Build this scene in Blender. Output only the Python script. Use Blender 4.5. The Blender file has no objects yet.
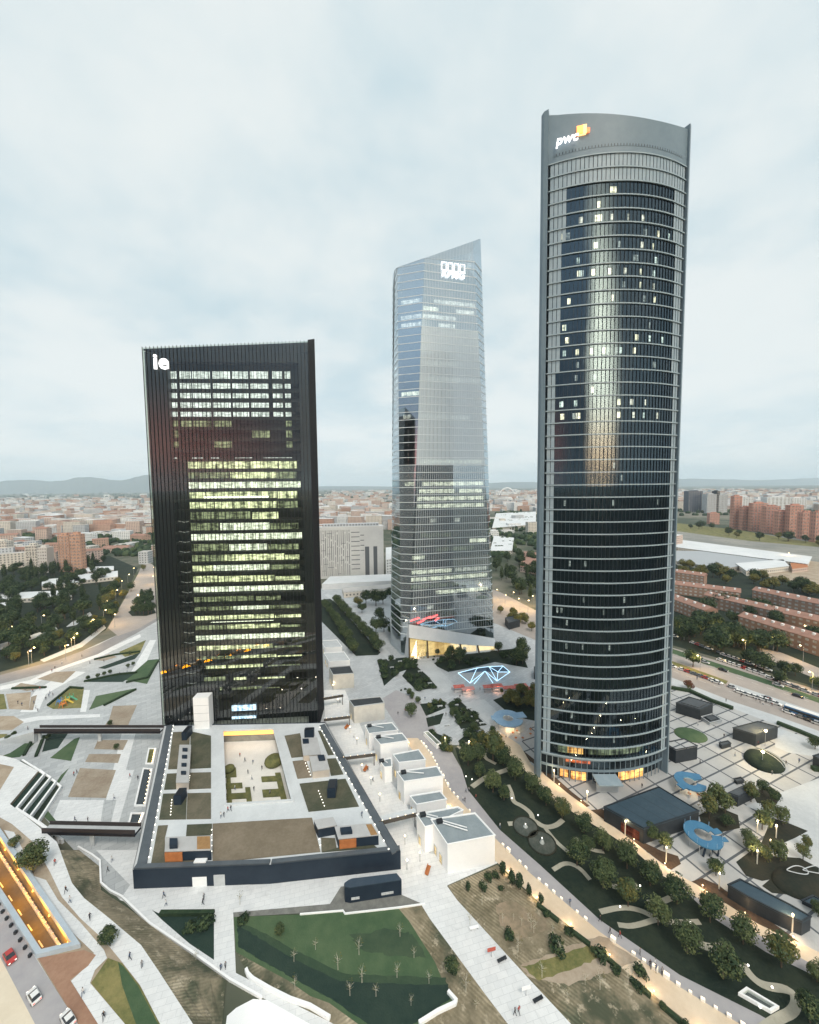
import bpy, bmesh, math, random
from mathutils import Vector, Matrix, Quaternion
from math import radians as RD, sin, cos, pi
scene = bpy.context.scene
COL = scene.collection
rnd = random.Random(11)

# ------------------------------------------------------------------ camera
IMG_W, IMG_H, FPX, CAM_H = 819, 1024, 385.0, 103.0
PITCH, ROLL = RD(3.8), RD(0.6)
_fw = Vector((0, cos(PITCH), -sin(PITCH)))
_u0 = Vector((0, sin(PITCH), cos(PITCH)))
_up = _u0 * cos(ROLL) + Vector((1, 0, 0)) * sin(ROLL)
_rt = Vector((1, 0, 0)) * cos(ROLL) - _u0 * sin(ROLL)
CAM = Vector((0, 0, CAM_H))
cam_data = bpy.data.cameras.new('camera')
cam = bpy.data.objects.new('camera', cam_data)
COL.objects.link(cam)
cam.matrix_world = Matrix(((_rt.x, _up.x, -_fw.x, CAM.x), (_rt.y, _up.y, -_fw.y, CAM.y),
                           (_rt.z, _up.z, -_fw.z, CAM.z), (0, 0, 0, 1)))
cam_data.sensor_fit = 'VERTICAL'
cam_data.sensor_height = 24.0
cam_data.lens = FPX / IMG_H * 24.0
cam_data.clip_start = 1.0
cam_data.clip_end = 200000.0
scene.camera = cam

# ------------------------------------------------------------------ world, sun, exposure
SUN_AZ = Vector((0.33, -0.94, 0)).normalized()       # the bright gap behind the camera
BANK_AZ = Vector((-0.15, -0.99, 0)).normalized()     # middle of the dark cloud bank
RED_AZ = Vector((-0.60, -0.80, 0)).normalized()      # the red end of it
SUN_EL = RD(58)
world = bpy.data.worlds.new('World')
scene.world = world
world.use_nodes = True
wt = world.node_tree
wt.nodes.clear()
def N(t, kind, **kw):
    n = t.nodes.new(kind)
    for k, v in kw.items():
        setattr(n, k, v)
    return n
def mth(t, op, a, b=None, c=None, clamp=False):
    n = N(t, 'ShaderNodeMath', operation=op, use_clamp=clamp)
    for i, x in enumerate((a, b, c)):
        if x is None:
            continue
        if isinstance(x, (int, float)):
            n.inputs[i].default_value = x
        else:
            t.links.new(x, n.inputs[i])
    return n.outputs[0]
def mixc(t, fac, a, b, blend='MIX'):
    n = N(t, 'ShaderNodeMix', data_type='RGBA', blend_type=blend)
    for s, x in ((n.inputs[0], fac), (n.inputs[6], a), (n.inputs[7], b)):
        if isinstance(x, (int, float)):
            s.default_value = x
        elif isinstance(x, (tuple, list)):
            s.default_value = tuple(x[:3]) + (1,)
        else:
            t.links.new(x, s)
    return n.outputs[2]
def sstep(t, x, lo, hi, a=0.0, b=1.0):
    n = N(t, 'ShaderNodeMapRange', interpolation_type='SMOOTHSTEP')
    t.links.new(x, n.inputs[0])
    n.inputs[1].default_value, n.inputs[2].default_value = lo, hi
    n.inputs[3].default_value, n.inputs[4].default_value = a, b
    return n.outputs[0]
def noise(t, vec, scale, detail=4.0, rough=0.55, dist=0.0):
    n = N(t, 'ShaderNodeTexNoise')
    n.inputs['Scale'].default_value = scale
    n.inputs['Detail'].default_value = detail
    n.inputs['Roughness'].default_value = rough
    n.inputs['Distortion'].default_value = dist
    if vec is not None:
        t.links.new(vec, n.inputs['Vector'])
    return n.outputs['Fac']
tc = N(wt, 'ShaderNodeTexCoord')
sep = N(wt, 'ShaderNodeSeparateXYZ')
wt.links.new(tc.outputs['Generated'], sep.inputs[0])
dx, dy, dz = sep.outputs
zp = mth(wt, 'MAXIMUM', dz, 0.0)
den = mth(wt, 'ADD', zp, 0.22)
comb = N(wt, 'ShaderNodeCombineXYZ')
wt.links.new(mth(wt, 'DIVIDE', dx, den), comb.inputs[0])
wt.links.new(mth(wt, 'DIVIDE', dy, den), comb.inputs[1])
cl1 = noise(wt, comb.outputs[0], 0.85, 7.0, 0.52, 0.35)
cl2 = noise(wt, comb.outputs[0], 2.6, 6.0, 0.55, 0.2)
cloud = mth(wt, 'ADD', mth(wt, 'MULTIPLY', cl1, 0.72), mth(wt, 'MULTIPLY', cl2, 0.28))
cmask = sstep(wt, cloud, 0.40, 0.62)
sky = N(wt, 'ShaderNodeTexSky', sky_type='NISHITA')
sky.sun_disc = False
sky.sun_elevation = SUN_EL   # a high bright patch of the overcast
sky.sun_rotation = math.atan2(SUN_AZ.x, SUN_AZ.y)
sky.altitude = 650
sky.air_density = 1.0
sky.dust_density = 2.0
grey = mixc(wt, cmask, (6.45, 6.85, 6.8), (4.35, 5.5, 5.95))
grey = mixc(wt, 0.06, grey, sky.outputs[0])
# paler towards the zenith overcast, bluer band just above the horizon
lowb = sstep(wt, dz, 0.0, 0.30, 1.0, 0.0)
grey = mixc(wt, mth(wt, 'MULTIPLY', lowb, 0.5), grey, (6.7, 7.1, 7.1))
# the sunset quarter behind the camera: a dark bank of cloud with a bright gap in it
back = mth(wt, 'ADD', mth(wt, 'MULTIPLY', dx, BANK_AZ.x), mth(wt, 'MULTIPLY', dy, BANK_AZ.y))
redd = mth(wt, 'ADD', mth(wt, 'MULTIPLY', dx, RED_AZ.x), mth(wt, 'MULTIPLY', dy, RED_AZ.y))
sund = mth(wt, 'ADD', mth(wt, 'MULTIPLY', dx, SUN_AZ.x), mth(wt, 'MULTIPLY', dy, SUN_AZ.y))
bmask = mth(wt, 'MULTIPLY', sstep(wt, back, 0.70, 0.89), sstep(wt, dz, 0.62, 0.95, 1.0, 0.0))
bankn = noise(wt, tc.outputs['Generated'], 4.0, 5.0, 0.6, 0.4)
bank = mixc(wt, sstep(wt, bankn, 0.35, 0.7), (1.2, 1.6, 2.1), (2.5, 2.7, 3.1))
side = mth(wt, 'SUBTRACT', mth(wt, 'MULTIPLY', dx, -SUN_AZ.y), mth(wt, 'MULTIPLY', dy, -SUN_AZ.x))
wob = mth(wt, 'ADD', side, mth(wt, 'MULTIPLY', mth(wt, 'SUBTRACT', bankn, 0.5), 0.25))
gap = sstep(wt, mth(wt, 'ABSOLUTE', wob), 0.10, 0.30, 1.0, 0.0)
gap = mth(wt, 'MULTIPLY', mth(wt, 'MULTIPLY', gap, sstep(wt, dz, 0.34, 0.70, 1.0, 0.10)), sstep(wt, sund, 0.2, 0.5))
gapc = mixc(wt, sstep(wt, dz, 0.03, 0.22), (80.0, 48.0, 26.0), (80.0, 72.0, 54.0))
glow = mth(wt, 'MULTIPLY', sstep(wt, dz, 0.07, 0.24, 1.0, 0.0), sstep(wt, redd, 0.86, 0.985))
bank = mixc(wt, mth(wt, 'MULTIPLY', glow, mth(wt, 'SUBTRACT', 0.6, mth(wt, 'MULTIPLY', gap, 0.6))), bank, (15.0, 5.0, 3.6))
bank = mixc(wt, sstep(wt, dz, 0.12, 0.50, 0.0, 0.85), bank, (4.6, 6.3, 8.0))
bank = mixc(wt, gap, bank, gapc)
skycol = mixc(wt, bmask, grey, bank)
bg = N(wt, 'ShaderNodeBackground')
bg.inputs['Strength'].default_value = 0.10
wt.links.new(skycol, bg.inputs['Color'])
wo = N(wt, 'ShaderNodeOutputWorld')
wt.links.new(bg.outputs[0], wo.inputs['Surface'])

sun_l = bpy.data.lights.new('sun', 'SUN')
sun_l.energy = 1.5
sun_l.angle = RD(18)
sun_l.color = (1.0, 0.92, 0.82)
sun = bpy.data.objects.new('sun', sun_l)
COL.objects.link(sun)
sdir = Vector((SUN_AZ.x * cos(SUN_EL), SUN_AZ.y * cos(SUN_EL), sin(SUN_EL)))
sun.rotation_euler = (-sdir).to_track_quat('-Z', 'Y').to_euler()
sun.location = sdir * 400

vs = scene.view_settings
scene.display_settings.display_device = 'sRGB'
vs.view_transform = 'Standard'
vs.look = 'None'
vs.gamma = 1.0
vs.use_curve_mapping = False
vs.exposure = 0.45
scene.render.engine = 'CYCLES'
scene.cycles.use_denoising = True
scene.cycles.max_bounces = 8
scene.cycles.transparent_max_bounces = 16
scene.cycles.sample_clamp_indirect = 14.0
HAZE_DENSITY = 6e-5
scene.cycles.volume_bounces = 2
scene.cycles.caustics_reflective = False
scene.cycles.caustics_refractive = False

# ------------------------------------------------------------------ helpers
def ray(px, py):
    return _fw + _rt * ((px - IMG_W / 2) / FPX) - _up * ((py - IMG_H / 2) / FPX)
def G(px, py, z=0.0):
    """world point at height z that this pixel of the survey photo looks at"""
    d = ray(px, py)
    return CAM + d * ((z - CAM_H) / d.z)
def proj(p):
    v = Vector(p) - CAM
    d = v.dot(_fw)
    return (IMG_W / 2 + FPX * v.dot(_rt) / d, IMG_H / 2 - FPX * v.dot(_up) / d)
def zat(py, base):
    lo, hi = -20.0, 500.0
    for _ in range(50):
        m = (lo + hi) / 2
        if proj((base[0], base[1], m))[1] > py: lo = m
        else: hi = m
    return lo

MATS = {}
def mat(name, c, c2=None, scale=0.2, rough=0.8, metal=0.0, detail=5.0, bump=0.0, bscale=None, spec=0.3,
        lo=0.35, hi=0.65, emit=None, estr=0.0, coord='Object'):
    if name in MATS:
        return MATS[name]
    m = bpy.data.materials.new(name)
    m.use_nodes = True
    t = m.node_tree
    p = t.nodes['Principled BSDF']
    p.inputs['Roughness'].default_value = rough
    p.inputs['Metallic'].default_value = metal
    p.inputs['Specular IOR Level'].default_value = spec
    vec = None
    if c2 is not None or bump:
        vec = N(t, 'ShaderNodeTexCoord').outputs[coord]
    if c2 is not None:
        a = noise(t, vec, scale, detail, 0.6)
        b = noise(t, vec, scale * 9.0, 3.0, 0.6)
        f = mth(t, 'ADD', mth(t, 'MULTIPLY', a, 0.7), mth(t, 'MULTIPLY', b, 0.3))
        t.links.new(mixc(t, sstep(t, f, lo, hi), c, c2), p.inputs['Base Color'])
    else:
        p.inputs['Base Color'].default_value = tuple(c) + (1,)
    if bump:
        bn = N(t, 'ShaderNodeBump')
        bn.inputs['Strength'].default_value = bump
        bn.inputs['Distance'].default_value = 0.3
        t.links.new(noise(t, vec, bscale or scale * 6, 4.0), bn.inputs['Height'])
        t.links.new(bn.outputs[0], p.inputs['Normal'])
    if emit is not None:
        p.inputs['Emission Color'].default_value = tuple(emit) + (1,)
        p.inputs['Emission Strength'].default_value = estr
    MATS[name] = m
    return m
def srgb(r, g, b):
    def f(c):
        c /= 255.0
        return c / 12.92 if c <= 0.04045 else ((c + 0.055) / 1.055) ** 2.4
    return (f(r), f(g), f(b))

ORG = {}
def tag(o, label=None, cat=None, group=None, kind=None):
    if label: o['label'] = label
    if cat: o['category'] = cat
    if group: o['group'] = group
    if kind: o['kind'] = kind
    return o
def empty(name, loc, label=None, cat=None, group=None):
    o = bpy.data.objects.new(name, None)
    o.empty_display_size = 0.5
    o.location = loc
    COL.objects.link(o)
    ORG[o.name] = Vector(loc)
    return tag(o, label, cat, group)

class MB:
    """collects faces and links them as ONE mesh object"""
    def __init__(s):
        s.v, s.f, s.m = [], [], []
    def poly(s, pts, m=0):
        n = len(s.v)
        s.v.extend([tuple(p) for p in pts])
        s.f.append(list(range(n, n + len(pts))))
        s.m.append(m)
        return s
    def strip(s, a, b, m=0, close=False):
        n = len(a)
        for i in range(n if close else n - 1):
            j = (i + 1) % n
            s.poly([a[i], a[j], b[j], b[i]], m)
        return s
    def prism(s, pts, z0, z1, m=0, mtop=None, bottom=False):
        """vertical prism on a 2-D outline"""
        p = [Vector((q[0], q[1])) for q in pts]
        ar = sum(p[i].x * p[(i + 1) % len(p)].y - p[(i + 1) % len(p)].x * p[i].y for i in range(len(p)))
        if ar < 0: p.reverse()
        n, k = len(s.v), len(p)
        s.v.extend([(q.x, q.y, z0) for q in p] + [(q.x, q.y, z1) for q in p])
        for i in range(k):
            j = (i + 1) % k
            s.f.append([n + i, n + j, n + k + j, n + k + i]); s.m.append(m)
        s.f.append([n + k + i for i in range(k)]); s.m.append(m if mtop is None else mtop)
        if bottom:
            s.f.append([n + i for i in range(k)][::-1]); s.m.append(m)
        return s
    def box(s, c, size, rz=0.0, m=0, mtop=None):
        """box standing on c = centre of its base"""
        hx, hy = size[0] / 2, size[1] / 2
        ca, sa = cos(rz), sin(rz)
        pts = [(c[0] + x * ca - y * sa, c[1] + x * sa + y * ca) for x, y in ((-hx, -hy), (hx, -hy), (hx, hy), (-hx, hy))]
        return s.prism(pts, c[2], c[2] + size[2], m, mtop, True)
    def tube(s, p0, p1, r0, r1=None, n=8, m=0, cap=True):
        r1 = r0 if r1 is None else r1
        p0, p1 = Vector(p0), Vector(p1)
        d = (p1 - p0).normalized()
        a = d.orthogonal().normalized()
        b = d.cross(a)
        k = len(s.v)
        for p, r in ((p0, r0), (p1, r1)):
            for i in range(n):
                t = 2 * pi * i / n
                s.v.append(tuple(p + a * (r * cos(t)) + b * (r * sin(t))))
        for i in range(n):
            j = (i + 1) % n
            s.f.append([k + i, k + j, k + n + j, k + n + i]); s.m.append(m)
        if cap:
            s.f.append([k + n + i for i in range(n)]); s.m.append(m)
            s.f.append([k + i for i in range(n)][::-1]); s.m.append(m)
        return s
    def rings(s, rings, m=0, cap=True):
        """loft through closed rings of equal length"""
        k, n = len(s.v), len(rings[0])
        for r in rings: s.v.extend([tuple(p) for p in r])
        for a in range(len(rings) - 1):
            for i in range(n):
                j = (i + 1) % n
                s.f.append([k + a * n + i, k + a * n + j, k + (a + 1) * n + j, k + (a + 1) * n + i]); s.m.append(m)
        if cap:
            s.f.append([k + i for i in range(n)][::-1]); s.m.append(m)
            s.f.append([k + (len(rings) - 1) * n + i for i in range(n)]); s.m.append(m)
        return s
    def ball(s, c, r, n=8, k=5, m=0, sz=1.0):
        rr = []
        for a in range(k + 1):
            th = pi * (0.02 + 0.96 * a / k)
            rr.append([(c[0] + r * sin(th) * cos(2 * pi * i / n), c[1] + r * sin(th) * sin(2 * pi * i / n), c[2] - sz * r * cos(th)) for i in range(n)])
        return s.rings(rr, m)
    def ribbon(s, pts, w, z0, z1, m=0, mtop=None, close=False):
        """wall of width w along a 2-D line"""
        L, Rr = offset_line(pts, w / 2, close), offset_line(pts, -w / 2, close)
        n = len(pts)
        for i in range(n if close else n - 1):
            j = (i + 1) % n
            s.prism([L[i], Rr[i], Rr[j], L[j]], z0, z1, m, mtop)
        return s
    def band(s, lo, hi, ms):
        """one connected strip whose cells take materials ms in turn"""
        k, n = len(s.v), len(lo)
        s.v.extend([tuple(p) for p in lo] + [tuple(p) for p in hi])
        for i in range(n - 1):
            s.f.append([k + i, k + i + 1, k + n + i + 1, k + n + i]); s.m.append(ms[i % len(ms)])
        return s
    def build(s, name, mats, parent=None, org=None, smooth=False):
        if not isinstance(mats, (list, tuple)): mats = [mats]
        o0 = Vector((0, 0, 0))
        if parent is not None:
            o0 = ORG.get(parent.name, Vector((0, 0, 0)))
        elif org is not None:
            o0 = Vector(org)
        me = bpy.data.meshes.new(name)
        me.from_pydata([(x - o0.x, y - o0.y, z - o0.z) for x, y, z in s.v], [], s.f)
        for mm in mats: me.materials.append(mm)
        me.polygons.foreach_set('material_index', s.m)
        if smooth:
            me.polygons.foreach_set('use_smooth', [True] * len(s.f))
        me.update()
        o = bpy.data.objects.new(name, me)
        COL.objects.link(o)
        if parent is not None:
            o.parent = parent
            ORG[o.name] = o0
        else:
            o.location = o0
            ORG[o.name] = o0
        return o
def offset_line(pts, d, close=False):
    P = [Vector((p[0], p[1])) for p in pts]
    out, n = [], len(P)
    for i in range(n):
        a = P[i - 1] if (i > 0 or close) else None
        c = P[(i + 1) % n] if (i < n - 1 or close) else None
        t1 = (P[i] - a).normalized() if a is not None else None
        t2 = (c - P[i]).normalized() if c is not None else None
        if t1 is None: t1 = t2
        if t2 is None: t2 = t1
        n1, n2 = Vector((-t1.y, t1.x)), Vector((-t2.y, t2.x))
        b = n1 + n2
        if b.length < 1e-6: b = n1
        b.normalize()
        out.append(P[i] + b * (d / max(0.35, b.dot(n1))))
    return out
def pw(pxs, z=0.0):
    """list of photo pixels -> world points at height z"""
    return [G(x, y, z) for x, y in pxs]
_sh = [0]
def sheet(name, pxs, z, m, kind='structure', base=None, label=None):
    """a flat piece of ground: its outline surveyed at height base, laid at height z"""
    p = pw(pxs, z if base is None else base)
    _sh[0] += 1
    z += 0.0003 * _sh[0] % 0.0237
    p = [Vector((q.x, q.y, z)) for q in p]
    ar = sum(p[i].x * p[(i + 1) % len(p)].y - p[(i + 1) % len(p)].x * p[i].y for i in range(len(p)))
    if ar < 0: p.reverse()
    o = MB().poly(p).build(name, m)
    if kind: o['kind'] = kind
    if label: o['label'] = label
    return o
def ragged(pxs, amp=1.2, n=5, seed=1):
    """a planted or painted edge: the outline broken up and made uneven"""
    q = random.Random(seed); out = []
    for i in range(len(pxs)):
        a, b = pxs[i], pxs[(i + 1) % len(pxs)]
        for k in range(n):
            f = k / n
            out.append((a[0] + (b[0] - a[0]) * f + q.uniform(-amp, amp) * 1.3, a[1] + (b[1] - a[1]) * f + q.uniform(-amp, amp) * .8))
    return out
def path(name, pxs, w, z, m, base=0.0, closed=False):
    """a strip of path of world width w along a surveyed line, smoothed"""
    p = [Vector((q.x, q.y)) for q in pw(pxs, base)]
    _sh[0] += 1
    z += 0.0003 * _sh[0] % 0.0237
    for _ in range(2):
        q = [p[0]]
        for i in range(len(p) - 1):
            q += [p[i] * 0.75 + p[i + 1] * 0.25, p[i] * 0.25 + p[i + 1] * 0.75]
        p = q + [p[-1]]
    L, Rr = offset_line(p, w / 2), offset_line(p, -w / 2)
    mb = MB()
    for i in range(len(p) - 1):
        mb.poly([(Rr[i].x, Rr[i].y, z), (Rr[i + 1].x, Rr[i + 1].y, z), (L[i + 1].x, L[i + 1].y, z), (L[i].x, L[i].y, z)])
    o = mb.build(name, m)
    o['kind'] = 'structure'
    return o
def kids(o): return [c for c in COL.objects if c.parent == o]
KIDS = {}
def dup(root, loc, rz=0.0, s=1.0, label=None, group=None):
    """a copy of a thing with copies of its parts and sub-parts"""
    if root.name not in KIDS:
        KIDS[root.name] = [(c, kids(c)) for c in kids(root)]
    r = root.copy(); COL.objects.link(r)
    r.location = loc; r.rotation_euler = (0, 0, rz); r.scale = (s, s, s)
    if label: r['label'] = label
    if group: r['group'] = group
    for c, gs in KIDS[root.name]:
        d = c.copy(); COL.objects.link(d); d.parent = r
        for g in gs:
            e = g.copy(); COL.objects.link(e); e.parent = d
    return r
class Proto:
    """first use moves the thing itself, later uses copy it"""
    def __init__(s, root): s.root, s.used = root, False
    def put(s, loc, rz=0.0, sc=1.0, label=None, group=None):
        if not s.used:
            s.used = True
            KIDS[s.root.name] = [(c, kids(c)) for c in kids(s.root)]
            r = s.root
            r.location = loc; r.rotation_euler = (0, 0, rz); r.scale = (sc, sc, sc)
            if label: r['label'] = label
            if group: r['group'] = group
            return r
        return dup(s.root, loc, rz, sc, label, group)
def text_mesh(body, size, extrude=0.05, shear=0.0, bold=0.0, space=1.0):
    """letters as a mesh (verts, faces) in the XY plane"""
    cu = bpy.data.curves.new('text', 'FONT')
    cu.body = body; cu.size = size; cu.extrude = extrude; cu.shear = shear; cu.offset = bold
    cu.space_character = space; cu.resolution_u = 3
    o = bpy.data.objects.new('text', cu)
    COL.objects.link(o)
    dg = bpy.context.evaluated_depsgraph_get()
    me = o.evaluated_get(dg).to_mesh()
    vs_ = [Vector(v.co) for v in me.vertices]
    fs_ = [list(p.vertices) for p in me.polygons]
    o.evaluated_get(dg).to_mesh_clear()
    bpy.data.objects.remove(o); bpy.data.curves.remove(cu)
    return vs_, fs_
def letters(name, body, size, origin, ax, ay, m, parent, **kw):
    vs_, fs_ = text_mesh(body, size, **kw)
    az = ax.cross(ay)
    mb = MB()
    mb.v = [tuple(Vector(origin) + ax * v.x + ay * v.y + az * v.z) for v in vs_]
    mb.f = fs_; mb.m = [0] * len(fs_)
    return mb.build(name, m, parent)
ORDS = ['first', 'second', 'third', 'fourth', 'fifth', 'sixth', 'seventh', 'eighth', 'ninth', 'tenth', 'eleventh', 'twelfth',
        'thirteenth', 'fourteenth', 'fifteenth', 'sixteenth', 'seventeenth', 'eighteenth', 'nineteenth', 'twentieth']
def ordn(i):
    if i < 20: return ORDS[i]
    tens = {2: 'twenty', 3: 'thirty', 4: 'forty', 5: 'fifty', 6: 'sixty'}
    a, b = divmod(i + 1, 10)
    if b == 0: return {2: 'twentieth', 3: 'thirtieth', 4: 'fortieth', 5: 'fiftieth', 6: 'sixtieth'}[a]
    return tens[a] + '-' + ORDS[b - 1]
def glass(name, refl, tint, rough=0.015, edge=0.75, rtint=(1, 1, 1)):
    """coated facade glass: mirrors by angle, lets tinted light through"""
    if name in MATS: return MATS[name]
    m = bpy.data.materials.new(name); m.use_nodes = True
    t = m.node_tree; t.nodes.clear()
    lw = N(t, 'ShaderNodeLayerWeight'); lw.inputs[0].default_value = 0.5
    f5 = mth(t, 'POWER', lw.outputs['Facing'], 4.0)
    fac = mth(t, 'ADD', refl, mth(t, 'MULTIPLY', f5, edge - refl))
    gl = N(t, 'ShaderNodeBsdfGlossy'); gl.inputs['Roughness'].default_value = rough
    gl.inputs['Color'].default_value = tuple(rtint) + (1,)
    tr = N(t, 'ShaderNodeBsdfTransparent'); tr.inputs['Color'].default_value = tuple(tint) + (1,)
    mx = N(t, 'ShaderNodeMixShader')
    t.links.new(fac, mx.inputs[0]); t.links.new(tr.outputs[0], mx.inputs[1]); t.links.new(gl.outputs[0], mx.inputs[2])
    o = N(t, 'ShaderNodeOutputMaterial'); t.links.new(mx.outputs[0], o.inputs[0])
    MATS[name] = m
    return m
def lit(name, c, s, c2=None, scale=0.8, floor=0.35):
    """lit room seen through a window: bays of uneven brightness, blinds, furniture and people"""
    if name in MATS: return MATS[name]
    m = bpy.data.materials.new(name); m.use_nodes = True
    t = m.node_tree; t.nodes.clear()
    v = N(t, 'ShaderNodeTexCoord').outputs['Object']
    mp = N(t, 'ShaderNodeMapping'); mp.inputs['Scale'].default_value = (1.0, 1.0, 0.08)
    t.links.new(v, mp.inputs[0])
    mq = N(t, 'ShaderNodeMapping'); mq.inputs['Scale'].default_value = (0.5, 0.5, 1.6)
    t.links.new(v, mq.inputs[0])
    n1 = sstep(t, noise(t, mp.outputs[0], scale * 1.3, 3.0, 0.75), 0.36, 0.60)
    n2 = sstep(t, noise(t, mq.outputs[0], scale * 1.1, 4.0, 0.7), 0.38, 0.58)
    f = mth(t, 'ADD', mth(t, 'MULTIPLY', n1, 0.55), mth(t, 'MULTIPLY', n2, 0.45))
    e = N(t, 'ShaderNodeEmission')
    t.links.new(mixc(t, f, c2 or tuple(x * 0.3 for x in c), c), e.inputs[0])
    t.links.new(mth(t, 'MULTIPLY', mth(t, 'ADD', mth(t, 'MULTIPLY', f, 1 - floor), floor), s), e.inputs[1])
    o = N(t, 'ShaderNodeOutputMaterial'); t.links.new(e.outputs[0], o.inputs[0])
    MATS[name] = m
    return m
LAMPS = {}
def lamp_light(parent, loc, power, color=(1.0, 0.72, 0.38), r=0.25):
    key = (round(power), color)
    if key not in LAMPS:
        l = bpy.data.lights.new('lamp_light', 'POINT')
        l.energy = power; l.color = color; l.shadow_soft_size = r
        LAMPS[key] = l
    o = bpy.data.objects.new('lamp_light', LAMPS[key])
    COL.objects.link(o)
    o.location = loc
    if parent is not None: o.parent = parent
    return o

def hit(px, py, p0, n):
    """where the sight line through a pixel meets the plane (p0, n)"""
    d = ray(px, py)
    return CAM + d * ((Vector(p0) - CAM).dot(n) / d.dot(n))
# ------------------------------------------------------------------ materials of the ground
M_earth = mat('far_ground', (0.055, 0.07, 0.045), (0.19, 0.175, 0.14), 0.0035, 0.95, detail=8, lo=0.42, hi=0.6)
M_soil = mat('dry_soil', (0.34, 0.26, 0.18), (0.17, 0.145, 0.095), 0.09, 0.95, detail=8, bump=0.6, bscale=1.2)
M_soil2 = mat('sandy_soil', (0.42, 0.35, 0.27), (0.30, 0.235, 0.17), 0.12, 0.95, detail=8)
M_bed = mat('planting_bed', (0.35, 0.30, 0.235), (0.255, 0.20, 0.15), 0.15, 0.95, detail=8, bump=0.3)
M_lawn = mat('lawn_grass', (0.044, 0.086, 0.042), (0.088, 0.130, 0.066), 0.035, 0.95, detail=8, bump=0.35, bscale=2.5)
M_lawn_d = mat('dark_and_shadow_grass', (0.014, 0.032, 0.026), (0.026, 0.046, 0.034), 0.05, 0.95, detail=8, bump=0.4, bscale=2.5)  # dark grass of the beds, also the painted shadow on the lawn
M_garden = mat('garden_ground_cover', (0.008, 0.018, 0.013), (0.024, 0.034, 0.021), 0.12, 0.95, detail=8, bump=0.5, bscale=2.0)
M_dry = mat('dry_grass', (0.24, 0.21, 0.085), (0.10, 0.115, 0.04), 0.12, 0.95, detail=8, bump=0.6, bscale=1.5)
M_asph = mat('asphalt', (0.21, 0.205, 0.21), (0.27, 0.26, 0.26), 0.08, 0.85, detail=8)
M_asph2 = mat('promenade_asphalt', (0.31, 0.30, 0.315), (0.38, 0.365, 0.37), 0.06, 0.85, detail=8)
M_beige = mat('warm_pavers', (0.58, 0.46, 0.33), (0.66, 0.55, 0.42), 0.10, 0.85, detail=8)
M_line = mat('road_paint', (0.8, 0.8, 0.78), (0.6, 0.6, 0.58), 1.0, 0.7)
M_white = mat('white_render', (0.86, 0.86, 0.86), (0.81, 0.815, 0.82), 0.15, 0.8)
M_conc = mat('pale_concrete', (0.52, 0.54, 0.55), (0.43, 0.45, 0.465), 0.12, 0.85, detail=8)
M_gravel = mat('grey_gravel', (0.22, 0.22, 0.20), (0.15, 0.15, 0.14), 0.6, 0.95, detail=8)
M_red_soil = mat('red_brown_soil', (0.27, 0.15, 0.10), (0.36, 0.22, 0.15), 0.12, 0.95, detail=8)

def paver_mat(name, c, c2, joint, sx, sy, rot, off=0.0, mortar=0.02, org=(0, 0, 0)):
    """slabs with open joints"""
    m = bpy.data.materials.new(name); m.use_nodes = True
    t = m.node_tree; p = t.nodes['Principled BSDF']
    p.inputs['Roughness'].default_value = 0.75
    p.inputs['Specular IOR Level'].default_value = 0.3
    v = N(t, 'ShaderNodeTexCoord').outputs['Object']
    mp = N(t, 'ShaderNodeMapping', vector_type='POINT')
    mp.inputs['Rotation'].default_value = (0, 0, -rot)
    t.links.new(v, mp.inputs[0])
    b = N(t, 'ShaderNodeTexBrick', offset=off)
    b.inputs['Scale'].default_value = 1.0
    b.inputs['Brick Width'].default_value = sx
    b.inputs['Row Height'].default_value = sy
    b.inputs['Mortar Size'].default_value = mortar
    b.inputs['Mortar Smooth'].default_value = 0.1
    b.inputs['Color1'].default_value = tuple(c) + (1,)
    b.inputs['Color2'].default_value = tuple(c2) + (1,)
    b.inputs['Mortar'].default_value = tuple(joint) + (1,)
    t.links.new(mp.outputs[0], b.inputs['Vector'])
    n1 = noise(t, v, 0.045, 9.0, 0.65)
    n2 = noise(t, v, 0.7, 5.0, 0.65)
    n3 = sstep(t, noise(t, v, 0.16, 7.0, 0.7, 0.8), 0.56, 0.68)
    k = mth(t, 'ADD', mth(t, 'MULTIPLY', n1, 0.45), mth(t, 'ADD', mth(t, 'MULTIPLY', n2, 0.22), 0.66))
    k = mth(t, 'SUBTRACT', k, mth(t, 'MULTIPLY', n3, 0.10))
    cc = N(t, 'ShaderNodeVectorMath', operation='SCALE')
    t.links.new(b.outputs['Color'], cc.inputs[0]); t.links.new(k, cc.inputs['Scale'])
    t.links.new(cc.outputs[0], p.inputs['Base Color'])
    return m
_a, _b = G(703, 766), G(745, 784)
PLAZA_ROT = math.atan2(_b.y - _a.y, _b.x - _a.x)
M_plaza = paver_mat('plaza_slabs', (0.47, 0.465, 0.455), (0.37, 0.375, 0.375), (0.085, 0.095, 0.11), 9.0, 5.2, RD(23), 0.0, 0.30)
M_pave = paver_mat('white_paving', (0.69, 0.695, 0.695), (0.635, 0.645, 0.65), (0.50, 0.51, 0.52), 2.4, 1.2, RD(14), 0.5, 0.03)
M_pave2 = paver_mat('grey_paving', (0.47, 0.49, 0.505), (0.40, 0.42, 0.44), (0.28, 0.30, 0.32), 3.0, 1.5, RD(40), 0.5, 0.04)

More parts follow.
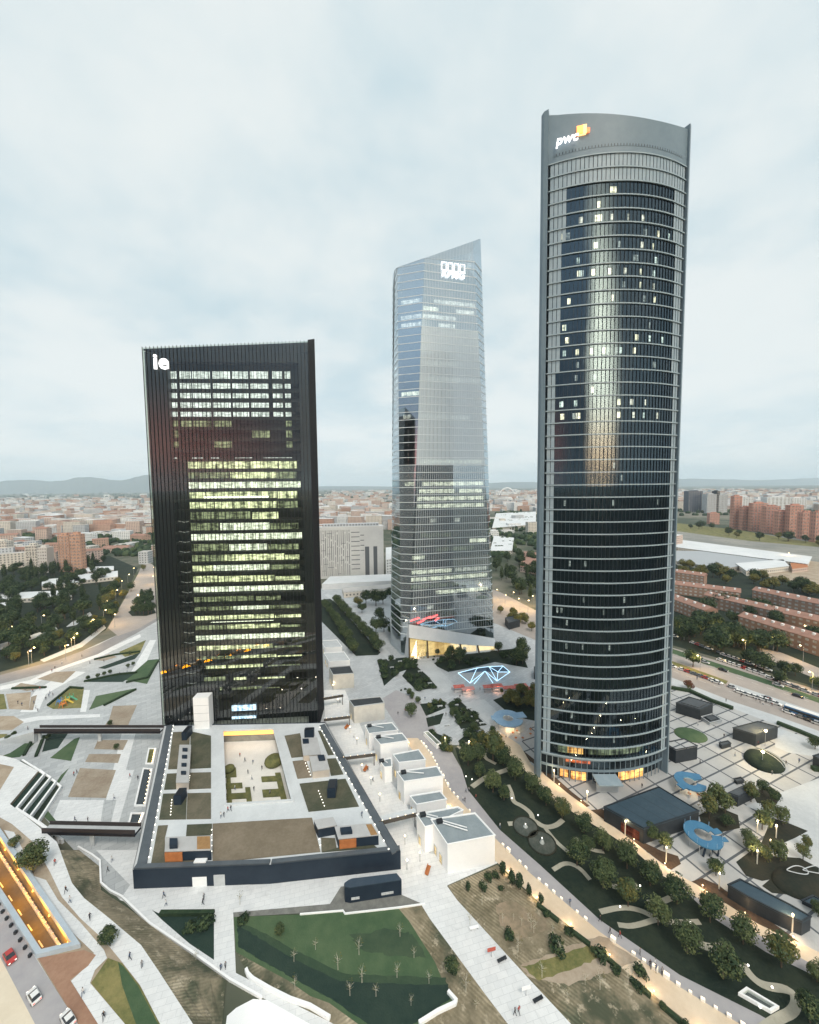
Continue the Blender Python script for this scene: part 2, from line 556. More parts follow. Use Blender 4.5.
def furrow_mat(name, c, c2, rot, w=1.1):
    m = mat(name, c, c2, 0.10, 0.95, detail=8)
    t = m.node_tree; p = t.nodes['Principled BSDF']
    v = N(t, 'ShaderNodeTexCoord').outputs['Object']
    mp = N(t, 'ShaderNodeMapping'); mp.inputs['Rotation'].default_value = (0, 0, rot)
    t.links.new(v, mp.inputs[0])
    wv = N(t, 'ShaderNodeTexWave', wave_type='BANDS')
    wv.inputs['Scale'].default_value = 0.5 / w
    wv.inputs['Distortion'].default_value = 2.2
    wv.inputs['Detail'].default_value = 3
    wv.inputs['Detail Scale'].default_value = 0.6
    t.links.new(mp.outputs[0], wv.inputs['Vector'])
    src = p.inputs['Base Color'].links[0].from_socket
    src = mixc(t, sstep(t, noise(t, v, 0.035, 6.0, 0.65), 0.50, 0.60), src, (0.085, 0.095, 0.06))
    src = mixc(t, sstep(t, noise(t, v, 0.35, 5.0, 0.7), 0.55, 0.66), src, (0.43, 0.37, 0.27))
    k = mth(t, 'ADD', 0.78, mth(t, 'MULTIPLY', wv.outputs['Fac'], mth(t, 'MULTIPLY', sstep(t, noise(t, v, 0.06, 4.0), 0.40, 0.62), 0.5)))
    cc = N(t, 'ShaderNodeVectorMath', operation='SCALE')
    t.links.new(src, cc.inputs[0]); t.links.new(k, cc.inputs['Scale'])
    t.links.new(cc.outputs[0], p.inputs['Base Color'])
    return m
M_furrow = furrow_mat('drip_lined_soil', (0.34, 0.285, 0.195), (0.145, 0.125, 0.078), RD(-50))
M_furrow2 = furrow_mat('drip_lined_slope', (0.37, 0.31, 0.215), (0.16, 0.145, 0.095), RD(60))

# ------------------------------------------------------------------ ground, hills
mb = MB()
rr = [0]
prev = None
ring0 = [(21000 * cos(2 * pi * i / 96), 21000 * sin(2 * pi * i / 96), 0) for i in range(96)]
mb.poly(ring0)
tag(mb.build('ground', M_earth), kind='structure')
M_hill = mat('hill_slope', (0.09, 0.10, 0.09), (0.13, 0.13, 0.11), 0.0004, 1.0)
def ridge(name, dist, pts, depth, seed):
    """a range of hills: crest heights (m) along bearing (photo x at the horizon)"""
    q = random.Random(seed)
    xs = [pts[0][0] + (pts[-1][0] - pts[0][0]) * i / 140 for i in range(141)]
    mbx = MB(); rows = [[], [], [], [], []]
    for x in xs:
        for (xa, ha), (xb, hb) in zip(pts, pts[1:]):
            if xa <= x <= xb:
                u = (x - xa) / (xb - xa); u = u * u * (3 - 2 * u); h = ha + (hb - ha) * u
                break
        h = max(0, h * (1 + q.uniform(-0.05, 0.05)))
        a = (x - IMG_W / 2) / FPX
        for k, (dd, hh) in enumerate(((0, -3), (0.25, 0.35), (0.5, 1.0), (0.75, 0.5), (1.0, -3))):
            y = dist + depth * dd + q.uniform(-0.04, 0.04) * depth
            rows[k].append((a * y, y, h * hh * dist / 28000 * (1.7 if name == 'hills' else 1.3) if hh > 0 else -3))
    for k in range(4): mbx.strip(rows[k], rows[k + 1])
    return tag(mbx.build(name, M_hill, smooth=True), kind='structure')
ridge('hills', 13000, [(-260, 0), (-120, 420), (-40, 330), (20, 640), (60, 560), (85, 760), (120, 560), (150, 800), (200, 500), (290, 180), (330, 60), (350, 0)], 3500, 3)
ridge('far_hills', 16500, [(180, 0), (330, 200), (420, 120), (520, 330), (600, 240), (690, 420), (760, 300), (840, 420), (960, 150), (1060, 0)], 3000, 5)

# unseen dark sheet behind the viewpoint, added so the tower glass mirrors darkness
tag(MB().poly([(-2500, -3000, .03), (2500, -3000, .03), (2500, -25, .03), (-2500, -25, .03)]).build('unseen_dark_ground', M_garden), kind='structure')
# ------------------------------------------------------------------ pavements, roads, beds (each laid a little above the last)
Z1, Z2, Z3, Z4 = 0.02, 0.045, 0.07, 0.095
M_pave3 = paver_mat('park_paving', (0.46, 0.475, 0.48), (0.38, 0.395, 0.405), (0.28, 0.295, 0.305), 4.0, 2.0, RD(35), 0.5, 0.05)
sheet('park_pavement', [(-60, 757), (-60, 690), (30, 674), (80, 652), (137, 626), (162, 610), (330, 610), (330, 780), (170, 905), (120, 900), (60, 835), (20, 790)], Z1, M_pave3)
sheet('podium_pavement', [(96, 850), (130, 885), (120, 900), (160, 914), (214, 914), (330, 905), (402, 903), (425, 905), (448, 885), (500, 862), (402, 850)], Z1 + 0.01, M_pave)
sheet('central_pavement', [(318, 590), (345, 578), (400, 596), (500, 625), (545, 640), (545, 700), (520, 745), (440, 745), (498, 862), (402, 872), (330, 740)], Z1 + 0.005, M_pave2)
sheet('plaza_pavement', [(520, 745), (500, 700), (492, 640), (545, 640), (670, 682), (734, 707), (777, 723), (819, 740), (980, 800), (980, 1060), (900, 1000), (819, 952), (756, 923), (696, 884), (671, 871), (625, 835), (570, 795), (531, 764)], Z1, M_plaza)
sheet('smooth_plaza', [(745, 806), (819, 778), (900, 770), (940, 860), (819, 871), (800, 868), (760, 848), (765, 834), (790, 822)], Z2, M_conc)
sheet('smooth_plaza', [(776, 727), (819, 742), (880, 765), (870, 785), (819, 757), (790, 753), (775, 747)], Z2, M_conc)

# promenade
PR_OUT = [(440, 738), (452, 752), (462, 770), (468, 790), (500, 830), (540, 865), (600, 920), (680, 975), (760, 1015), (830, 1055)]
PR_MID = [(418, 738), (432, 756), (450, 790), (490, 833), (530, 873), (600, 932), (680, 987), (740, 1024), (795, 1060)]
PR_IN = [(405, 738), (418, 760), (440, 795), (484, 850), (540, 903), (600, 950), (660, 1000), (690, 1024), (735, 1060)]
sheet('promenade', PR_OUT + PR_MID[::-1], Z2, M_asph2)
sheet('promenade_pavement', PR_MID + PR_IN[::-1], Z2 + 0.004, M_beige)
sheet('promenade', [(396, 690), (420, 700), (440, 738), (418, 738), (405, 738), (380, 700)], Z2, M_asph2)
# garden strip with its winding paths
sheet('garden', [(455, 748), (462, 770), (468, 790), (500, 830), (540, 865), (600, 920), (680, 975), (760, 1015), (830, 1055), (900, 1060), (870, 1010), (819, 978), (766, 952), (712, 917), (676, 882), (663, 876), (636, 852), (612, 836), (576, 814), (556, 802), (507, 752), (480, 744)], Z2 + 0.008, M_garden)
sheet('garden_walk', [(497, 730), (520, 745), (531, 764), (570, 795), (625, 835), (671, 871), (696, 884), (756, 923), (819, 952), (900, 1000), (900, 1016), (819, 968), (750, 930), (706, 904), (676, 882), (663, 876), (636, 852), (612, 836), (576, 814), (556, 802), (507, 752)], Z2 + 0.012, M_beige)
sheet('garden_walk', [(676, 882), (706, 904), (750, 930), (819, 968), (880, 1003), (880, 1016), (819, 978), (766, 952), (712, 917)], Z2 + 0.010, M_asph2)
M_gpath = mat('sandy_path', (0.40, 0.38, 0.31), (0.32, 0.30, 0.24), 0.2, 0.9)
for pl, w in (([(742, 964), (753, 979), (766, 987), (788, 989), (797, 999), (794, 1012), (778, 1019), (762, 1030)], 3.6),
              ([(600, 912), (622, 907), (640, 910), (655, 918), (672, 923), (700, 922)], 2.8), ([(618, 925), (633, 927), (660, 918), (672, 923)], 2.6),
              ([(697, 943), (712, 949), (726, 946)], 4.0), ([(612, 886), (624, 889), (638, 886)], 3.2), ([(648, 903), (664, 902), (680, 892)], 3.0),
              ([(508, 785), (512, 794), (513, 802), (522, 806), (531, 813), (533, 820), (524, 823), (508, 824)], 3.4),
              ([(472, 787), (486, 777), (498, 773), (510, 769), (517, 762)], 4.2), ([(490, 742), (482, 757), (496, 764)], 3.0),
              ([(533, 820), (545, 828), (556, 826), (563, 820)], 3.4), ([(545, 828), (556, 842), (568, 852)], 2.6), ([(575, 838), (590, 850), (604, 852)], 2.6),
              ([(553, 870), (566, 862), (580, 868), (590, 880)], 2.6), ([(458, 748), (470, 742), (500, 746)], 4.0)):
    path('garden_path', pl, w * 0.44, Z3 + 0.005 * (len(pl) % 3), M_gpath)
# cross gardens between the glass tower and the promenade
for pl in ([(377, 660), (408, 657), (418, 666), (400, 672), (384, 686)], [(412, 662), (440, 687), (417, 691), (402, 676)],
           [(420, 704), (443, 701), (446, 708), (426, 716)], [(426, 718), (444, 713), (440, 724), (428, 727)], [(449, 703), (458, 699), (487, 725), (461, 729), (452, 713)],
           [(428, 730), (446, 737), (452, 752), (437, 748)], [(458, 741), (472, 730), (496, 737), (508, 743), (494, 748), (464, 749)],
           [(432, 664), (452, 655), (520, 648), (528, 668), (495, 662), (470, 668), (448, 672)], [(493, 700), (520, 690), (540, 700), (540, 722), (512, 716)]):
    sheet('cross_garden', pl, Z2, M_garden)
for pl in ([(417, 663), (432, 661), (459, 690), (442, 693)], [(463, 703), (484, 699), (509, 722), (491, 726)]):
    sheet('stepped_walk', pl, Z2, M_conc)
# boulevard between the black and the glass tower
sheet('boulevard_garden', [(320, 600), (335, 598), (352, 615), (384, 649), (378, 655), (356, 656), (340, 640), (322, 622)], Z2, M_garden)
path('boulevard_walk', [(326, 594), (340, 603), (362, 628), (392, 660)], 5.0, Z2 + 0.004, M_conc)
# right-hand plaza beds
M_bedd = mat('dark_bed', (0.016, 0.022, 0.016), (0.035, 0.032, 0.022), 0.2, 0.95, detail=8, bump=0.5)
M_bedr = mat('bark_bed', (0.05, 0.032, 0.022), (0.085, 0.055, 0.035), 0.2, 0.95, detail=8, bump=0.4)
for pl, mm in (([(699, 815), (716, 806), (738, 815), (740, 828), (722, 832), (702, 826)], M_bedd), ([(752, 793), (770, 786), (782, 795), (776, 805), (757, 803)], M_bedd),
               ([(765, 834), (772, 818), (786, 822), (808, 831), (795, 838), (772, 848), (760, 846)], M_bedd),
               ([(736, 862), (752, 850), (770, 856), (800, 858), (819, 868), (819, 876), (790, 876), (762, 881), (746, 876)], M_bedd),
               ([(762, 886), (775, 875), (800, 873), (840, 873), (840, 893), (800, 896), (772, 893)], M_bedd),
               ([(690, 882), (702, 878), (716, 884), (740, 900), (790, 935), (800, 943), (760, 925), (712, 896)], M_bedr),
               ([(590, 810), (602, 809), (625, 822), (643, 842), (662, 851), (678, 856), (681, 864), (671, 870), (655, 858), (628, 837)], M_bedr),
               ([(508, 745), (520, 748), (545, 768), (572, 792), (590, 806), (584, 808), (560, 790), (534, 764)], M_bedr)):
    sheet('planting_bed', pl, Z2, mm)

# bottom: lawn, slopes, the broad walk
sheet('lawn', [(234, 917), (300, 914.6), (343, 911), (345, 914), (398, 908), (409, 921), (435, 962), (447, 991), (455, 1002), (419, 1024), (400, 1040), (380, 1040), (329, 1003), (310, 996), (287, 980), (259, 965), (236, 952)], Z2, M_lawn)
sheet('lawn', ragged([(237, 921), (262, 932), (300, 953), (345, 974), (400, 976), (446, 978), (451, 998), (419, 1021), (398, 1033), (382, 1033), (331, 999), (289, 976), (261, 960), (239, 947)], .8, 9, 3), Z3 - .012, mat('mid_and_shadow_grass', (0.030, 0.058, 0.034), (0.056, 0.086, 0.048), 0.06, 0.95, detail=8, bump=.35, bscale=2.5))  # mid-tone rim that softens the painted lawn shadow
sheet('lawn', ragged([(237, 925), (256, 936), (295, 960), (340, 981), (400, 984), (447, 985), (450, 999), (419, 1021), (398, 1033), (382, 1033), (331, 999), (289, 976), (261, 960), (239, 947)], .8, 9), Z3, M_lawn_d)  # shadow band across the lawn, painted in as darker grass
sheet('lawn', ragged([(350, 936), (392, 928), (412, 935), (426, 958), (400, 957), (366, 952)], 2.2, 7, 4), Z3, mat('mid_and_shadow_grass', (0.030, 0.056, 0.034), (0.060, 0.088, 0.050), 0.06, 0.95, detail=8, bump=.35, bscale=2.5))
sheet('soil_slope', [(160, 914), (216, 914), (216, 966), (190, 946), (150, 918), (118, 893)], Z2, M_lawn_d)
sheet('soil_slope', [(236, 952), (259, 965), (287, 980), (310, 996), (329, 1003), (380, 1040), (330, 1040), (310, 1012), (251, 980)], Z2, M_furrow2)
sheet('soil_slope', [(398, 908), (425, 905), (430, 919), (455, 953), (485, 994), (520, 1040), (400, 1040), (419, 1024), (455, 1002), (447, 991), (435, 962), (409, 921)], Z2 - 0.006, M_furrow)
sheet('gravel_bed', [(216, 914), (330, 904), (325, 889), (345, 886), (402, 895), (425, 905), (398, 908), (345, 914), (343, 911), (234, 917)], Z2, M_gravel)
sheet('broad_walk', [(400, 870), (430, 919), (455, 953), (485, 994), (520, 1040), (590, 1040), (571, 1024), (528, 978), (489, 935), (457, 900), (440, 876), (420, 862)], Z2 + 0.01, M_pave)
sheet('soil_field', [(448, 886), (497, 865), (520, 886), (540, 903), (600, 950), (660, 1000), (690, 1024), (735, 1060), (610, 1060), (571, 1024), (528, 978), (489, 935), (457, 900)], Z2, M_furrow)
for pl, mm in (([(520, 965), (560, 950), (600, 935), (640, 960), (600, 975), (570, 985), (530, 978)], M_soil2), ([(522, 967), (545, 960), (590, 945), (602, 956), (575, 968), (540, 980)], M_dry),
               ([(495, 905), (510, 900), (545, 918), (550, 930), (520, 940), (500, 925)], M_soil)):
    sheet('soil_field', ragged(pl, 1.6, 6, int(pl[0][0])), Z3, mm)
sheet('cross_walk', [(214, 908), (233, 908), (236, 975), (214, 962)], Z3, M_pave)
sheet('podium_walk', [(133, 888), (237, 884), (280, 886), (345, 880), (330, 904), (280, 908), (214, 913), (160, 914), (145, 900)], Z2, M_pave)
sheet('round_plaza', [(225, 1030), (227, 1016), (236, 1008), (253, 999), (267, 1000), (285, 1010), (310, 1024), (330, 1045), (240, 1050)], Z3, M_white)

# left park beds
for pl, mm in (([(37, 679), (55, 672), (76, 671), (63, 683)], M_bed), ([(12, 688), (21, 683), (47, 687), (27, 691)], M_bed),
               ([(6, 694), (31, 692), (29, 710), (9, 709)], M_soil2), ([(31, 697), (37, 695), (33, 710), (29, 710)], M_bed), ([(-30, 694), (4, 694), (7, 709), (-30, 712)], M_dry),
               ([(47, 706), (70, 687), (84, 688), (81, 708), (53, 709)], M_dry), ([(89, 710), (96, 696), (137, 688), (103, 705)], M_lawn),
               ([(125, 680), (148, 660), (160, 659), (150, 678), (147, 684)], M_lawn), ([(82, 682), (117, 674), (137, 672), (123, 682)], M_lawn_d),
               ([(119, 652), (146, 640), (140, 653), (125, 657)], M_dry), ([(94, 660), (109, 654), (117, 657), (104, 661)], M_bed), ([(98, 668), (136, 654), (141, 652), (135, 659), (105, 669)], M_lawn_d),
               ([(50, 758), (74, 739), (80, 737), (71, 761)], M_lawn), ([(-30, 734), (8, 734), (0, 740), (-30, 741)], M_dry), ([(10, 753), (33, 738), (36, 742), (20, 757), (-10, 760)], M_lawn),
               ([(98, 740), (128, 740), (123, 750), (94, 749)], M_bed), ([(89, 754), (121, 754), (118, 763), (85, 762)], M_bed), ([(80, 768), (116, 770), (106, 798), (68, 797)], M_bed),
               ([(113, 706), (137, 705), (129, 723), (127, 730), (101, 730), (109, 720)], M_bed), ([(49, 728), (71, 729), (58, 748), (42, 752)], M_lawn_d), ([(-30, 716), (14, 716), (24, 722), (12, 730), (-30, 730)], M_soil2)):
    sheet('park_bed', pl, Z2, mm)
for pl in ([(0, 686), (30, 680), (62, 664), (100, 652), (140, 634), (141, 637), (104, 655), (66, 668), (34, 684), (0, 690)], [(20, 712), (36, 690), (60, 676), (72, 671), (86, 672), (64, 684), (46, 694), (38, 712)],
           [(84, 690), (90, 690), (86, 712), (80, 712)], [(0, 722), (40, 716), (100, 714), (100, 717), (40, 720), (0, 728)], [(131, 672), (150, 640), (156, 640), (142, 672)]):
    sheet('park_path', pl, Z2 - .008, M_pave)
for pl in ([(60, 800), (104, 800), (100, 826), (50, 824)], [(122, 732), (136, 732), (118, 800), (106, 800)], [(124, 770), (134, 770), (118, 826), (110, 826)]):
    sheet('plaza_panel', pl, Z2 - .008, M_pave)
# left street and its avenue
sheet('street', [(-60, 700), (-60, 690), (0, 675), (58, 660), (98, 645), (137, 625), (165, 606), (172, 612), (137, 633), (98, 654), (40, 674), (0, 684)], Z2, M_asph)
M_asph_w = mat('worn_asphalt', (0.30, 0.27, 0.25), (0.38, 0.34, 0.31), 0.02, 0.85)
sheet('street', [(108, 628), (124, 600), (138, 574), (142, 565), (150, 563), (160, 570), (170, 610), (140, 628), (118, 636)], Z2 + 0.004, M_asph_w)
sheet('street_island', [(128, 612), (150, 600), (156, 613), (146, 616), (132, 616)], Z3, M_garden)
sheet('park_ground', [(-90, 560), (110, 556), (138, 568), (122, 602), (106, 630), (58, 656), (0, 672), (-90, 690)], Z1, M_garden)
for pl in ([(66, 627), (72, 622), (90, 612), (92, 615), (76, 625)], [(0, 644), (28, 636), (56, 627), (58, 630), (30, 640), (0, 650)], [(40, 660), (80, 643), (104, 625), (106, 628), (82, 647), (44, 662)]):
    sheet('park_path', pl, Z2, M_conc)

# right-hand avenue
sheet('avenue', [(480, 585), (500, 592), (535, 610), (600, 629), (673, 648), (819, 690), (960, 735), (960, 790), (819, 731), (777, 716), (734, 702), (673, 678), (600, 655), (535, 640), (492, 622)], Z1 + 0.008, M_asph_w)
sheet('avenue_pavement', [(600, 655), (673, 678), (734, 702), (777, 716), (819, 731), (960, 790), (960, 800), (819, 742), (777, 725), (734, 709), (670, 684), (598, 660)], Z2, M_conc)
sheet('median', [(600, 640), (672, 661), (728, 681), (726, 684), (670, 665), (600, 643)], Z2, M_dry)
sheet('median', [(730, 683), (819, 713), (900, 742), (900, 747), (819, 717), (728, 686)], Z2, M_conc)
sheet('verge', [(600, 625), (670, 648), (757, 676), (819, 698), (900, 728), (900, 732), (819, 703), (757, 681), (670, 653), (600, 628)], Z2, M_lawn)
sheet('side_street', [(760, 648), (780, 652), (819, 668), (900, 700), (900, 712), (819, 680), (775, 662), (755, 654)], Z1, M_asph_w)
sheet('estate_ground', [(660, 560), (819, 575), (1000, 600), (1000, 720), (819, 688), (740, 664), (660, 642)], Z1 - 0.005, M_garden)
M_rail = mat('rail_yard_ballast', (0.20, 0.205, 0.19), (0.30, 0.29, 0.26), 0.02, 0.95, detail=8)
sheet('rail_yard', [(560, 520), (676, 523), (740, 531), (819, 541), (1000, 556), (1000, 575), (819, 566), (676, 546), (560, 534)], Z1, M_rail)
sheet('yard_ground', [(660, 542), (819, 562), (1000, 580), (1000, 600), (819, 588), (760, 575), (660, 562)], Z1 + 0.005, M_soil2)
sheet('yard_ground', [(676, 523), (740, 530), (790, 539), (819, 543), (819, 547), (750, 541), (676, 531)], Z2, M_dry)
M_rline = mat('rail_track', (0.12, 0.11, 0.10), (0.17, 0.15, 0.13), 0.3, 0.7)
for k in range(7):
    a, b = G(600, 524 + k * 2.1), G(1000, 558 + k * 2.6)
    L_ = offset_line([a, b], 0.9)
    R_ = offset_line([a, b], -0.9)
    tag(MB().poly([(R_[0].x, R_[0].y, Z2 + .01), (R_[1].x, R_[1].y, Z2 + .01), (L_[1].x, L_[1].y, Z2 + .01), (L_[0].x, L_[0].y, Z2 + .01)]).build('railway_track', M_rline), kind='structure')
# road paint on the avenue
for (a, b) in (((673, 671), (819, 723)), ((673, 656), (819, 705)), ((673, 668), (819, 718)), ((673, 653.5), (819, 701.5))):
    A_, B_ = G(*a, Z3), G(*b, Z3)
    n_ = int((B_ - A_).length / 6)
    mb = MB(); d_ = (B_ - A_) / n_; nn = Vector((-d_.y, d_.x, 0)).normalized() * 0.09
    for i in range(n_):
        p, q = A_ + d_ * i, A_ + d_ * (i + 0.45)
        mb.poly([p - nn, q - nn, q + nn, p + nn])
    tag(mb.build('lane_marking', M_line), kind='structure')

# ------------------------------------------------------------------ the raised left bank with the sunk road
BK = 4.5
from mathutils.geometry import delaunay_2d_cdt, intersect_point_tri_2d
def inside(p, poly):
    c, j = False, len(poly) - 1
    for i in range(len(poly)):
        a, b = poly[i], poly[j]
        if (a.y > p.y) != (b.y > p.y) and p.x < (b.x - a.x) * (p.y - a.y) / (b.y - a.y) + a.x: c = not c
        j = i
    return c
bank_edge = [(193, 1024), (160, 973), (141, 945), (109, 918), (84, 898), (72, 883), (57, 842), (38, 826), (10, 804), (38, 771), (16, 759)]
bank_px = [(225, 1075)] + bank_edge + [(-10, 752), (-150, 760), (-220, 900), (-220, 1075)]
hole_px = [(39, 956), (76, 947), (-40, 776), (-72, 784)]
outer = [Vector((p.x, p.y)) for p in pw(bank_px, BK)]
hole = [Vector((p.x, p.y)) for p in pw(hole_px, BK)]
vv = outer + hole
no = len(outer)
ed = [(i, (i + 1) % no) for i in range(no)] + [(no + i, no + (i + 1) % 4) for i in range(4)]
cv, ce, cf, *_ = delaunay_2d_cdt(vv, ed, [], 0, 1e-5)
mb = MB()
for f in cf:
    c_ = sum((cv[i] for i in f), Vector((0, 0))) / len(f)
    if inside(c_, outer) and not inside(c_, hole):
        mb.poly([(cv[i].x, cv[i].y, BK) for i in f])
mb.strip([(p.x, p.y, 0) for p in outer], [(p.x, p.y, BK) for p in outer], 0, True)
mb.strip([(p.x, p.y, 0) for p in hole], [(p.x, p.y, BK) for p in hole], 1, True)
tag(mb.build('bank_ground', [M_soil2, mat('stained_concrete', (0.20, 0.19, 0.18), (0.15, 0.145, 0.14), .3, .8)]), kind='structure')
tunnel_floor = [Vector((p.x, p.y, 0.03)) for p in hole]
M_asph_t = mat('sunk_road_asphalt', (0.075, 0.07, 0.065), (0.10, 0.095, 0.09), 0.1, 0.8)
tag(MB().poly(tunnel_floor).build('sunk_road', M_asph_t), kind='structure')
# slope from the bank path down to the low wall
topl = pw([(60, 850), (72, 883), (84, 898), (109, 918), (141, 945), (160, 973), (193, 1024), (225, 1075)], BK)
botl = pw([(79, 850), (99, 866), (101, 890), (128, 908), (165, 936), (226, 980), (222, 1024), (238, 1075)], 0.3)
mb = MB()
n_ = 12
for i in range(len(topl) - 1):
    for k in range(4):
        u0, u1 = k / 4, (k + 1) / 4
        def q_(i_, u): return topl[i_].lerp(botl[i_], u)
        mb.poly([q_(i, u0), q_(i, u1), q_(i + 1, u1), q_(i + 1, u0)])
tag(mb.build('bank_slope', M_furrow2), kind='structure')
def bsheet(name, pxs, dz, m): return sheet(name, pxs, BK + dz, m)
bsheet('bank_path', [(-60, 745), (0, 755), (16, 759), (38, 771), (10, 804), (38, 826), (57, 842), (72, 883), (84, 898), (109, 918), (141, 945), (160, 973), (193, 1024), (225, 1075), (185, 1075), (160, 1024), (140, 985), (122, 962), (104, 940), (80, 918), (62, 897), (50, 872), (33, 842), (12, 824), (-10, 812), (-10, 800), (0, 790), (14, 767), (0, 764), (-60, 762)], 0.03, M_pave)
bsheet('bank_path', [(34, 876), (46, 880), (58, 900), (80, 922), (104, 950), (107, 958), (95, 970), (90, 983), (125, 1024), (150, 1070), (125, 1070), (98, 1024), (71, 981), (88, 965), (94, 953), (75, 935), (60, 920), (40, 893), (20, 858), (4, 830), (14, 832), (26, 856)], 0.03, M_pave)
bsheet('bank_grass', [(108, 958), (91, 983), (125, 1024), (150, 1068), (184, 1068), (160, 1024), (140, 986), (122, 963)], 0.05, M_dry)
bsheet('bank_grass', [(118, 962), (122, 985), (136, 1024), (150, 1060), (180, 1060), (158, 1024), (138, 986), (124, 967)], 0.07, M_lawn)
bsheet('bank_soil', [(38, 958), (84, 950), (96, 955), (88, 966), (70, 980), (98, 1024), (120, 1060), (100, 1060), (78, 1024)], 0.03, M_red_soil)
bsheet('bank_soil', [(6, 836), (20, 858), (40, 893), (60, 920), (82, 946), (78, 948), (40, 890)], 0.03, M_bed)
bsheet('road', [(-75, 780), (0, 900), (37, 960), (78, 1024), (104, 1065), (62, 1065), (35, 1024), (0, 957), (-110, 780)], 0.05, M_asph2)
bsheet('verge_ground', [(-110, 780), (0, 957), (35, 1024), (62, 1065), (-150, 1065), (-150, 780)], 0.04, mat('pale_sand', (0.62, 0.54, 0.42), (0.68, 0.60, 0.48), 0.1, 0.9))
def line_on(pts, w, z, dash=None, name='lane_marking'):
    p = pw(pts, BK)
    mb = MB()
    for a, b in zip(p, p[1:]):
        d = b - a; L_ = d.length; d.normalize(); nn = Vector((-d.y, d.x, 0)) * w / 2
        t_ = 0
        while t_ < L_:
            e = min(L_, t_ + (dash[0] if dash else L_))
            c, f = a + d * t_, a + d * e
            c.z = f.z = z
            mb.poly([c - nn, f - nn, f + nn, c + nn])
            t_ = e + (dash[1] if dash else 0.01)
    tag(mb.build(name, M_line), kind='structure')
line_on([(-20, 910), (0, 952), (38, 1024)], 0.25, BK + 0.06)
line_on([(-10, 889), (38, 963), (76, 1024)], 0.25, BK + 0.06)
line_on([(-10, 920), (20, 968), (54, 1024)], 0.18, BK + 0.06, (2.2, 4.5))
a_, b_ = G(-30, 838, 0), G(50, 958, 0)
d_ = (b_ - a_); n_ = 9; d_ /= n_
nn = Vector((-d_.y, d_.x, 0)).normalized() * 0.12
mb = MB()
for i in range(n_):
    p, q = a_ + d_ * i, a_ + d_ * (i + 0.4); p.z = q.z = 0.05
    mb.poly([p - nn, q - nn, q + nn, p + nn])
tag(mb.build('lane_marking', M_line), kind='structure')
# stepped terraces from the bank down to the plaza
TL = [[(16, 759), (38, 771), (10, 804), (38, 826)], [(22, 758), (44, 772), (16, 806), (46, 827)], [(27, 759), (50, 773), (22, 807), (52, 828)], [(33, 760), (55, 775), (29, 809), (58, 829)], [(39, 761), (60, 777), (37, 811), (62, 829)]]
for k in range(4):
    za, zb = BK - 0.9 * k, BK - 0.9 * (k + 1)
    A_, B_ = [G(*p, BK) for p in TL[k]], [G(*p, BK) for p in TL[k + 1]]
    mb = MB()
    for i in range(3):
        mb.prism([A_[i], A_[i + 1], B_[i + 1], B_[i]], 0.0, zb, 1, 0)
    o = tag(mb.build('terrace', [M_garden if k % 2 else M_lawn_d, M_conc]), kind='structure')
    MBw = MB().ribbon(B_, 0.55, 0.0, zb + 0.35)
    w = MBw.build('terrace_wall', M_white, org=B_[1])
    tag(w, 'white zigzag terrace wall, %s down from the raised path' % ordn(k), 'low wall', 'zigzag terrace walls')
p = pw([(60, 773), (68, 767), (42, 806), (60, 826), (56, 829), (37, 811)], 0.0)
sheet('terrace_lawn', [(61, 775), (69, 768), (44, 806), (62, 828), (56, 828), (38, 811)], Z3, M_lawn)
# ================================================================== the black slab tower
M_black = mat('black_metal', (0.012, 0.014, 0.018), rough=0.35, spec=0.5)
M_dark = mat('dark_interior', (0.02, 0.022, 0.024), (0.035, 0.037, 0.036), 0.3, 0.8)
M_fin = mat('dark_fin', (0.012, 0.014, 0.018), rough=0.5)
M_glass_b = glass('black_tower_glass', 0.115, (0.80, 0.84, 0.78), 0.02, 0.4)
M_litA = lit('lit_office_green', (0.93, 0.97, 0.58), 1.6, (0.10, 0.13, 0.06), 0.55, 0.3)
M_litB = lit('lit_office_white', (0.95, 1.0, 0.80), 1.7, (0.22, 0.26, 0.17), 0.7, 0.4)
M_litC = lit('lit_office_dim', (0.55, 0.62, 0.36), 0.75, (0.05, 0.06, 0.03), 0.6, 0.2)
M_litD = lit('lit_office_cool', (0.90, 0.97, 0.94), 1.35, (0.35, 0.4, 0.36), 0.9, 0.45)
M_sign = mat('lit_sign', (0.9, 0.9, 0.9), emit=(1.0, 1.0, 1.0), estr=1.25)
M_strip = mat('lit_strip', (0.9, 0.9, 0.85), emit=(0.97, 1.0, 0.82), estr=1.8)
PZ = 5.0
bt_fl = G(163, 724.5, PZ); bt_fr0 = G(324, 716.5, PZ)
bt_e = (bt_fr0 - bt_fl).normalized()
bt_n = Vector((bt_e.y, -bt_e.x, 0))          # towards the camera
BT_D = 15.0
lo_, hi_ = 40.0, 90.0
for _ in range(40):
    BT_W = (lo_ + hi_) / 2
    if proj(bt_fl + bt_e * BT_W - bt_n * BT_D)[0] < 323.5: lo_ = BT_W
    else: hi_ = BT_W
BT_T = zat(347.5, bt_fl)
BT_S = (zat(341, bt_fl + bt_e * BT_W) - BT_T) / BT_W        # the parapet climbs a little to the right
_b = bt_fl + bt_e * BT_W - bt_n * BT_D
BT_B = zat(340, _b) - (BT_T + BT_S * BT_W)                  # how much higher the back right corner stands
def bt(u, z, d=0.0): return bt_fl + bt_e * u + Vector((0, 0, z - PZ)) - bt_n * d      # u along the front, d behind the glass
def bt_u(px, py, d=0.0):
    p = hit(px, py, bt_fl - bt_n * d, bt_n)
    return (p - bt_fl).dot(bt_e), p.z
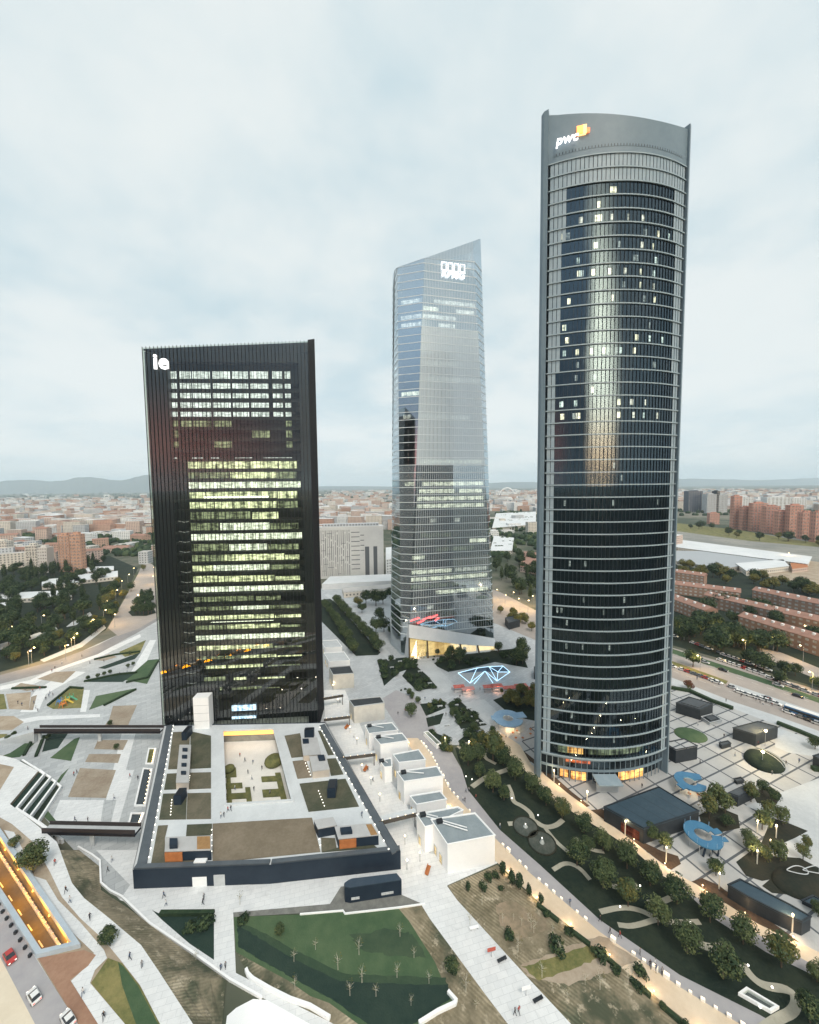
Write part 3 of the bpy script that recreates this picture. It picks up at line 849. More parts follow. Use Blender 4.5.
def face(mb, u0, u1, z0, z1, d, m=0): mb.poly([bt(u0, z0, d), bt(u1, z0, d), bt(u1, z1 + (BT_S * u1 if z1 == BT_T else 0), d), bt(u0, z1, d)], m)
def bbox(mb, u0, u1, z0, z1, d0, d1, m=0):
    a = [bt(u0, 0, d0), bt(u1, 0, d0), bt(u1, 0, d1), bt(u0, 0, d1)]
    k = len(mb.v)
    mb.prism(a, z0, z1, m, None, True)
    if z1 > BT_T - 8:
        for i in range(k, len(mb.v)):
            v = mb.v[i]
            if v[2] == z1: mb.v[i] = (v[0], v[1], z1 + BT_S * max(0, min(BT_W, (Vector(v) - bt_fl).dot(bt_e))))
t_ = empty('office_tower', bt(BT_W / 2, 0, BT_D / 2), 'black slab office tower with lit green-yellow floors behind the courtyard podium', 'skyscraper')
TW = t_
mb = MB(); bbox(mb, 1.0, BT_W - 1.0, 0, BT_T - 1.5, 9.0, BT_D - 1.0)
mb.build('core', M_dark, t_)
mb = MB()
face(mb, 0, BT_W, 0, BT_T, 0)
mb.poly([bt(BT_W, 0, 0), bt(BT_W, 0, BT_D), bt(BT_W, BT_T + BT_S * BT_W + BT_B, BT_D), bt(BT_W, BT_T + BT_S * BT_W, 0)])
mb.poly([bt(0, 0, BT_D), bt(0, 0, 0), bt(0, BT_T, 0), bt(0, BT_T, BT_D)])
mb.poly([bt(BT_W, 0, BT_D), bt(0, 0, BT_D), bt(0, BT_T, BT_D), bt(BT_W, BT_T + BT_S * BT_W + BT_B, BT_D)])
mb.build('glass_facade', M_glass_b, t_)
mb = MB()
n_ = 44
for i in range(n_ + 1):
    u = BT_W * i / n_
    bbox(mb, u - 0.045, u + 0.045, 0, BT_T + 0.25, -0.32, -0.02)
for i in range(16):
    d = BT_D * i / 16
    p = bt(BT_W, 0, d)
    mb.prism([bt(BT_W + .02, 0, d - .07), bt(BT_W + .32, 0, d - .07), bt(BT_W + .32, 0, d + .07), bt(BT_W + .02, 0, d + .07)], 0, BT_T + BT_S * BT_W + 0.5 + BT_B * d / BT_D)
mb.build('facade_fins', M_fin, t_)
mb = MB(); bbox(mb, 0.2, BT_W - 0.2, BT_T - 1.0, BT_T - 0.4, 0.3, BT_D - 0.3)
mb.build('roof', M_black, t_)
# dark side bays: opaque panels behind the glass
uL, _ = bt_u(170, 430); uR, _ = bt_u(301, 560)
mb = MB(); bbox(mb, 0.4, uL, 0, BT_T - 1.5, 0.5, 3.0); bbox(mb, uR + 1.2, BT_W - 0.4, 0, BT_T - 1.5, 0.5, 3.0)
bbox(mb, uL + .01, uR + 1.19, zat(362, bt(30, 0)), BT_T - 1.5, 0.5, 3.0)
mb.build('side_bay', M_black, t_)
rows_hi = [375, 385, 394.5, 404, 413, 423, 434, 444]
rows_lo = [465, 475, 485, 495, 505, 516, 527, 537, 548, 558.5, 568.5, 580, 590, 600, 609, 618.5, 628.5, 639, 649.5, 659, 668.5, 681, 691]
q = random.Random(5)
for y in rows_hi + [454] + rows_lo:
    u_, z_ = bt_u(235, y)
    mb = MB()
    bbox(mb, uL + 0.1, uR + 1.1, z_ - 2.75, z_ - 1.65, 0.55, 8.9)
    mb.build('floor_slab', M_dark, t_)
def litrow(y, x0, x1, m, h=2.9, d=3.2, name='lit_window'):
    u0, z_ = bt_u(x0, y, d); u1, _ = bt_u(x1, y, d)
    mb = MB(); face(mb, u0, u1, z_ - 1.45, z_ - 1.45 + h, d)
    mb.build(name, m, t_)
for i, y in enumerate(rows_hi):
    for (x0, x1, p) in ((170, 176.5, 1), (179.5, 191, .93), (192, 210, .9), (212, 230, .95), (232, 248, .9), (250, 268, .85), (272, 282, .8), (284.5, 290.5, .9)):
        if i >= 5 and x0 > 177 and q.random() < (0.3 if i == 5 else 0.7): continue
        if i < 5 or q.random() < p: litrow(y, x0 + (y - 375) * .03, x1 + (y - 375) * .03, M_litD if i < 5 else M_litC, 2.9, 2.2)
for x0, x1 in ((174, 177), (192, 203), (211, 219), (235, 252), (263, 292)):
    litrow(456, x0, x1, M_litD, 0.8, 1.2)
for i, y in enumerate(rows_lo):
    o_ = (y - 465) * 0.045
    if i < 20:
        L0, L1 = 188 + o_, 297 + o_ * 0.6
        wht = i in (2, 7, 12, 17)
        if i in (5, 13): segs = [(L0, L0 + 60, M_litC), (L0 + 62, L1 - 20, M_litA if i == 5 else M_litC)]
        elif wht: segs = [(L0, L1 + 3, M_litB)]
        else:
            c = L0 + q.uniform(15, 45); e = L1 - q.uniform(15, 35)
            segs = [(L0, c - 1, M_litC if q.random() < .6 else M_litA), (c, e, M_litA if q.random() < .75 else M_litB), (e + 1, L1, M_litC if q.random() < .5 else M_litA)]
    elif i == 20: segs = [(206, 226, M_litA), (228, 263, M_litA), (268, 300, M_litC)]
    elif i == 21: segs = [(204, 226, M_litC), (234, 247, M_litA), (258, 285, M_litA)]
    else: segs = [(220, 223, M_litC), (232, 262, M_litC), (265, 280, M_litC)]
    for a, b, m in segs: litrow(y, a, b, m, 3.05, 4.2)
for y, x0, x1 in ((497.5, 203, 268), (564.5, 207, 271), (624, 210, 273)):
    u0, z_ = bt_u(x0, y); u1, _ = bt_u(x1, y)
    mb = MB(); bbox(mb, u0, u1, z_ - 0.35, z_ + 0.35, 0.8, 1.3)
    mb.build('light_strip', M_strip, t_)
M_stair = mat('stair_glow', (0.3, 0.3, 0.3), emit=(0.85, 0.9, 0.95), estr=0.14)
for k in range(17):
    y = 522 + k * 10.1
    u0, z_ = bt_u(178 + k * 0.5, y, 0.4)
    mb = MB(); mb.poly([bt(u0, z_ + .3, .4), bt(u0 + 2.4, z_ - .25, .4), bt(u0 + 4.4, z_ + .1, .4), bt(u0 + 4.4, z_ + .3, .4), bt(u0 + 2.4, z_, .4), bt(u0, z_ + .5, .4)])
    mb.build('stair_landing', M_stair, t_)
# the lit sign at the top corner
u0, z_ = bt_u(152.5, 369); u1, z1 = bt_u(172.5, 356)
zz = Vector((0, 0, 1))
letters('sign', 'ie', (z1 - z_) * 1.62, bt(u0 + .6, z_, -0.6), bt_e, zz, M_sign, t_, extrude=0.15, bold=0.2, space=1.06)
# entrance: white lift box, lit hall screens
u0, _ = bt_u(196, 700, -2); u1, z1 = bt_u(211, 694, -2)
mb = MB(); bbox(mb, u0, u1, PZ, z1, -4.5, -0.6)
for k in range(3):
    zk = PZ + (z1 - PZ) * (k + 1) / 4
    bbox(mb, u0 - .02, u1 + .02, zk - .06, zk + .06, -4.53, -4.45, 1)
mb.build('lift_box', [M_white, M_conc], t_)
M_scr = lit('hall_screen', (0.75, 0.95, 1.0), 1.5, (0.15, 0.35, 0.6), 1.2, 0.5)
for y0, y1 in ((711, 704.5), (719, 715.5)):
    u0, z0 = bt_u(232, y0, -0.6); u1, z1 = bt_u(256, y1, -0.6)
    mb = MB(); bbox(mb, u0, u1, z0, z1, -0.75, -0.5); mb.build('hall_screen', M_scr, t_)
u0, z0 = bt_u(212, 722, -0.5); u1, z1 = bt_u(282, 696, -0.5)
mb = MB()
for k in range(15):
    u = u0 + (u1 - u0) * k / 14
    bbox(mb, u - .06, u + .06, PZ, z1, -0.6, -0.45)
mb.build('entrance_mullions', M_fin, t_)

# ================================================================== the round-fronted grey tower
M_gm = mat('grey_aluminium', (0.15, 0.205, 0.245), (0.18, 0.24, 0.28), 0.06, 0.45, 0.0, spec=0.5)
M_gband = mat('pale_floor_band', (0.31, 0.38, 0.415), rough=0.4, spec=0.5)
M_glass_g = glass('grey_tower_glass', 0.11, (0.50, 0.55, 0.57), 0.012, 0.55, (0.70, 0.88, 1.0))
M_gpan = mat('pale_louvre_panel', (0.27, 0.34, 0.385), (0.33, 0.40, 0.44), 0.4, 0.4, spec=0.5)
M_int = mat('tower_interior', (0.007, 0.014, 0.021), (0.016, 0.026, 0.036), 0.25, 0.9)
M_win = lit('lit_room', (1.0, 0.88, 0.58), 3.6, (0.3, 0.3, 0.2), 0.9, 0.35)
M_warm = lit('lit_lobby_warm', (1.0, 0.55, 0.16), 2.2, (0.35, 0.10, 0.03), 0.35, 0.3)
M_red = lit('lit_lobby_red', (1.0, 0.20, 0.05), 1.8, (0.25, 0.03, 0.01), 0.5, 0.3)
def circ3(a, b, c):
    d = 2 * (a.x * (b.y - c.y) + b.x * (c.y - a.y) + c.x * (a.y - b.y))
    ux = ((a.x**2 + a.y**2) * (b.y - c.y) + (b.x**2 + b.y**2) * (c.y - a.y) + (c.x**2 + c.y**2) * (a.y - b.y)) / d
    uy = ((a.x**2 + a.y**2) * (c.x - b.x) + (b.x**2 + b.y**2) * (a.x - c.x) + (c.x**2 + c.y**2) * (b.x - a.x)) / d
    return Vector((ux, uy, 0)), math.hypot(a.x - ux, a.y - uy)
rt_c, rt_r = circ3(G(540.5, 776.5), G(606, 786), G(664.5, 772.5))
def rang(p): return math.atan2(p.y - rt_c.y, p.x - rt_c.x)
A0, A1 = rang(G(540.5, 776.5)), rang(G(664.5, 772.5))
def rp(a, r, z): return Vector((rt_c.x + r * cos(a), rt_c.y + r * sin(a), z))
rt_mid = rp((A0 + A1) / 2, rt_r, 0)
RT_G0 = 9.5                                      # underside of the glass
RT_T = zat(116, rp(rang(G(606, 786)), rt_r, 0))   # top of the crown
RT_GT = zat(153, rp(rang(G(606, 786)), rt_r, 0))
def arc(r, z, a0=A0, a1=A1, n=48): return [rp(a0 + (a1 - a0) * i / n, r, z) for i in range(n + 1)]
t_ = empty('round_fronted_tower', (rt_c.x, rt_c.y, 0), 'tall grey tower with a curved dark glass front and two side fins', 'skyscraper')
RTW = t_
# opaque back: two more bowed sides making a three-cornered plan
bl, br = rp(A0, rt_r, 0), rp(A1, rt_r, 0)
ax = (br - bl).normalized(); bn = Vector((-ax.y, ax.x, 0))
apex = (bl + br) / 2 + bn * 36
def bow(p, q_, k, n=10):
    d = q_ - p; nn = Vector((d.y, -d.x, 0)).normalized()
    return [p + d * (i / n) + nn * (k * 4 * (i / n) * (1 - i / n)) for i in range(n + 1)]
back = bow(br, apex, 5) + bow(apex, bl, 5)[1:]
mb = MB()
mb.strip([Vector((p.x, p.y, 0)) for p in back], [Vector((p.x, p.y, RT_T - 4)) for p in back])
mb.build('rear_facade', M_glass_g, t_)
inn = [Vector((rt_c.x, rt_c.y, 0)) + (p - Vector((rt_c.x, rt_c.y, 0))) * 0.93 for p in back]
mb = MB(); mb.strip([Vector((p.x, p.y, 0)) for p in inn], [Vector((p.x, p.y, RT_T - 6)) for p in inn])
f_ = arc(rt_r - 2.6, 0); f2 = arc(rt_r - 2.6, RT_T - 6)
mb.strip(f_, f2)
mb.build('interior_core', M_int, t_)
# glass drum
NB = 36
AG0, AG1 = A0 + 0.012, A1 - 0.012
mb = MB()
mb.strip(arc(rt_r, RT_G0, AG0, AG1, 2 * NB), arc(rt_r, RT_GT, AG0, AG1, 2 * NB))
mb.build('glass_front', M_glass_g, t_, smooth=True)
mb = MB()
for i in range(NB + 1):
    a = AG0 + (AG1 - AG0) * i / NB
    da = 0.05 / rt_r
    mb.prism([rp(a - da, rt_r + .01, 0), rp(a + da, rt_r + .01, 0), rp(a + da, rt_r + .22, 0), rp(a - da, rt_r + .22, 0)], RT_G0, RT_GT)
mb.build('mullions', mat('dark_mullion', (0.022, 0.034, 0.046), rough=0.4), t_)
FH = 4.06
NF = int((RT_GT - RT_G0) / FH)
FH = (RT_GT - RT_G0) / NF
for k in range(NF + 1):
    z = RT_G0 + FH * k
    h = 0.34
    mb = MB()
    a_, b_ = arc(rt_r + .05, z - h / 2, AG0 - .01, AG1 + .01), arc(rt_r + 0.45, z - h / 2, AG0 - .01, AG1 + .01)
    c_, d_ = arc(rt_r + .45, z + h / 2, AG0 - .01, AG1 + .01), arc(rt_r + .05, z + h / 2, AG0 - .01, AG1 + .01)
    mb.strip(b_, c_); mb.strip(c_, d_); mb.strip(a_, b_)
    mb.build('floor_band', M_gband, t_)
for k in range(NF):                               # dark slab edge behind the glass
    if k % 1 == 0:
        z = RT_G0 + FH * k
da2 = (AG1 - AG0) / NB
def pan(mb, i0, i1, z0, z1, r=None, m=0):
    r = rt_r + 0.16 if r is None else r
    n = max(1, int(i1 - i0)) * 2
    mb.strip(arc(r, z0, AG0 + da2 * i0, AG0 + da2 * i1, n), arc(r, z1, AG0 + da2 * i0, AG0 + da2 * i1, n), m)
mb = MB()
for k in range(NF):
    z = RT_G0 + FH * k + 0.25
    top = NF - 1 - k
    wL, wR = (NB, 0) if top < 2 else (4, 4) if top < 6 else (3, 3) if top < 16 else (2, 2)
    if top < 2:
        for i in range(NB): pan(mb, i + 0.08, i + 0.92, z, z + FH - 0.5)
    else:
        for i in list(range(wL)) + list(range(NB - wR, NB)): pan(mb, i + 0.08, i + 0.92, z, z + FH - 0.5)
mb.build('louvre_panels', M_gpan, t_)
# lit rooms
M_winC = lit('lit_room_soft', (1.0, 0.93, 0.72), 2.0, (0.25, 0.25, 0.18), 1.1, 0.25)
M_winE = lit('lit_room_cool', (0.90, 1.0, 0.85), 2.6, (0.2, 0.26, 0.22), 1.2, 0.25)
def room(px, py, w=1.5, m=M_win):
    w *= .8
    # bearing of the facade point under this pixel
    best = None
    for i in range(400):
        a = AG0 + (AG1 - AG0) * i / 399
        x, y = proj(rp(a, rt_r - 0.8, zat_mid))
        if best is None or abs(x - px) < best[0]: best = (abs(x - px), a)
    a = best[1]
    z = zat(py, rp(a, rt_r - 0.8, 0))
    k = round((z - RT_G0) / FH - 0.5)
    z = RT_G0 + FH * k
    dw = w / rt_r / 2
    mb = MB(); mb.strip(arc(rt_r - 0.8, z + 1.2, a - dw, a + dw, 2), arc(rt_r - 0.8, z + 3.1, a - dw, a + dw, 2))
    mb.build('lit_window', m, t_)
zat_mid = 120
for px, py in ((606, 191), (608.5, 191), (577, 214), (592, 213), (607, 213), (623, 213), (637, 214), (577, 224), (652, 228), (663, 231), (663, 240), (637, 248), (648, 249), (575, 258),
               (651, 260), (577, 269), (590, 269), (606, 268), (621, 268), (636, 270), (649, 271), (576, 280), (636, 282), (649, 282), (592, 245), (563, 328), (634, 341), (647, 342), (659, 344),
               (563, 352), (576, 352), (590, 351), (602, 352), (619, 352), (632, 352), (575, 400), (561, 401), (618, 401), (631, 401), (645, 402), (562, 413), (575, 413), (618, 413), (633, 414), (643, 414), (657, 416)):
    room(px, py, 1.0 + .9 * ((px * 7 + py * 3) % 1.0 + (py % 3) / 4), (M_win, M_winC, M_win, M_winE)[int(px + 2 * py) % 4])
M_winD = lit('lit_room_dim', (0.8, 0.85, 0.75), 0.9, (0.1, 0.12, 0.1), 1.5, 0.2)
for px, py in ((615, 467), (623, 474), (566, 500), (615, 500), (660, 505), (588, 562), (572, 564), (564, 606), (587, 605), (608, 607), (629, 604), (628, 617), (560, 615), (570, 624), (615, 643), (570, 649), (587, 649), (571, 690), (577, 713), (585, 726), (571, 734), (622, 735)):
    room(px, py, 0.8, M_winD)
wq = random.Random(8)
for k in range(30):
    room(wq.uniform(556, 656), wq.uniform(180, 420), wq.uniform(.9, 1.7), M_winD if wq.random() < .6 else M_win)
# base: lit lobby floors
mb = MB(); mb.strip(arc(rt_r - 1.2, 4.9, AG0 + .1, AG1 - .2), arc(rt_r - 1.2, RT_G0, AG0 + .1, AG1 - .2)); mb.build('lobby_glass', M_glass_g, t_)
for (f0, f1, z0, z1, r, mm) in ((0.12, 0.30, RT_G0 + .6, RT_G0 + 3.6, -0.9, M_litC), (0.19, 0.30, RT_G0 + .9, RT_G0 + 3.3, -0.8, M_warm), (0.34, 0.78, RT_G0 + .9, RT_G0 + 3.2, -0.9, M_litC),
                                (0.18, 0.36, RT_G0 - 3.0, RT_G0 - .8, -1.6, M_red), (0.14, 0.20, 0.8, 3.6, -1.6, M_warm), (0.22, 0.33, 0.4, 3.4, -1.6, M_warm), (0.58, 0.80, 0.5, 3.6, -1.6, M_warm)):
    mb = MB(); mb.strip(arc(rt_r + r, z0, A0 + (A1 - A0) * f0, A0 + (A1 - A0) * f1, 8), arc(rt_r + r, z1, A0 + (A1 - A0) * f0, A0 + (A1 - A0) * f1, 8))
    mb.build('lit_lobby', mm, t_)
mb = MB(); mb.strip(arc(rt_r + .1, RT_G0 - .8), arc(rt_r + .1, RT_G0)); mb.strip(arc(rt_r - 2, RT_G0 - .8), arc(rt_r + .1, RT_G0 - .8))
mb.build('base_band', M_gm, t_)
mb = MB(); mb.strip(arc(rt_r - .9, 4.1), arc(rt_r - .9, 4.9)); mb.strip(arc(rt_r - .9, 4.9), arc(rt_r - 1.3, 4.9)); mb.build('base_band', M_gm, t_)
mb = MB()
for i in range(25):
    a = A0 + (A1 - A0) * i / 24
    mb.tube(rp(a, rt_r - 1.0, 0), rp(a, rt_r - 1.0, RT_G0 - .8), 0.14, n=6)
mb.build('base_columns', M_gm, t_)
# crown
mb = MB()
NC = 48
topz = []
for k in range(NC + 1):
    p = rp(A0 + (A1 - A0) * k / NC, rt_r, 0)
    x = proj((p.x, p.y, RT_T))[0]
    yy = 113.8 + .00165 * (x - 590) ** 2
    topz.append(zat(yy, p))
o_, i_ = arc(rt_r + .2, 0, A0, A1, NC), arc(rt_r - 1.0, 0, A0, A1, NC)
lo = [Vector((p.x, p.y, RT_GT + .3)) for p in o_]
hiO = [Vector((p.x, p.y, topz[k])) for k, p in enumerate(o_)]
hiI = [Vector((p.x, p.y, topz[k])) for k, p in enumerate(i_)]
loI = [Vector((p.x, p.y, RT_GT + .3)) for p in i_]
mb.strip(lo, hiO); mb.strip(hiO, hiI); mb.strip(hiI, loI)
mb.build('crown', M_gm, t_, smooth=False)
mb = MB()
z = RT_GT + 2.0
mb.strip(arc(rt_r + .23, z, AG0 + .03, AG1 - .03, 45), arc(rt_r + .23, z + .75, AG0 + .03, AG1 - .03, 45))
for i in range(46):
    a = AG0 + .03 + (AG1 - AG0 - .06) * i / 45
    mb.strip(arc(rt_r + .26, z - .05, a - .012, a + .003, 1), arc(rt_r + .26, z + .8, a - .012, a + .003, 1), 1)
mb.build('crown_vent_strip', [M_black, M_gm], t_)
mb = MB(); mb.prism([(p.x, p.y) for p in arc(rt_r - 1.05, 0)] + [(p.x, p.y) for p in back[1:-1]], RT_T - 6.5, RT_T - 6)
mb.build('roof', M_gm, t_)
# side fins
def fin(a, out, zt, wid, back_d, ret):
    rad = Vector((cos(a), sin(a), 0)); tan = Vector((-sin(a), cos(a), 0)) * out
    p = rp(a, rt_r + 0.9, 0)
    pts = [p, p + tan * wid * .6 + rad * -.3, p + tan * wid - rad * 1.4, p + tan * wid - rad * back_d, p - rad * back_d]
    mb = MB().prism(pts, 0, zt)
    q0 = rp(a, rt_r - 1.2, 0)
    ch = (ax if out < 0 else -ax)
    mb.prism([q0, q0 + ch * ret, q0 + ch * ret + bn * 1.2, q0 + bn * 1.2], zt - 20, zt - .01)
    return mb.build('side_fin', M_gm, t_)
fin(A0, -1, zat(111.5, rp(A0, rt_r, 0)), 2.3, 9.0, 9.0)
fin(A1, 1, zat(125.5, rp(A1, rt_r, 0)), 2.0, 12.0, 3.0)
# illuminated lettering and blocks
def crown_at(px, py):
    best = None
    for i in range(600):
        a = A0 + (A1 - A0) * i / 599
        x, y = proj(rp(a, rt_r + .3, RT_GT + 9))
        if best is None or abs(x - px) < best[0]: best = (abs(x - px), a)
    return best[1], zat(py, rp(best[1], rt_r + .3, 0))
a0_, z0_ = crown_at(556, 148.5); a1_, z1_ = crown_at(579.5, 144.5)
p0_, p1_ = rp(a0_, rt_r + .55, z0_), rp(a1_, rt_r + .55, z1_)
axx = (p1_ - p0_); axx.z = 0; wl = axx.length; axx.normalize()
pmid = rp((a0_ + a1_) / 2, rt_r + .9, 0)
vs_, fs_ = text_mesh('pwc', 1.08, bold=0.02)
tw = max(v.x for v in vs_)
sz = wl / tw
org_ = p0_ + Vector((sin(0), 0, 0)); off = rp((a0_ + a1_) / 2, 1.0, 0) - rt_c; off.z = 0
letters('lettering', 'pwc', sz, p0_ + off.normalized() * 0.9, axx, zz, M_sign, t_, extrude=0.12, bold=0.018 * sz, shear=0.15)
M_or = mat('orange_sign', (0.9, 0.35, 0.08), emit=(1.0, 0.36, 0.10), estr=1.6)
M_or2 = mat('amber_sign', (0.95, 0.55, 0.15), emit=(1.0, 0.55, 0.22), estr=1.6)
M_or3 = mat('rose_sign', (0.85, 0.2, 0.1), emit=(0.95, 0.22, 0.08), estr=1.4)
for (x0, y0, x1, y1, mm) in ((571, 137.5, 577, 135.3, M_or3), (576.5, 134.5, 583, 126, M_or), (583, 134, 586.5, 125.2, M_or2), (586.5, 133.2, 589.8, 128.5, M_or3), (578, 136, 586, 134.6, M_or2)):
    (aa, za), (ab, zb) = crown_at(x0, y0), crown_at(x1, y1)
    mb = MB()
    mb.strip(arc(rt_r + .75, za, aa, ab, 3), arc(rt_r + .75, zb, aa, ab, 3)); mb.strip(arc(rt_r + .75, zb, aa, ab, 3), arc(rt_r + .25, zb, aa, ab, 3)); mb.strip(arc(rt_r + .25, za, aa, ab, 3), arc(rt_r + .75, za, aa, ab, 3))
    mb.build('emblem_block', mm, t_)
# entrance canopy
mb = MB()
pc = rp(rang(G(606, 790)), rt_r + 2.6, 0)
ca_ = rang(pc) + pi / 2
mb.box((pc.x, pc.y, 4.0), (8.0, 5.0, 0.4), ca_); mb.box((pc.x, pc.y, 0.02), (7.4, 0.3, 4.0), ca_, 1)
mb.build('entrance_canopy', [M_gpan, M_conc], t_)

# ================================================================== the faceted pale glass tower
M_glass_c = glass('crystal_glass', 0.60, (0.60, 0.66, 0.70), 0.03, 0.75, (0.84, 0.92, 0.97))
M_cband = mat('white_floor_line', (0.70, 0.76, 0.79), rough=0.5)
M_cint = mat('crystal_interior', (0.05, 0.062, 0.072), (0.09, 0.105, 0.115), 0.2, 0.9)
cFL, cFR = G(409, 656), G(494, 646)
ce = (cFR - cFL).normalized(); cn = Vector((ce.y, -ce.x, 0))
def onf(px, py): return hit(px, py, cFL, cn)
ctC, ctR = onf(424, 258.3), onf(473.5, 241)
Lb = G(390.5, 644); 
zL = zat(268, Lb)
ctL = hit(395, 269, Lb, Vector((0, 1, 0)))
E = {}
bk = -cn
cBR, cBL = cFR + bk * 34 + ce * 2, Lb + bk * 26 + ce * 6
ctRR = hit(480.5, 238.5, cFR + bk * 9, cn)
lines = [(Lb, ctL), (cFL - ce * 4.5 + bk * 2.5, hit(397.5, 267.6, cFL + bk * 8, cn)), (cFL, ctC), (cFR, ctR), (cFR + ce * .6 + bk * 1.0, ctRR), (cBR, cBR + Vector((-ce.x * 4, -ce.y * 4, 262))), (cBL, cBL + Vector((4, -2, 246)))]
def cpt(i, z):
    a, b = lines[i]
    return a + (b - a) * ((z - a.z) / (b.z - a.z))
t_ = empty('faceted_glass_tower', (cFL + cFR) / 2 + bk * 15, 'pale blue faceted glass tower with slanting roof between the black and the round tower', 'skyscraper')
CTW = t_
def cring(z, s=1.0):
    r = [cpt(i, min(z, lines[i][1].z)) for i in range(7)]
    c = sum(r, Vector((0, 0, 0))) / 7
    return [Vector((c.x + (p.x - c.x) * s, c.y + (p.y - c.y) * s, min(z, lines[i][1].z))) for i, p in enumerate(r)]
mb = MB()
zs = [0, 60, 120, 180, 236]
R_ = [cring(z) for z in zs]
for a, b in zip(R_, R_[1:]):
    for i in range(7):
        j = (i + 1) % 7
        mb.poly([a[i], a[j], b[j], b[i]])
topr = [l[1] for l in lines]
for i in range(7):
    j = (i + 1) % 7
    mb.poly([R_[-1][i], R_[-1][j], topr[j], topr[i]])
mb.build('glass_skin', M_glass_c, t_)
mb = MB()
cc_ = sum(topr, Vector((0, 0, 0))) / 7
for i in range(7): mb.poly([topr[i], topr[(i + 1) % 7], cc_])
mb.build('slanting_roof', M_gpan, t_)
mb = MB(); a, b = cring(4, 0.86), cring(232, 0.86)
mb.strip(a, b, 0, True)
mb.build('inner_core', M_cint, t_)
CF = 4.45
nfl = int(236 / CF)
for k in range(3, nfl + 1):
    z = CF * k
    a0, a1 = cring(z - .16, 1.006), cring(z + .16, 1.006)
    b1 = cring(z + .16, 0.985); b0 = cring(z - .16, 0.985)
    mb = MB(); mb.strip(a0, a1, 0, True); mb.strip(a1, b1, 0, True); mb.strip(b0, a0, 0, True)
    mb.build('floor_line', M_cband, t_)
M_slab = mat('slab_edge', (0.03, 0.038, 0.045), rough=0.8)
mb = MB()
for k in range(3, nfl + 1):
    z = CF * k
    mb.strip(cring(z - .7, 0.975), cring(z + .7, 0.975), 0, True)
mb.build('slab_edges', M_slab, t_)
# fine vertical glazing lines on the front facet
mb = MB()
for i in range(1, 34):
    f = i / 34
    a = cFL.lerp(cFR, f); b = ctC.lerp(ctR, f)
    a = a + (b - a) * (14 / b.z)
    w_ = ce * 0.05; o = cn * .06
    mb.poly([a - w_ + o, a + w_ + o, b + w_ + o, b - w_ + o])
mb.build('glazing_bars', M_cband, t_)
fz0, fz1 = onf(450, 468).z, onf(450, 322).z
def fpt(f, z_):
    a, b = cpt(2, z_), cpt(3, z_)
    return a.lerp(b, f) + cn * .04
def veil_mat(name='sky_veil_glass', op=0.84):
    m = bpy.data.materials.new(name); m.use_nodes = True
    t = m.node_tree; p = t.nodes['Principled BSDF']; o = t.nodes['Material Output']
    v = N(t, 'ShaderNodeTexCoord').outputs['Object']
    n1 = noise(t, v, 0.05, 5.0, 0.6)
    t.links.new(mixc(t, n1, (0.52, 0.61, 0.67), (0.62, 0.70, 0.75)), p.inputs['Base Color'])
    p.inputs['Roughness'].default_value = 0.12
    p.inputs['Specular IOR Level'].default_value = 0.8
    tr = N(t, 'ShaderNodeBsdfTransparent'); mx = N(t, 'ShaderNodeMixShader'); mx.inputs[0].default_value = op
    t.links.new(tr.outputs[0], mx.inputs[1]); t.links.new(p.outputs[0], mx.inputs[2]); t.links.new(mx.outputs[0], o.inputs[0])
    return m
mb = MB()
for k in range(int(fz0 / CF) + 1, int(fz1 / CF)):
    z0, z1 = CF * k + .2, CF * (k + 1) - .2
    for j in range(17):
        f0, f1 = (j + .02) / 17, (j + .98) / 17
        mb.poly([fpt(f0, z0), fpt(f1, z0), fpt(f1, z1), fpt(f0, z1)])
mb.build('sky_veil_panes', veil_mat(), t_)  # pale panes with the bright sky reflection put into their colour
mb = MB()
for k in range(5, int(fz0 / CF) + 1):
    z0, z1 = CF * k + .2, CF * (k + 1) - .2
    mb.poly([fpt(.01, z0), fpt(.99, z0), fpt(.99, z1), fpt(.01, z1)])
    n_ = (cpt(2, z0) - cpt(1, z0)).cross(Vector((0, 0, 1))).normalized() * .05
    mb.poly([cpt(1, z0) + n_, cpt(2, z0) + n_, cpt(2, z1) + n_, cpt(1, z1) + n_])
mb.build('faint_veil_panes', veil_mat('faint_veil_glass', 0.20), t_)  # thin pale veil added to lighten dark reflections in the lower glass
M_litE = lit('lit_office_pale', (1.0, 0.98, 0.70), 3.0, (0.35, 0.36, 0.25), 0.5, 0.3)
M_litF = lit('lit_office_faint', (1.0, 0.97, 0.78), 1.7, (0.3, 0.32, 0.26), 0.6, 0.25)
def crow(y, f0, f1, m=M_litE, h=2.3):
    z = onf(450, y).z
    k = round(z / CF - 0.5); z = CF * k + 0.9
    def fp(f, z_):
        a, b = cpt(2, z_), cpt(3, z_)
        return a.lerp(b, f) + bk * 1.2
    mb = MB(); mb.poly([fp(f0, z), fp(f1, z), fp(f1, z + h), fp(f0, z + h)])
    mb.build('lit_window', m, t_)
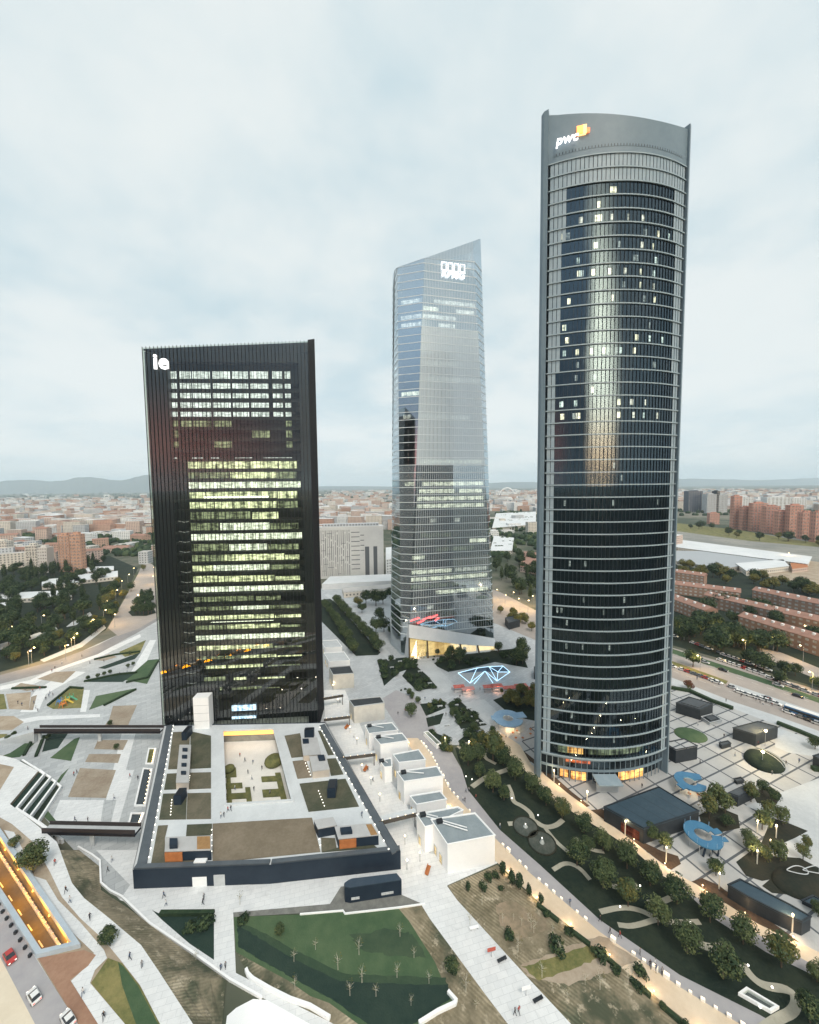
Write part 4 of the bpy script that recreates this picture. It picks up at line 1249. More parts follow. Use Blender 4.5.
for y, f0, f1, m in ((298, .22, .98, M_litF), (311, .03, .3, M_litE), (313, .62, .96, M_litF), (319, .03, .62, M_litF), (326, .3, .6, M_litF), (361, .02, .62, M_litF), (377, .02, .98, M_litF), (415, .02, .82, M_litF),
                     (458, .05, .97, M_litE), (482, .1, .97, M_litE), (490, .06, .55, M_litE), (490, .62, .95, M_litE), (497, .04, .97, M_litE), (505, .04, .97, M_litE), (521, .22, .3, M_litF), (521, .55, .62, M_litF),
                     (541, .75, .98, M_litE), (559, .0, .16, M_litE), (572, .0, .5, M_litE), (572, .55, .97, M_litF), (580, .0, .97, M_litE), (587, .0, .9, M_litC), (595, .3, .97, M_litE), (531, .1, .5, M_litC), (550, .3, .8, M_litC), (605, .2, .28, M_litF)):
    crow(y, f0, f1, m)
def crowL(y, f0, f1, m):
    z = onf(412, y).z
    k = round(z / CF - 0.5); z = CF * k + 0.9
    def fp(f, z_):
        a, b = cpt(1, z_), cpt(2, z_)
        return a.lerp(b, f) + (b - a).cross(Vector((0, 0, 1))).normalized() * -1.2
    mb = MB(); mb.poly([fp(f0, z), fp(f1, z), fp(f1, z + 2.4), fp(f0, z + 2.4)])
    mb.build('lit_window', m, t_)
for y, f0, f1, m in ((301, .1, .95, M_litF), (313, .1, .95, M_litF), (318, .1, .95, M_litF), (390, .1, 1, M_litE), (482, .3, .9, M_litE), (415, .2, .6, M_litF)): crowL(y, f0, f1, m)
# the sign: four small squares with capitals below
p0_, p1_ = onf(441, 277), onf(465.5, 265.5)
ux = (p1_ - p0_).dot(ce); hz = p1_.z - p0_.z
base = p0_ + cn * 0.8
M_signb = mat('blue_sign_panel', (0.15, 0.2, 0.3), rough=0.5)
for k in range(4):
    a = base + ce * (ux * (k + .04) / 4); w = ux * .2
    mb = MB()
    zt = p1_.z
    fr = .18
    for (x0, x1, z0, z1) in ((0, w, zt - fr * 2, zt), (0, w, zt - hz * .55, zt - hz * .55 + fr * 1.2), (0, fr * 1.6, zt - hz * .55, zt), (w - fr * 1.6, w, zt - hz * .55, zt)):
        mb.poly([a + ce * x0 + Vector((0, 0, z0 - a.z)), a + ce * x1 + Vector((0, 0, z0 - a.z)), a + ce * x1 + Vector((0, 0, z1 - a.z)), a + ce * x0 + Vector((0, 0, z1 - a.z))])
    mb.build('sign_square', M_sign, t_)
vs_, fs_ = text_mesh('KPMG', 1.06, bold=0.03)
tw = max(v.x for v in vs_)
letters('lettering', 'KPMG', ux / tw, base + Vector((0, 0, 0.15)), ce, zz, M_sign, t_, extrude=.1, bold=.02 * ux / tw, shear=0.12)
# flared glass hall at the foot
M_skin = glass('hall_glass', 0.30, (0.85, 0.86, 0.86), 0.08, 0.7)
M_hallw = mat('hall_roof_panel', (0.55, 0.58, 0.60), (0.62, 0.64, 0.66), 0.2, 0.35, spec=0.5)
M_gold = lit('lit_hall_gold', (1.0, 0.74, 0.30), 1.25, (0.75, 0.48, 0.16), 0.10, 0.55)
hb0, hb1, hb2 = G(391, 644), G(409.5, 660), G(499, 651)
fo = cn * 5.0
hb1b, hb2b = hb1, hb2
zt1 = zat(624, cFL); zt0 = zat(616, Lb); zt2 = zat(638, cFR)
ht0, ht1, ht2 = Vector((Lb.x, Lb.y, zt0)), Vector((cFL.x, cFL.y, zt1)) + cn * .5, Vector((cFR.x, cFR.y, zt2)) + cn * .5
mb = MB(); mb.poly([hb0, hb1, ht1, ht0]); mb.build('hall_side', M_hallw, t_)
def hf(f, v): return hb1.lerp(hb2, f).lerp(ht1.lerp(ht2, f), v)
mb = MB()
for i in range(12):
    f0, f1 = i / 12, (i + 1) / 12
    v0 = .62 - .25 * f0; v1 = .62 - .25 * f1
    mb.poly([hf(f0, v0), hf(f1, v1), hf(f1, 1), hf(f0, 1)])
mb.build('hall_roof', M_hallw, t_)
mb = MB()
for i in range(12):
    f0, f1 = i / 12, (i + 1) / 12
    mb.poly([hf(f0, 0), hf(f1, 0), hf(f1, .62 - .25 * f1), hf(f0, .62 - .25 * f0)])
mb.build('hall_glazing', M_skin, t_)
mb = MB()
for f0, f1 in ((.02, .19), (.215, .56), (.585, .76), (.785, .985)):
    a, b = hf(f0, 0) + bk * 3.0, hf(f1, 0) + bk * 3.0
    zt = [hf(f, .62 - .25 * f).z - .3 for f in (f0, f1)]
    mb.poly([a, b, Vector((b.x, b.y, zt[1])), Vector((a.x, a.y, zt[0]))])
mb.build('hall_lining', M_gold, t_)
for f in (0.0, 0.2, .57, .77, 1.0):
    a, b = hf(f, 0), hf(f, .62 - .25 * f)
    MB().tube(a + cn * .1, b + cn * .1, .45, n=6).build('hall_column', mat('bronze_column', (0.10, 0.065, 0.035), rough=0.5), t_)
M_redled = mat('red_light', (0.8, 0.1, 0.1), emit=(1.0, 0.12, 0.12), estr=2.0)
for f0, f1, y in ((.0, .13, 619), (.1, .2, 622), (.18, .3, 619), (.28, .4, 618), (.36, .42, 621)):
    z = onf(430, y).z
    a, b = cpt(2, z).lerp(cpt(3, z), f0 * .8) + cn * .6, cpt(2, z + 1.6).lerp(cpt(3, z + 1.6), f1 * .8) + cn * .6
    MB().tube(a, b, .28, n=5).build('red_light_tube', M_redled, t_)
# ================================================================== the courtyard podium
PD = 5.0
M_navy = mat('navy_cladding', (0.010, 0.020, 0.036), (0.016, 0.028, 0.046), 0.3, 0.5)
M_navy2 = mat('dark_parapet', (0.075, 0.09, 0.105), (0.10, 0.115, 0.13), 0.3, 0.6)
M_roofw = mat('roof_walk_concrete', (0.62, 0.645, 0.66), (0.54, 0.565, 0.58), 0.15, 0.85, detail=8)
M_rbed = mat('roof_planting', (0.165, 0.145, 0.105), (0.10, 0.095, 0.065), 0.18, 0.95, detail=8, bump=0.3)
M_rgreen = mat('roof_sedum', (0.060, 0.068, 0.044), (0.105, 0.100, 0.068), 0.2, 0.95, detail=8, bump=0.3)
M_rbrown = mat('roof_substrate', (0.235, 0.195, 0.145), (0.165, 0.135, 0.095), 0.13, 0.95, detail=8, bump=0.3)
M_court = mat('court_paving', (0.66, 0.64, 0.60), (0.74, 0.72, 0.68), 0.2, 0.85, detail=8)
M_ochre = mat('ochre_planting', (0.17, 0.165, 0.06), (0.085, 0.095, 0.04), 0.5, 0.95, detail=6, bump=0.6, bscale=3)
M_wood = mat('orange_timber', (0.46, 0.17, 0.06), (0.36, 0.13, 0.045), 0.8, 0.6)
M_deck = mat('timber_deck', (0.36, 0.21, 0.09), (0.28, 0.16, 0.07), 0.8, 0.7)
M_pavr = mat('pavilion_roof', (0.46, 0.46, 0.46), (0.40, 0.40, 0.40), 0.3, 0.8)
M_pavw = mat('pavilion_wall', (0.55, 0.49, 0.42), (0.48, 0.42, 0.36), 0.4, 0.8)
M_bulb = mat('lamp_bulb', (1, 1, 1), emit=(1.0, 0.95, 0.82), estr=2.6)
M_bulbw = mat('warm_bulb', (1, .9, .7), emit=(1.0, 0.74, 0.40), estr=4.0)
M_warmlit = lit('warm_lit_wall', (1.0, 0.58, 0.20), 0.9, (0.6, 0.3, 0.08), 0.3, 0.5)
def P5(*px): return [G(x, y, PD) for x, y in px]
pO = P5((132.7, 871), (270, 866), (400.6, 852), (380, 818), (325, 723), (164, 726), (142, 830))
pC = P5((221.5, 730.5), (274.5, 728.5), (294, 802), (224, 806.5))       # court opening
t_ = empty('podium_building', (sum((p.x for p in pO)) / 7, sum((p.y for p in pO)) / 7, 0),
           'low dark podium building with planted roof around a lit sunken courtyard', 'building')
POD = t_
cv, ce_, cf, *_ = delaunay_2d_cdt([Vector((p.x, p.y)) for p in pO + pC], [(i, (i + 1) % 7) for i in range(7)] + [(7 + i, 7 + (i + 1) % 4) for i in range(4)], [], 0, 1e-5)
mb = MB()
O2, C2 = [Vector((p.x, p.y)) for p in pO], [Vector((p.x, p.y)) for p in pC]
for f in cf:
    c_ = sum((cv[i] for i in f), Vector((0, 0))) / len(f)
    if inside(c_, O2) and not inside(c_, C2): mb.poly([(cv[i].x, cv[i].y, PD) for i in f])
mb.build('roof', M_roofw, t_)
mb = MB()
mb.strip([(p.x, p.y, 0) for p in pO], [(p.x, p.y, PD + .35) for p in pO], 0, True)
mb.build('outer_wall', M_navy, t_)
MB().strip([(p.x, p.y, 0.03) for p in pC], [(p.x, p.y, PD) for p in pC], 0, True).build('court_wall', mat('court_wall_glass', (0.20, 0.19, 0.17), (0.3, 0.28, 0.24), 0.4, 0.3), t_)
MB().ribbon(offset_line(pC, -.35, True), 0.7, PD, PD + .5, 0, None, True).build('court_parapet', M_roofw, t_)
# dark parapet strips along the long sides, front edge
def strip_px(a, b, w0, w1, zt, m, name):
    A_, B_ = G(*a, PD), G(*b, PD)
    d = (B_ - A_).normalized(); n = Vector((-d.y, d.x, 0))
    return MB().prism([A_ + n * w0, B_ + n * w0, B_ + n * w1, A_ + n * w1], PD + .01, zt, 0).build(name, m, t_)
strip_px((135, 868.5), (165.5, 727), -0.3, -2.6, PD + .45, M_navy2, 'parapet')
strip_px((400, 850.5), (325.3, 724.5), 0.3, 2.4, PD + .45, M_navy2, 'parapet')
strip_px((133.4, 870.4), (269, 865.5), 0.15, 1.3, PD + .5, M_navy2, 'parapet')
strip_px((271, 865.4), (400, 851.4), 0.15, 1.3, PD + .5, M_navy2, 'parapet')
for pl, mm in (([(173, 732.5), (190, 731.5), (189, 769), (168, 769.5)], M_rbed), ([(190.5, 731.5), (211, 736), (211, 768), (190, 769)], M_rgreen),
               ([(167, 774), (178, 773.5), (176, 789.5), (164, 790)], M_rgreen), ([(190, 773), (211, 772.5), (211, 788.5), (189, 789.5)], M_rbed),
               ([(163, 794), (187, 793.5), (186, 819.5), (159, 820)], M_rgreen), ([(187.5, 793.5), (211, 793), (211, 819), (186.5, 819.5)], M_rbed),
               ([(158, 826), (168, 825.5), (165, 838), (165, 850), (163, 863.5), (151, 864)], M_rbed), ([(187, 825), (212, 824), (212, 836), (186, 836.5)], M_rgreen), ([(165, 851.5), (200, 851), (200, 863), (163, 863.5)], M_rbed),
               ([(212.6, 824), (312, 818), (320.5, 852), (212.6, 863)], M_rbrown),
               ([(284.5, 736), (300, 733.5), (306, 756.5), (291.5, 758)], M_rbed), ([(318, 731), (321, 731), (334, 755), (328, 755.5)], M_rgreen),
               ([(292.5, 761.5), (306, 760), (312, 777.5), (297.5, 779)], M_rbrown), ([(327, 759), (336, 758.5), (343.5, 774.5), (331, 776)], M_rgreen),
               ([(299.5, 784), (345.5, 779), (359, 806.7), (308.5, 812)], M_rgreen), ([(312, 783), (330, 781), (340, 808.5), (322, 810.5)], M_rbed),
               ([(321, 838), (335, 838.5), (337, 851), (321.5, 852)], M_rbed), ([(338, 848), (372, 844), (377, 848), (322, 852.6)], M_rgreen)):
    p = P5(*pl)
    MB().prism(p, PD + .01, PD + .14 + .004 * (int(pl[0][0]) % 5)).build('planted_bed', mm, t_)
# courtyard floor and planting
p = [G(x, y, 0) for x, y in ((221.5, 730.5), (274.5, 728.5), (294, 802), (224, 806.5))]
cb = [Vector((q_.x, q_.y, 0.10)) for q_ in pC]
MB().poly(cb).build('court_floor', M_court, t_)
def cp(u, v, z=0.1):
    a = cb[0].lerp(cb[1], u); b = cb[3].lerp(cb[2], u)
    r = a.lerp(b, v); return Vector((r.x, r.y, z))
for (u0, u1, v0, v1) in ((.03, .22, .40, .52), (.03, .30, .60, .66), (.03, .34, .72, .78), (.03, .40, .88, .96), (.05, .12, .5, .95), (.62, .95, .54, .60), (.60, .95, .70, .78), (.56, .93, .88, .97), (.86, .95, .5, .95), (.34, .42, .66, .96)):
    MB().prism([cp(u0, v0), cp(u1, v0), cp(u1, v1), cp(u0, v1)], .1, .40 + u0 * .11 + v0 * .07).build('court_bed', M_ochre, t_)
for (u, v, r) in ((.10, .44, 2.0), (.88, .36, 3.4)):
    c = cp(u, v, 1.2); MB().ball(c, r, 14, 8, sz=.55).build('court_mound', M_ochre, t_, smooth=True)
a, b = cp(0.02, 0.005, 0.5), cp(.98, 0.005, 0.5)
MB().poly([(a.x, a.y - .2, 3.0), (b.x, b.y - .2, 3.0), (b.x, b.y - .2, 4.7), (a.x, a.y - .2, 4.7)]).build('lit_soffit', mat('lit_soffit', (.9, .5, .15), emit=(1.0, .50, .12), estr=1.0), t_)
for (u, v) in ((.2, .12), (.5, .12), (.8, .12), (.3, .55), (.75, .55), (.3, .85), (.75, .85)):
    pt = cp(u, v, 3.2)
    lamp_light(t_, pt - ORG[t_.name], 60, (1.0, .88, .70))
# bulbs along the parapets
def bulbs(a, b, n, off, name='edge_light', m=M_bulb, r=.2, z=PD + .55):
    A_, B_ = G(*a, PD), G(*b, PD)
    d = (B_ - A_).normalized(); nn = Vector((-d.y, d.x, 0)) * off
    for i in range(n):
        c = A_.lerp(B_, (i + .5) / n) + nn
        MB().ball((c.x, c.y, z), r, 6, 4).build(name, m, t_)
bulbs((135, 868.5), (165.5, 727), 24, -2.9, r=.18); bulbs((400, 850.5), (325.3, 724.5), 22, 2.7, r=.18)
bulbs((211.7, 829), (211.7, 856), 5, 0, r=.14); bulbs((316, 822), (321, 850), 5, 0, r=.14)
bulbs((172, 800), (170.5, 818), 6, 0, r=.14); bulbs((318, 791), (325, 809), 6, 0, r=.14); bulbs((190, 776), (188.5, 788), 5, 0, r=.14); bulbs((305, 763), (311, 778), 5, 0, r=.14)
# roof pavilions
def pavilion(name, roofpx, h, mats, label, cat='pavilion', z0=PD):
    p = [G(x, y, z0 + h) for x, y in roofpx]
    c = sum(p, Vector((0, 0, 0))) / len(p)
    r = empty(name, (c.x, c.y, z0), label, cat, None)
    MB().prism(p, z0, z0 + h - .25).build('wall', mats[0], r)
    ins = [c.lerp(q_, 1.02) for q_ in p]
    MB().prism(ins, z0 + h - .25, z0 + h, 0, None, True).build('roof', mats[1], r)
    return r, p
def rooflet(r, name, px, z, h, m):
    p = [G(x, y, z + h) for x, y in px]
    return MB().prism(p, z + .003, z + h).build(name, m, r)
r, p = pavilion('roof_pavilion', [(179.6, 745), (191, 745), (188.6, 782), (176, 782)], 2.6, (M_pavw, M_pavr), 'long narrow beige pavilion with roof hatches on the left side of the podium roof')
for x, y in ((185, 749), (184.5, 756), (184, 764), (183.5, 772)): rooflet(r, 'roof_hatch', [(x - 2.6, y - 1.2), (x + 2.6, y - 1.2), (x + 2.4, y + 1.4), (x - 2.6, y + 1.4)], PD + 2.6, .5, M_navy)
r, p = pavilion('roof_pavilion', [(301, 738), (317, 737.5), (321, 754), (303.5, 755)], 2.4, (M_pavw, M_pavr), 'beige pavilion near the tower on the right side of the podium roof')
rooflet(r, 'roof_hatch', [(302.5, 738.8), (308.5, 738.4), (309, 742), (303, 742.4)], PD + 2.4, .6, M_navy)
r, p = pavilion('roof_pavilion', [(309.5, 756.5), (325.5, 755), (329.5, 769), (312.5, 771)], 2.7, (M_pavw, M_pavr), 'beige pavilion with timber front midway along the right side of the podium roof')
rooflet(r, 'roof_hatch', [(317.5, 755), (324, 754.5), (325.3, 759), (319, 759.5)], PD + 2.7, .6, M_navy)
r, p = pavilion('roof_pavilion', [(166, 837), (211, 835.6), (211, 849.5), (165, 851)], 3.0, (M_navy, M_pavr), 'flat roof pavilion with orange timber wall at the front left podium corner')
rooflet(r, 'roof_deck', [(197, 836.4), (210, 836), (210.3, 848.5), (197, 849)], PD + 3.0, .08, M_deck)
rooflet(r, 'roof_hatch', [(169.5, 838), (177.5, 838), (177.5, 845), (169.3, 845.5)], PD + 3.0, 1.0, M_navy)
a, b = p[3], p[2]; d = (b - a)
n = Vector((d.y, -d.x, 0)).normalized()
q0, q1 = a + n * .1, a + d * .38 + n * .1
MB().prism([q0, q1, q1 + n * .15, q0 + n * .15], PD, PD + 2.7).build('timber_wall', M_wood, r)
q0, q1 = a + d * .66, a + d * .92
MB().prism([q0 + n * .1, q1 + n * .1, q1 + n * 1.2, q0 + n * 1.2], PD + .2, PD + .8).build('terrace_box', M_white, r)
r, p = pavilion('roof_pavilion', [(314, 820), (333, 817), (337, 825), (318, 828.5)], 2.8, (M_navy, M_pavr), 'small flat roof pavilion beside the brown bed, behind the timber fronted one')
r, p = pavilion('roof_pavilion', [(335, 826.5), (372, 823), (378.5, 834.6), (338.5, 838.6)], 3.0, (M_navy, M_pavr), 'flat roof pavilion with orange timber wall at the front right podium corner')
rooflet(r, 'roof_deck', [(366, 824.4), (371.5, 824), (377.5, 834.2), (371, 835)], PD + 3.0, .08, M_deck)
rooflet(r, 'roof_hatch', [(340, 827.5), (351, 826.3), (352.4, 831), (341, 832)], PD + 3.0, .9, M_navy)
a, b = p[3], p[2]; d = (b - a); n = Vector((d.y, -d.x, 0)).normalized()
q0, q1 = a + n * .1 + d * .02, a + d * .44 + n * .1
MB().prism([q0, q1, q1 + n * .15, q0 + n * .15], PD, PD + 2.7).build('timber_wall', M_wood, r)
def cooler(px, py, w, d, h, label):
    c = G(px, py, PD)
    r = empty('ventilation_tower', c, label, 'ventilation unit', 'dark ventilation towers on the podium roof')
    mb = MB(); mb.box((c.x, c.y, PD), (w, d, h), .05); mb.build('casing', M_navy, r)
    mb = MB(); mb.box((c.x, c.y, PD + h + .003), (w * .8, d * .8, .15), .05)
    for k in range(5): mb.box((c.x - w * .5, c.y, PD + .4 + k * h / 6), (.08, d * .9, .12), .05)
    mb.build('grille', M_black, r)
cooler(187.3, 737, 1.9, 4.6, 3.2, 'tall dark ventilation tower on the back left of the podium roof')
cooler(180.5, 801, 2.3, 3.4, 3.0, 'dark ventilation tower on the front left green bed of the podium roof')
cooler(309.5, 737, 3.6, 1.6, 3.4, 'dark ventilation tower beside the black tower, back right of the podium roof')
cooler(332.5, 793, 2.6, 4.4, 3.0, 'dark ventilation tower on the front right green bed of the podium roof')
# blocks at the foot of the front wall
r = empty('white_block', G(193, 887, 0), 'white box built against the dark front wall of the podium', 'annex')
a, b = G(179, 887.3, 0), G(207, 886.5, 0); d = (b - a); n = Vector((-d.y, d.x, 0)).normalized()
MB().prism([a, b, b + n * 3.5, a + n * 3.5], 0, 2.7).build('wall', M_white, r)
MB().prism([a + n * .4 + d * .02, b + n * .4 - d * .02, b + n * 3.3 - d * .02, a + n * 3.3 + d * .02], 2.702, 2.85).build('roof', M_conc, r)
a, b = G(214, 886.8, 0), G(232, 885, 0); d = b - a; n = Vector((-d.y, d.x, 0)).normalized()
o = MB().prism([a, b, b + n * 4.5, a + n * 4.5], 0, 3.1, 0, 1).build('entrance_ramp', [M_conc, M_pave], org=a); tag(o, 'grey entrance block beside the white box on the podium front', 'ramp')
# dark service building in front
p = pw([(348, 880), (352, 878.3), (397, 873), (401.5, 878.5), (401.5, 879.5), (350, 887.5), (344.8, 886.5), (344, 883)], 4.2)
c = sum(p, Vector((0, 0, 0))) / len(p)
r = empty('service_building', (c.x, c.y, 0), 'dark navy service building with rounded end in front of the podium', 'building')
MB().prism(p, 0, 4.0).build('wall', M_navy, r)
MB().prism([c.lerp(q_, .985) for q_ in p], 4.001, 4.2).build('roof', mat('navy_roof', (0.03, 0.05, 0.075), (0.045, 0.065, 0.09), .4, .7), r)
a, b = p[5], p[4]; d = b - a; n = Vector((d.y, -d.x, 0)).normalized(); a = Vector((a.x, a.y, 0)); d.z = 0
for f in (.02, .10, .60, .68, .76):
    q_ = a + d * f + n * .03
    MB().prism([q_, q_ + d.normalized() * 1.0, q_ + d.normalized() * 1.0 + n * .1, q_ + n * .1], .9, 1.5).build('vent', M_conc, r)
# ---------------------------------------------------------------- bridges over the plaza
def bridge(a, b, w, z, label, lamps=14, landing=None):
    A_, B_ = G(*a, z), G(*b, z)
    d = (B_ - A_).normalized(); n = Vector((-d.y, d.x, 0))
    r = empty('footbridge', (A_ + B_) / 2 - Vector((0, 0, z)), label, 'bridge', 'footbridges to the podium')
    MB().prism([A_ + n * w / 2, B_ + n * w / 2, B_ - n * w / 2, A_ - n * w / 2], z - .7, z, 0, 1, True).build('deck', [M_navy, M_conc], r)
    for s in (1, -1):
        MB().prism([A_ + n * (w / 2 * s), B_ + n * (w / 2 * s), B_ + n * (w / 2 * s - .18 * s), A_ + n * (w / 2 * s - .18 * s)], z - .9, z + 1.1).build('railing', mat('bridge_steel', (0.035, 0.028, 0.028), rough=.6), r)
    for i in range(lamps):
        c = A_.lerp(B_, (i + .5) / lamps) - n * (w / 2 - .35)
        MB().ball((c.x, c.y, z + .5), .16, 6, 4).build('edge_light', M_bulb, r)
    for f in (.02, .5):
        c = A_.lerp(B_, f)
        mb = MB(); mb.box((c.x, c.y, 0), (1.2, .5, z - .9), math.atan2(d.y, d.x)); mb.build('pier', M_conc, r)
    return A_, d, n
A_, d, n = bridge((37, 729.5), (162, 729.5), 2.6, PD, 'long dark footbridge behind, from the park to the podium beside the black tower', 22)
mb = MB()
q0 = A_ - d * .05
ramp = [q0 - d * 16, q0]
for s in (1, -1): pass
mb.v = [tuple(v) for v in ((q0 - d * 18 + n * 1.4), (q0 - d * 18 - n * 1.4), (q0 - n * 1.4), (q0 + n * 1.4))]
v0 = [Vector((v[0], v[1], .05)) for v in mb.v[:2]]; v1 = [Vector(v) for v in mb.v[2:]]
mb = MB(); mb.poly([v0[0], v0[1], v1[0], v1[1]])
g0, g1 = [Vector((v.x, v.y, 0)) for v in v1]
mb.poly([v0[1], Vector((v0[1].x, v0[1].y, 0)), g0, v1[0]]); mb.poly([v1[1], g1, Vector((v0[0].x, v0[0].y, 0)), v0[0]]); mb.poly([v1[0], g0, g1, v1[1]])
tag(mb.build('bridge_ramp', M_conc, org=q0), 'concrete ramp rising to the far footbridge from the park', 'ramp')
bridge((46, 828), (138, 830), 2.6, PD, 'dark footbridge in front, from the terraces to the podium', 14)
# reflecting pools between plaza and podium
M_water = mat('pool_water', (0.012, 0.022, 0.03), rough=0.05, spec=0.6)
for pl, lab in (([(143.5, 769), (152, 769.5), (145, 806), (135, 806)], 'long dark reflecting pool between plaza and podium'), ([(131.5, 814), (144, 814), (140, 824), (129, 824)], 'short dark reflecting pool beside the near footbridge'),
                ([(149, 749), (156, 749), (153, 764), (146, 764)], 'lit planted trench between plaza and podium by the far footbridge')):
    p = pw(pl, 0)
    r = empty('reflecting_pool', sum(p, Vector((0, 0, 0))) / 4, lab, 'pool')
    MB().poly([(q_.x, q_.y, .10) for q_ in p]).build('water', M_ochre if 'trench' in lab else M_water, r)
    MB().ribbon(p, .5, 0, .35, 0, None, True).build('rim', M_white, r)
    for k in range(9):
        c = p[1].lerp(p[2], (k + .5) / 9); MB().ball((c.x - .4, c.y, .4), .17, 6, 4).build('edge_light', M_bulbw, r)

# ================================================================== the row of white pavilions
M_wroof = mat('grey_roof_felt', (0.215, 0.255, 0.275), (0.27, 0.31, 0.33), 0.25, 0.85, detail=8)
M_droof = mat('dark_roof_felt', (0.025, 0.03, 0.035), (0.045, 0.05, 0.055), 0.3, 0.7)
M_duct = mat('roof_duct', (0.75, 0.76, 0.77), rough=0.4)
wp = [  # roof outline in the survey, height, roof, wall, label, hatch
    ([(447.5, 845), (495, 835.7), (475, 813.6), (431, 820)], 8.2, M_wroof, 'largest white cube pavilion with grey roof, nearest the field', True),
    ([(425, 827.5), (431.5, 826), (463, 810.5), (458, 807.5), (416.6, 815)], 7.6, M_wroof, 'white cube pavilion tucked directly behind the largest cube', True),
    ([(416.6, 805), (446.5, 799.5), (440, 791.7), (410, 796.6)], 5.2, M_wroof, 'low white pavilion, between the two tallest white cubes', False),
    ([(404, 782), (443, 776.4), (437, 766.7), (397, 772.5)], 8.0, M_wroof, 'tall white cube with dark hatch, third cube up from the field', True),
    ([(399, 763), (425.5, 760), (418.6, 750), (393, 755)], 7.0, M_wroof, 'small white cube with plain grey roof, midway up the row', False),
    ([(384.5, 767.7), (392, 766.8), (391, 758.5), (379.6, 761)], 5.6, M_wroof, 'narrow white annex on the alley side, midway up the row', True),
    ([(380.5, 745), (408, 741), (402, 733.5), (373.7, 737)], 8.0, M_wroof, 'white cube with skewed roof duct, above the midpoint of the row', True),
    ([(369, 734), (398, 730.5), (392, 723), (365, 725.7)], 6.6, M_wroof, 'white cube with long roof duct, just below the dark roofed ones', True),
    ([(354, 707), (384.5, 703), (380.5, 697), (349, 700)], 7.5, M_droof, 'pale pavilion with dark roof, middle of the three dark roofed ones', False),
    ([(333, 675), (354, 673.5), (350, 666), (329, 667.5)], 7.5, M_droof, 'pale pavilion with dark roof beside the foot of the black tower', False),
    ([(329, 662), (350, 660.5), (344, 652), (324, 653)], 5.0, M_conc, 'plain low white block beyond the dark roofed pavilions', False),
    ([(325, 648), (342, 647), (337, 640), (321, 641)], 5.0, M_conc, 'furthest low white block along the black tower', False)]
for k, (pl, h, rm, lab, hatch) in enumerate(wp):
    p = pw(pl, h)
    c = sum(p, Vector((0, 0, 0))) / len(p)
    r = empty('white_pavilion', (c.x, c.y, 0), lab, 'pavilion', 'row of cube pavilions')
    wm = M_white if k < 8 or k > 9 else M_pavw
    MB().prism(p, 0, h).build('wall', M_white if wm is M_white else mat('pale_stone', (0.60, 0.58, 0.53), (0.52, 0.50, 0.46), .4, .8), r)
    MB().prism([c.lerp(q_, .965) for q_ in p], h - .5, h + .012).build('roof', rm, r)
    MB().ribbon(p, .28, h + .001, h + .3, 0, None, True).build('parapet', M_white if wm is M_white else M_conc, r)
    if hatch:
        a = c.lerp(p[-1], .72)
        mb = MB(); mb.box((a.x, a.y, h + .014), (1.7, 1.2, .7), .25); mb.build('roof_hatch', M_black, r)
        b = c.lerp(p[1], .15)
        MB().tube((a.x + .9, a.y, h + .5), (b.x, b.y, h + .5), .16, n=6).build('roof_duct', M_duct, r)
        if k in (0, 1): MB().tube((a.x + .9, a.y - .8, h + .5), (b.x, b.y - .9, h + .5), .16, n=6).build('roof_duct', M_duct, r)
    # doors towards the alley
    a, b = p[0], p[-1]
    d = (b - a); d.z = 0; L_ = d.length; d.normalize(); n = Vector((-d.y, d.x, 0))
    if n.x > 0: n = -n
    for f in ((.3, .62) if L_ > 7 else (.45,)):
        q_ = Vector((a.x, a.y, 0)) + d * (L_ * f)
        f_ = MB().prism([q_ + n * .02, q_ + d * 1.5 + n * .02, q_ + d * 1.5 + n * .14, q_ + n * .14], 0.02, 2.7).build('door', M_conc, r)
        MB().prism([q_ + d * .15 + n * .141, q_ + d * 1.35 + n * .141, q_ + d * 1.35 + n * .16, q_ + d * .15 + n * .16], 0.1, 2.5).build('glazing', lit('shop_glow', (1.0, .8, .45), .9, (.4, .28, .12), .8, .4), r)
        KIDS.clear()
# small dark-roofed block in front of the dark roofed pavilion etc. : the canopies crossing the alley
M_can = mat('dark_canopy', (0.05, 0.045, 0.04), (0.08, 0.07, 0.06), .4, .7)
for (a, b, w, lab) in (((340, 757), (375, 752.5), 2.2, 'dark link canopy over the alley, middle one'), ((378, 820), (416, 811), 2.4, 'dark link canopy over the alley, nearest the field'),
                       ((324, 718.5), (350, 715.5), 2.2, 'dark link canopy over the alley, below the dark roofed pavilion'), ((322, 698), (343, 694.5), 2.0, 'dark link canopy over the alley, furthest up by the tower')):
    A_, B_ = G(*a, PD), G(*b, PD)
    d = (B_ - A_).normalized(); n = Vector((-d.y, d.x, 0)) * w / 2
    r = empty('link_canopy', (A_ + B_) / 2 - Vector((0, 0, PD)), lab, 'canopy', 'link canopies over the alley')
    MB().prism([A_ + n, B_ + n, B_ - n, A_ - n], PD - .5, PD - .02, 0, 1, True).build('roof', [M_can, M_roofw], r)
    MB().prism([A_ - n, B_ - n, B_ - n * 1.1, A_ - n * 1.1], PD - .6, PD + .6).build('railing', M_can, r)
    for i in range(5):
        c = A_.lerp(B_, (i + .5) / 5) - n * .8; MB().ball((c.x, c.y, PD + .4), .15, 6, 4).build('edge_light', M_bulbw, r)
    c = A_.lerp(B_, .97); MB().tube((c.x, c.y, 0), (c.x, c.y, PD - .5), .15).build('post', M_can, r)
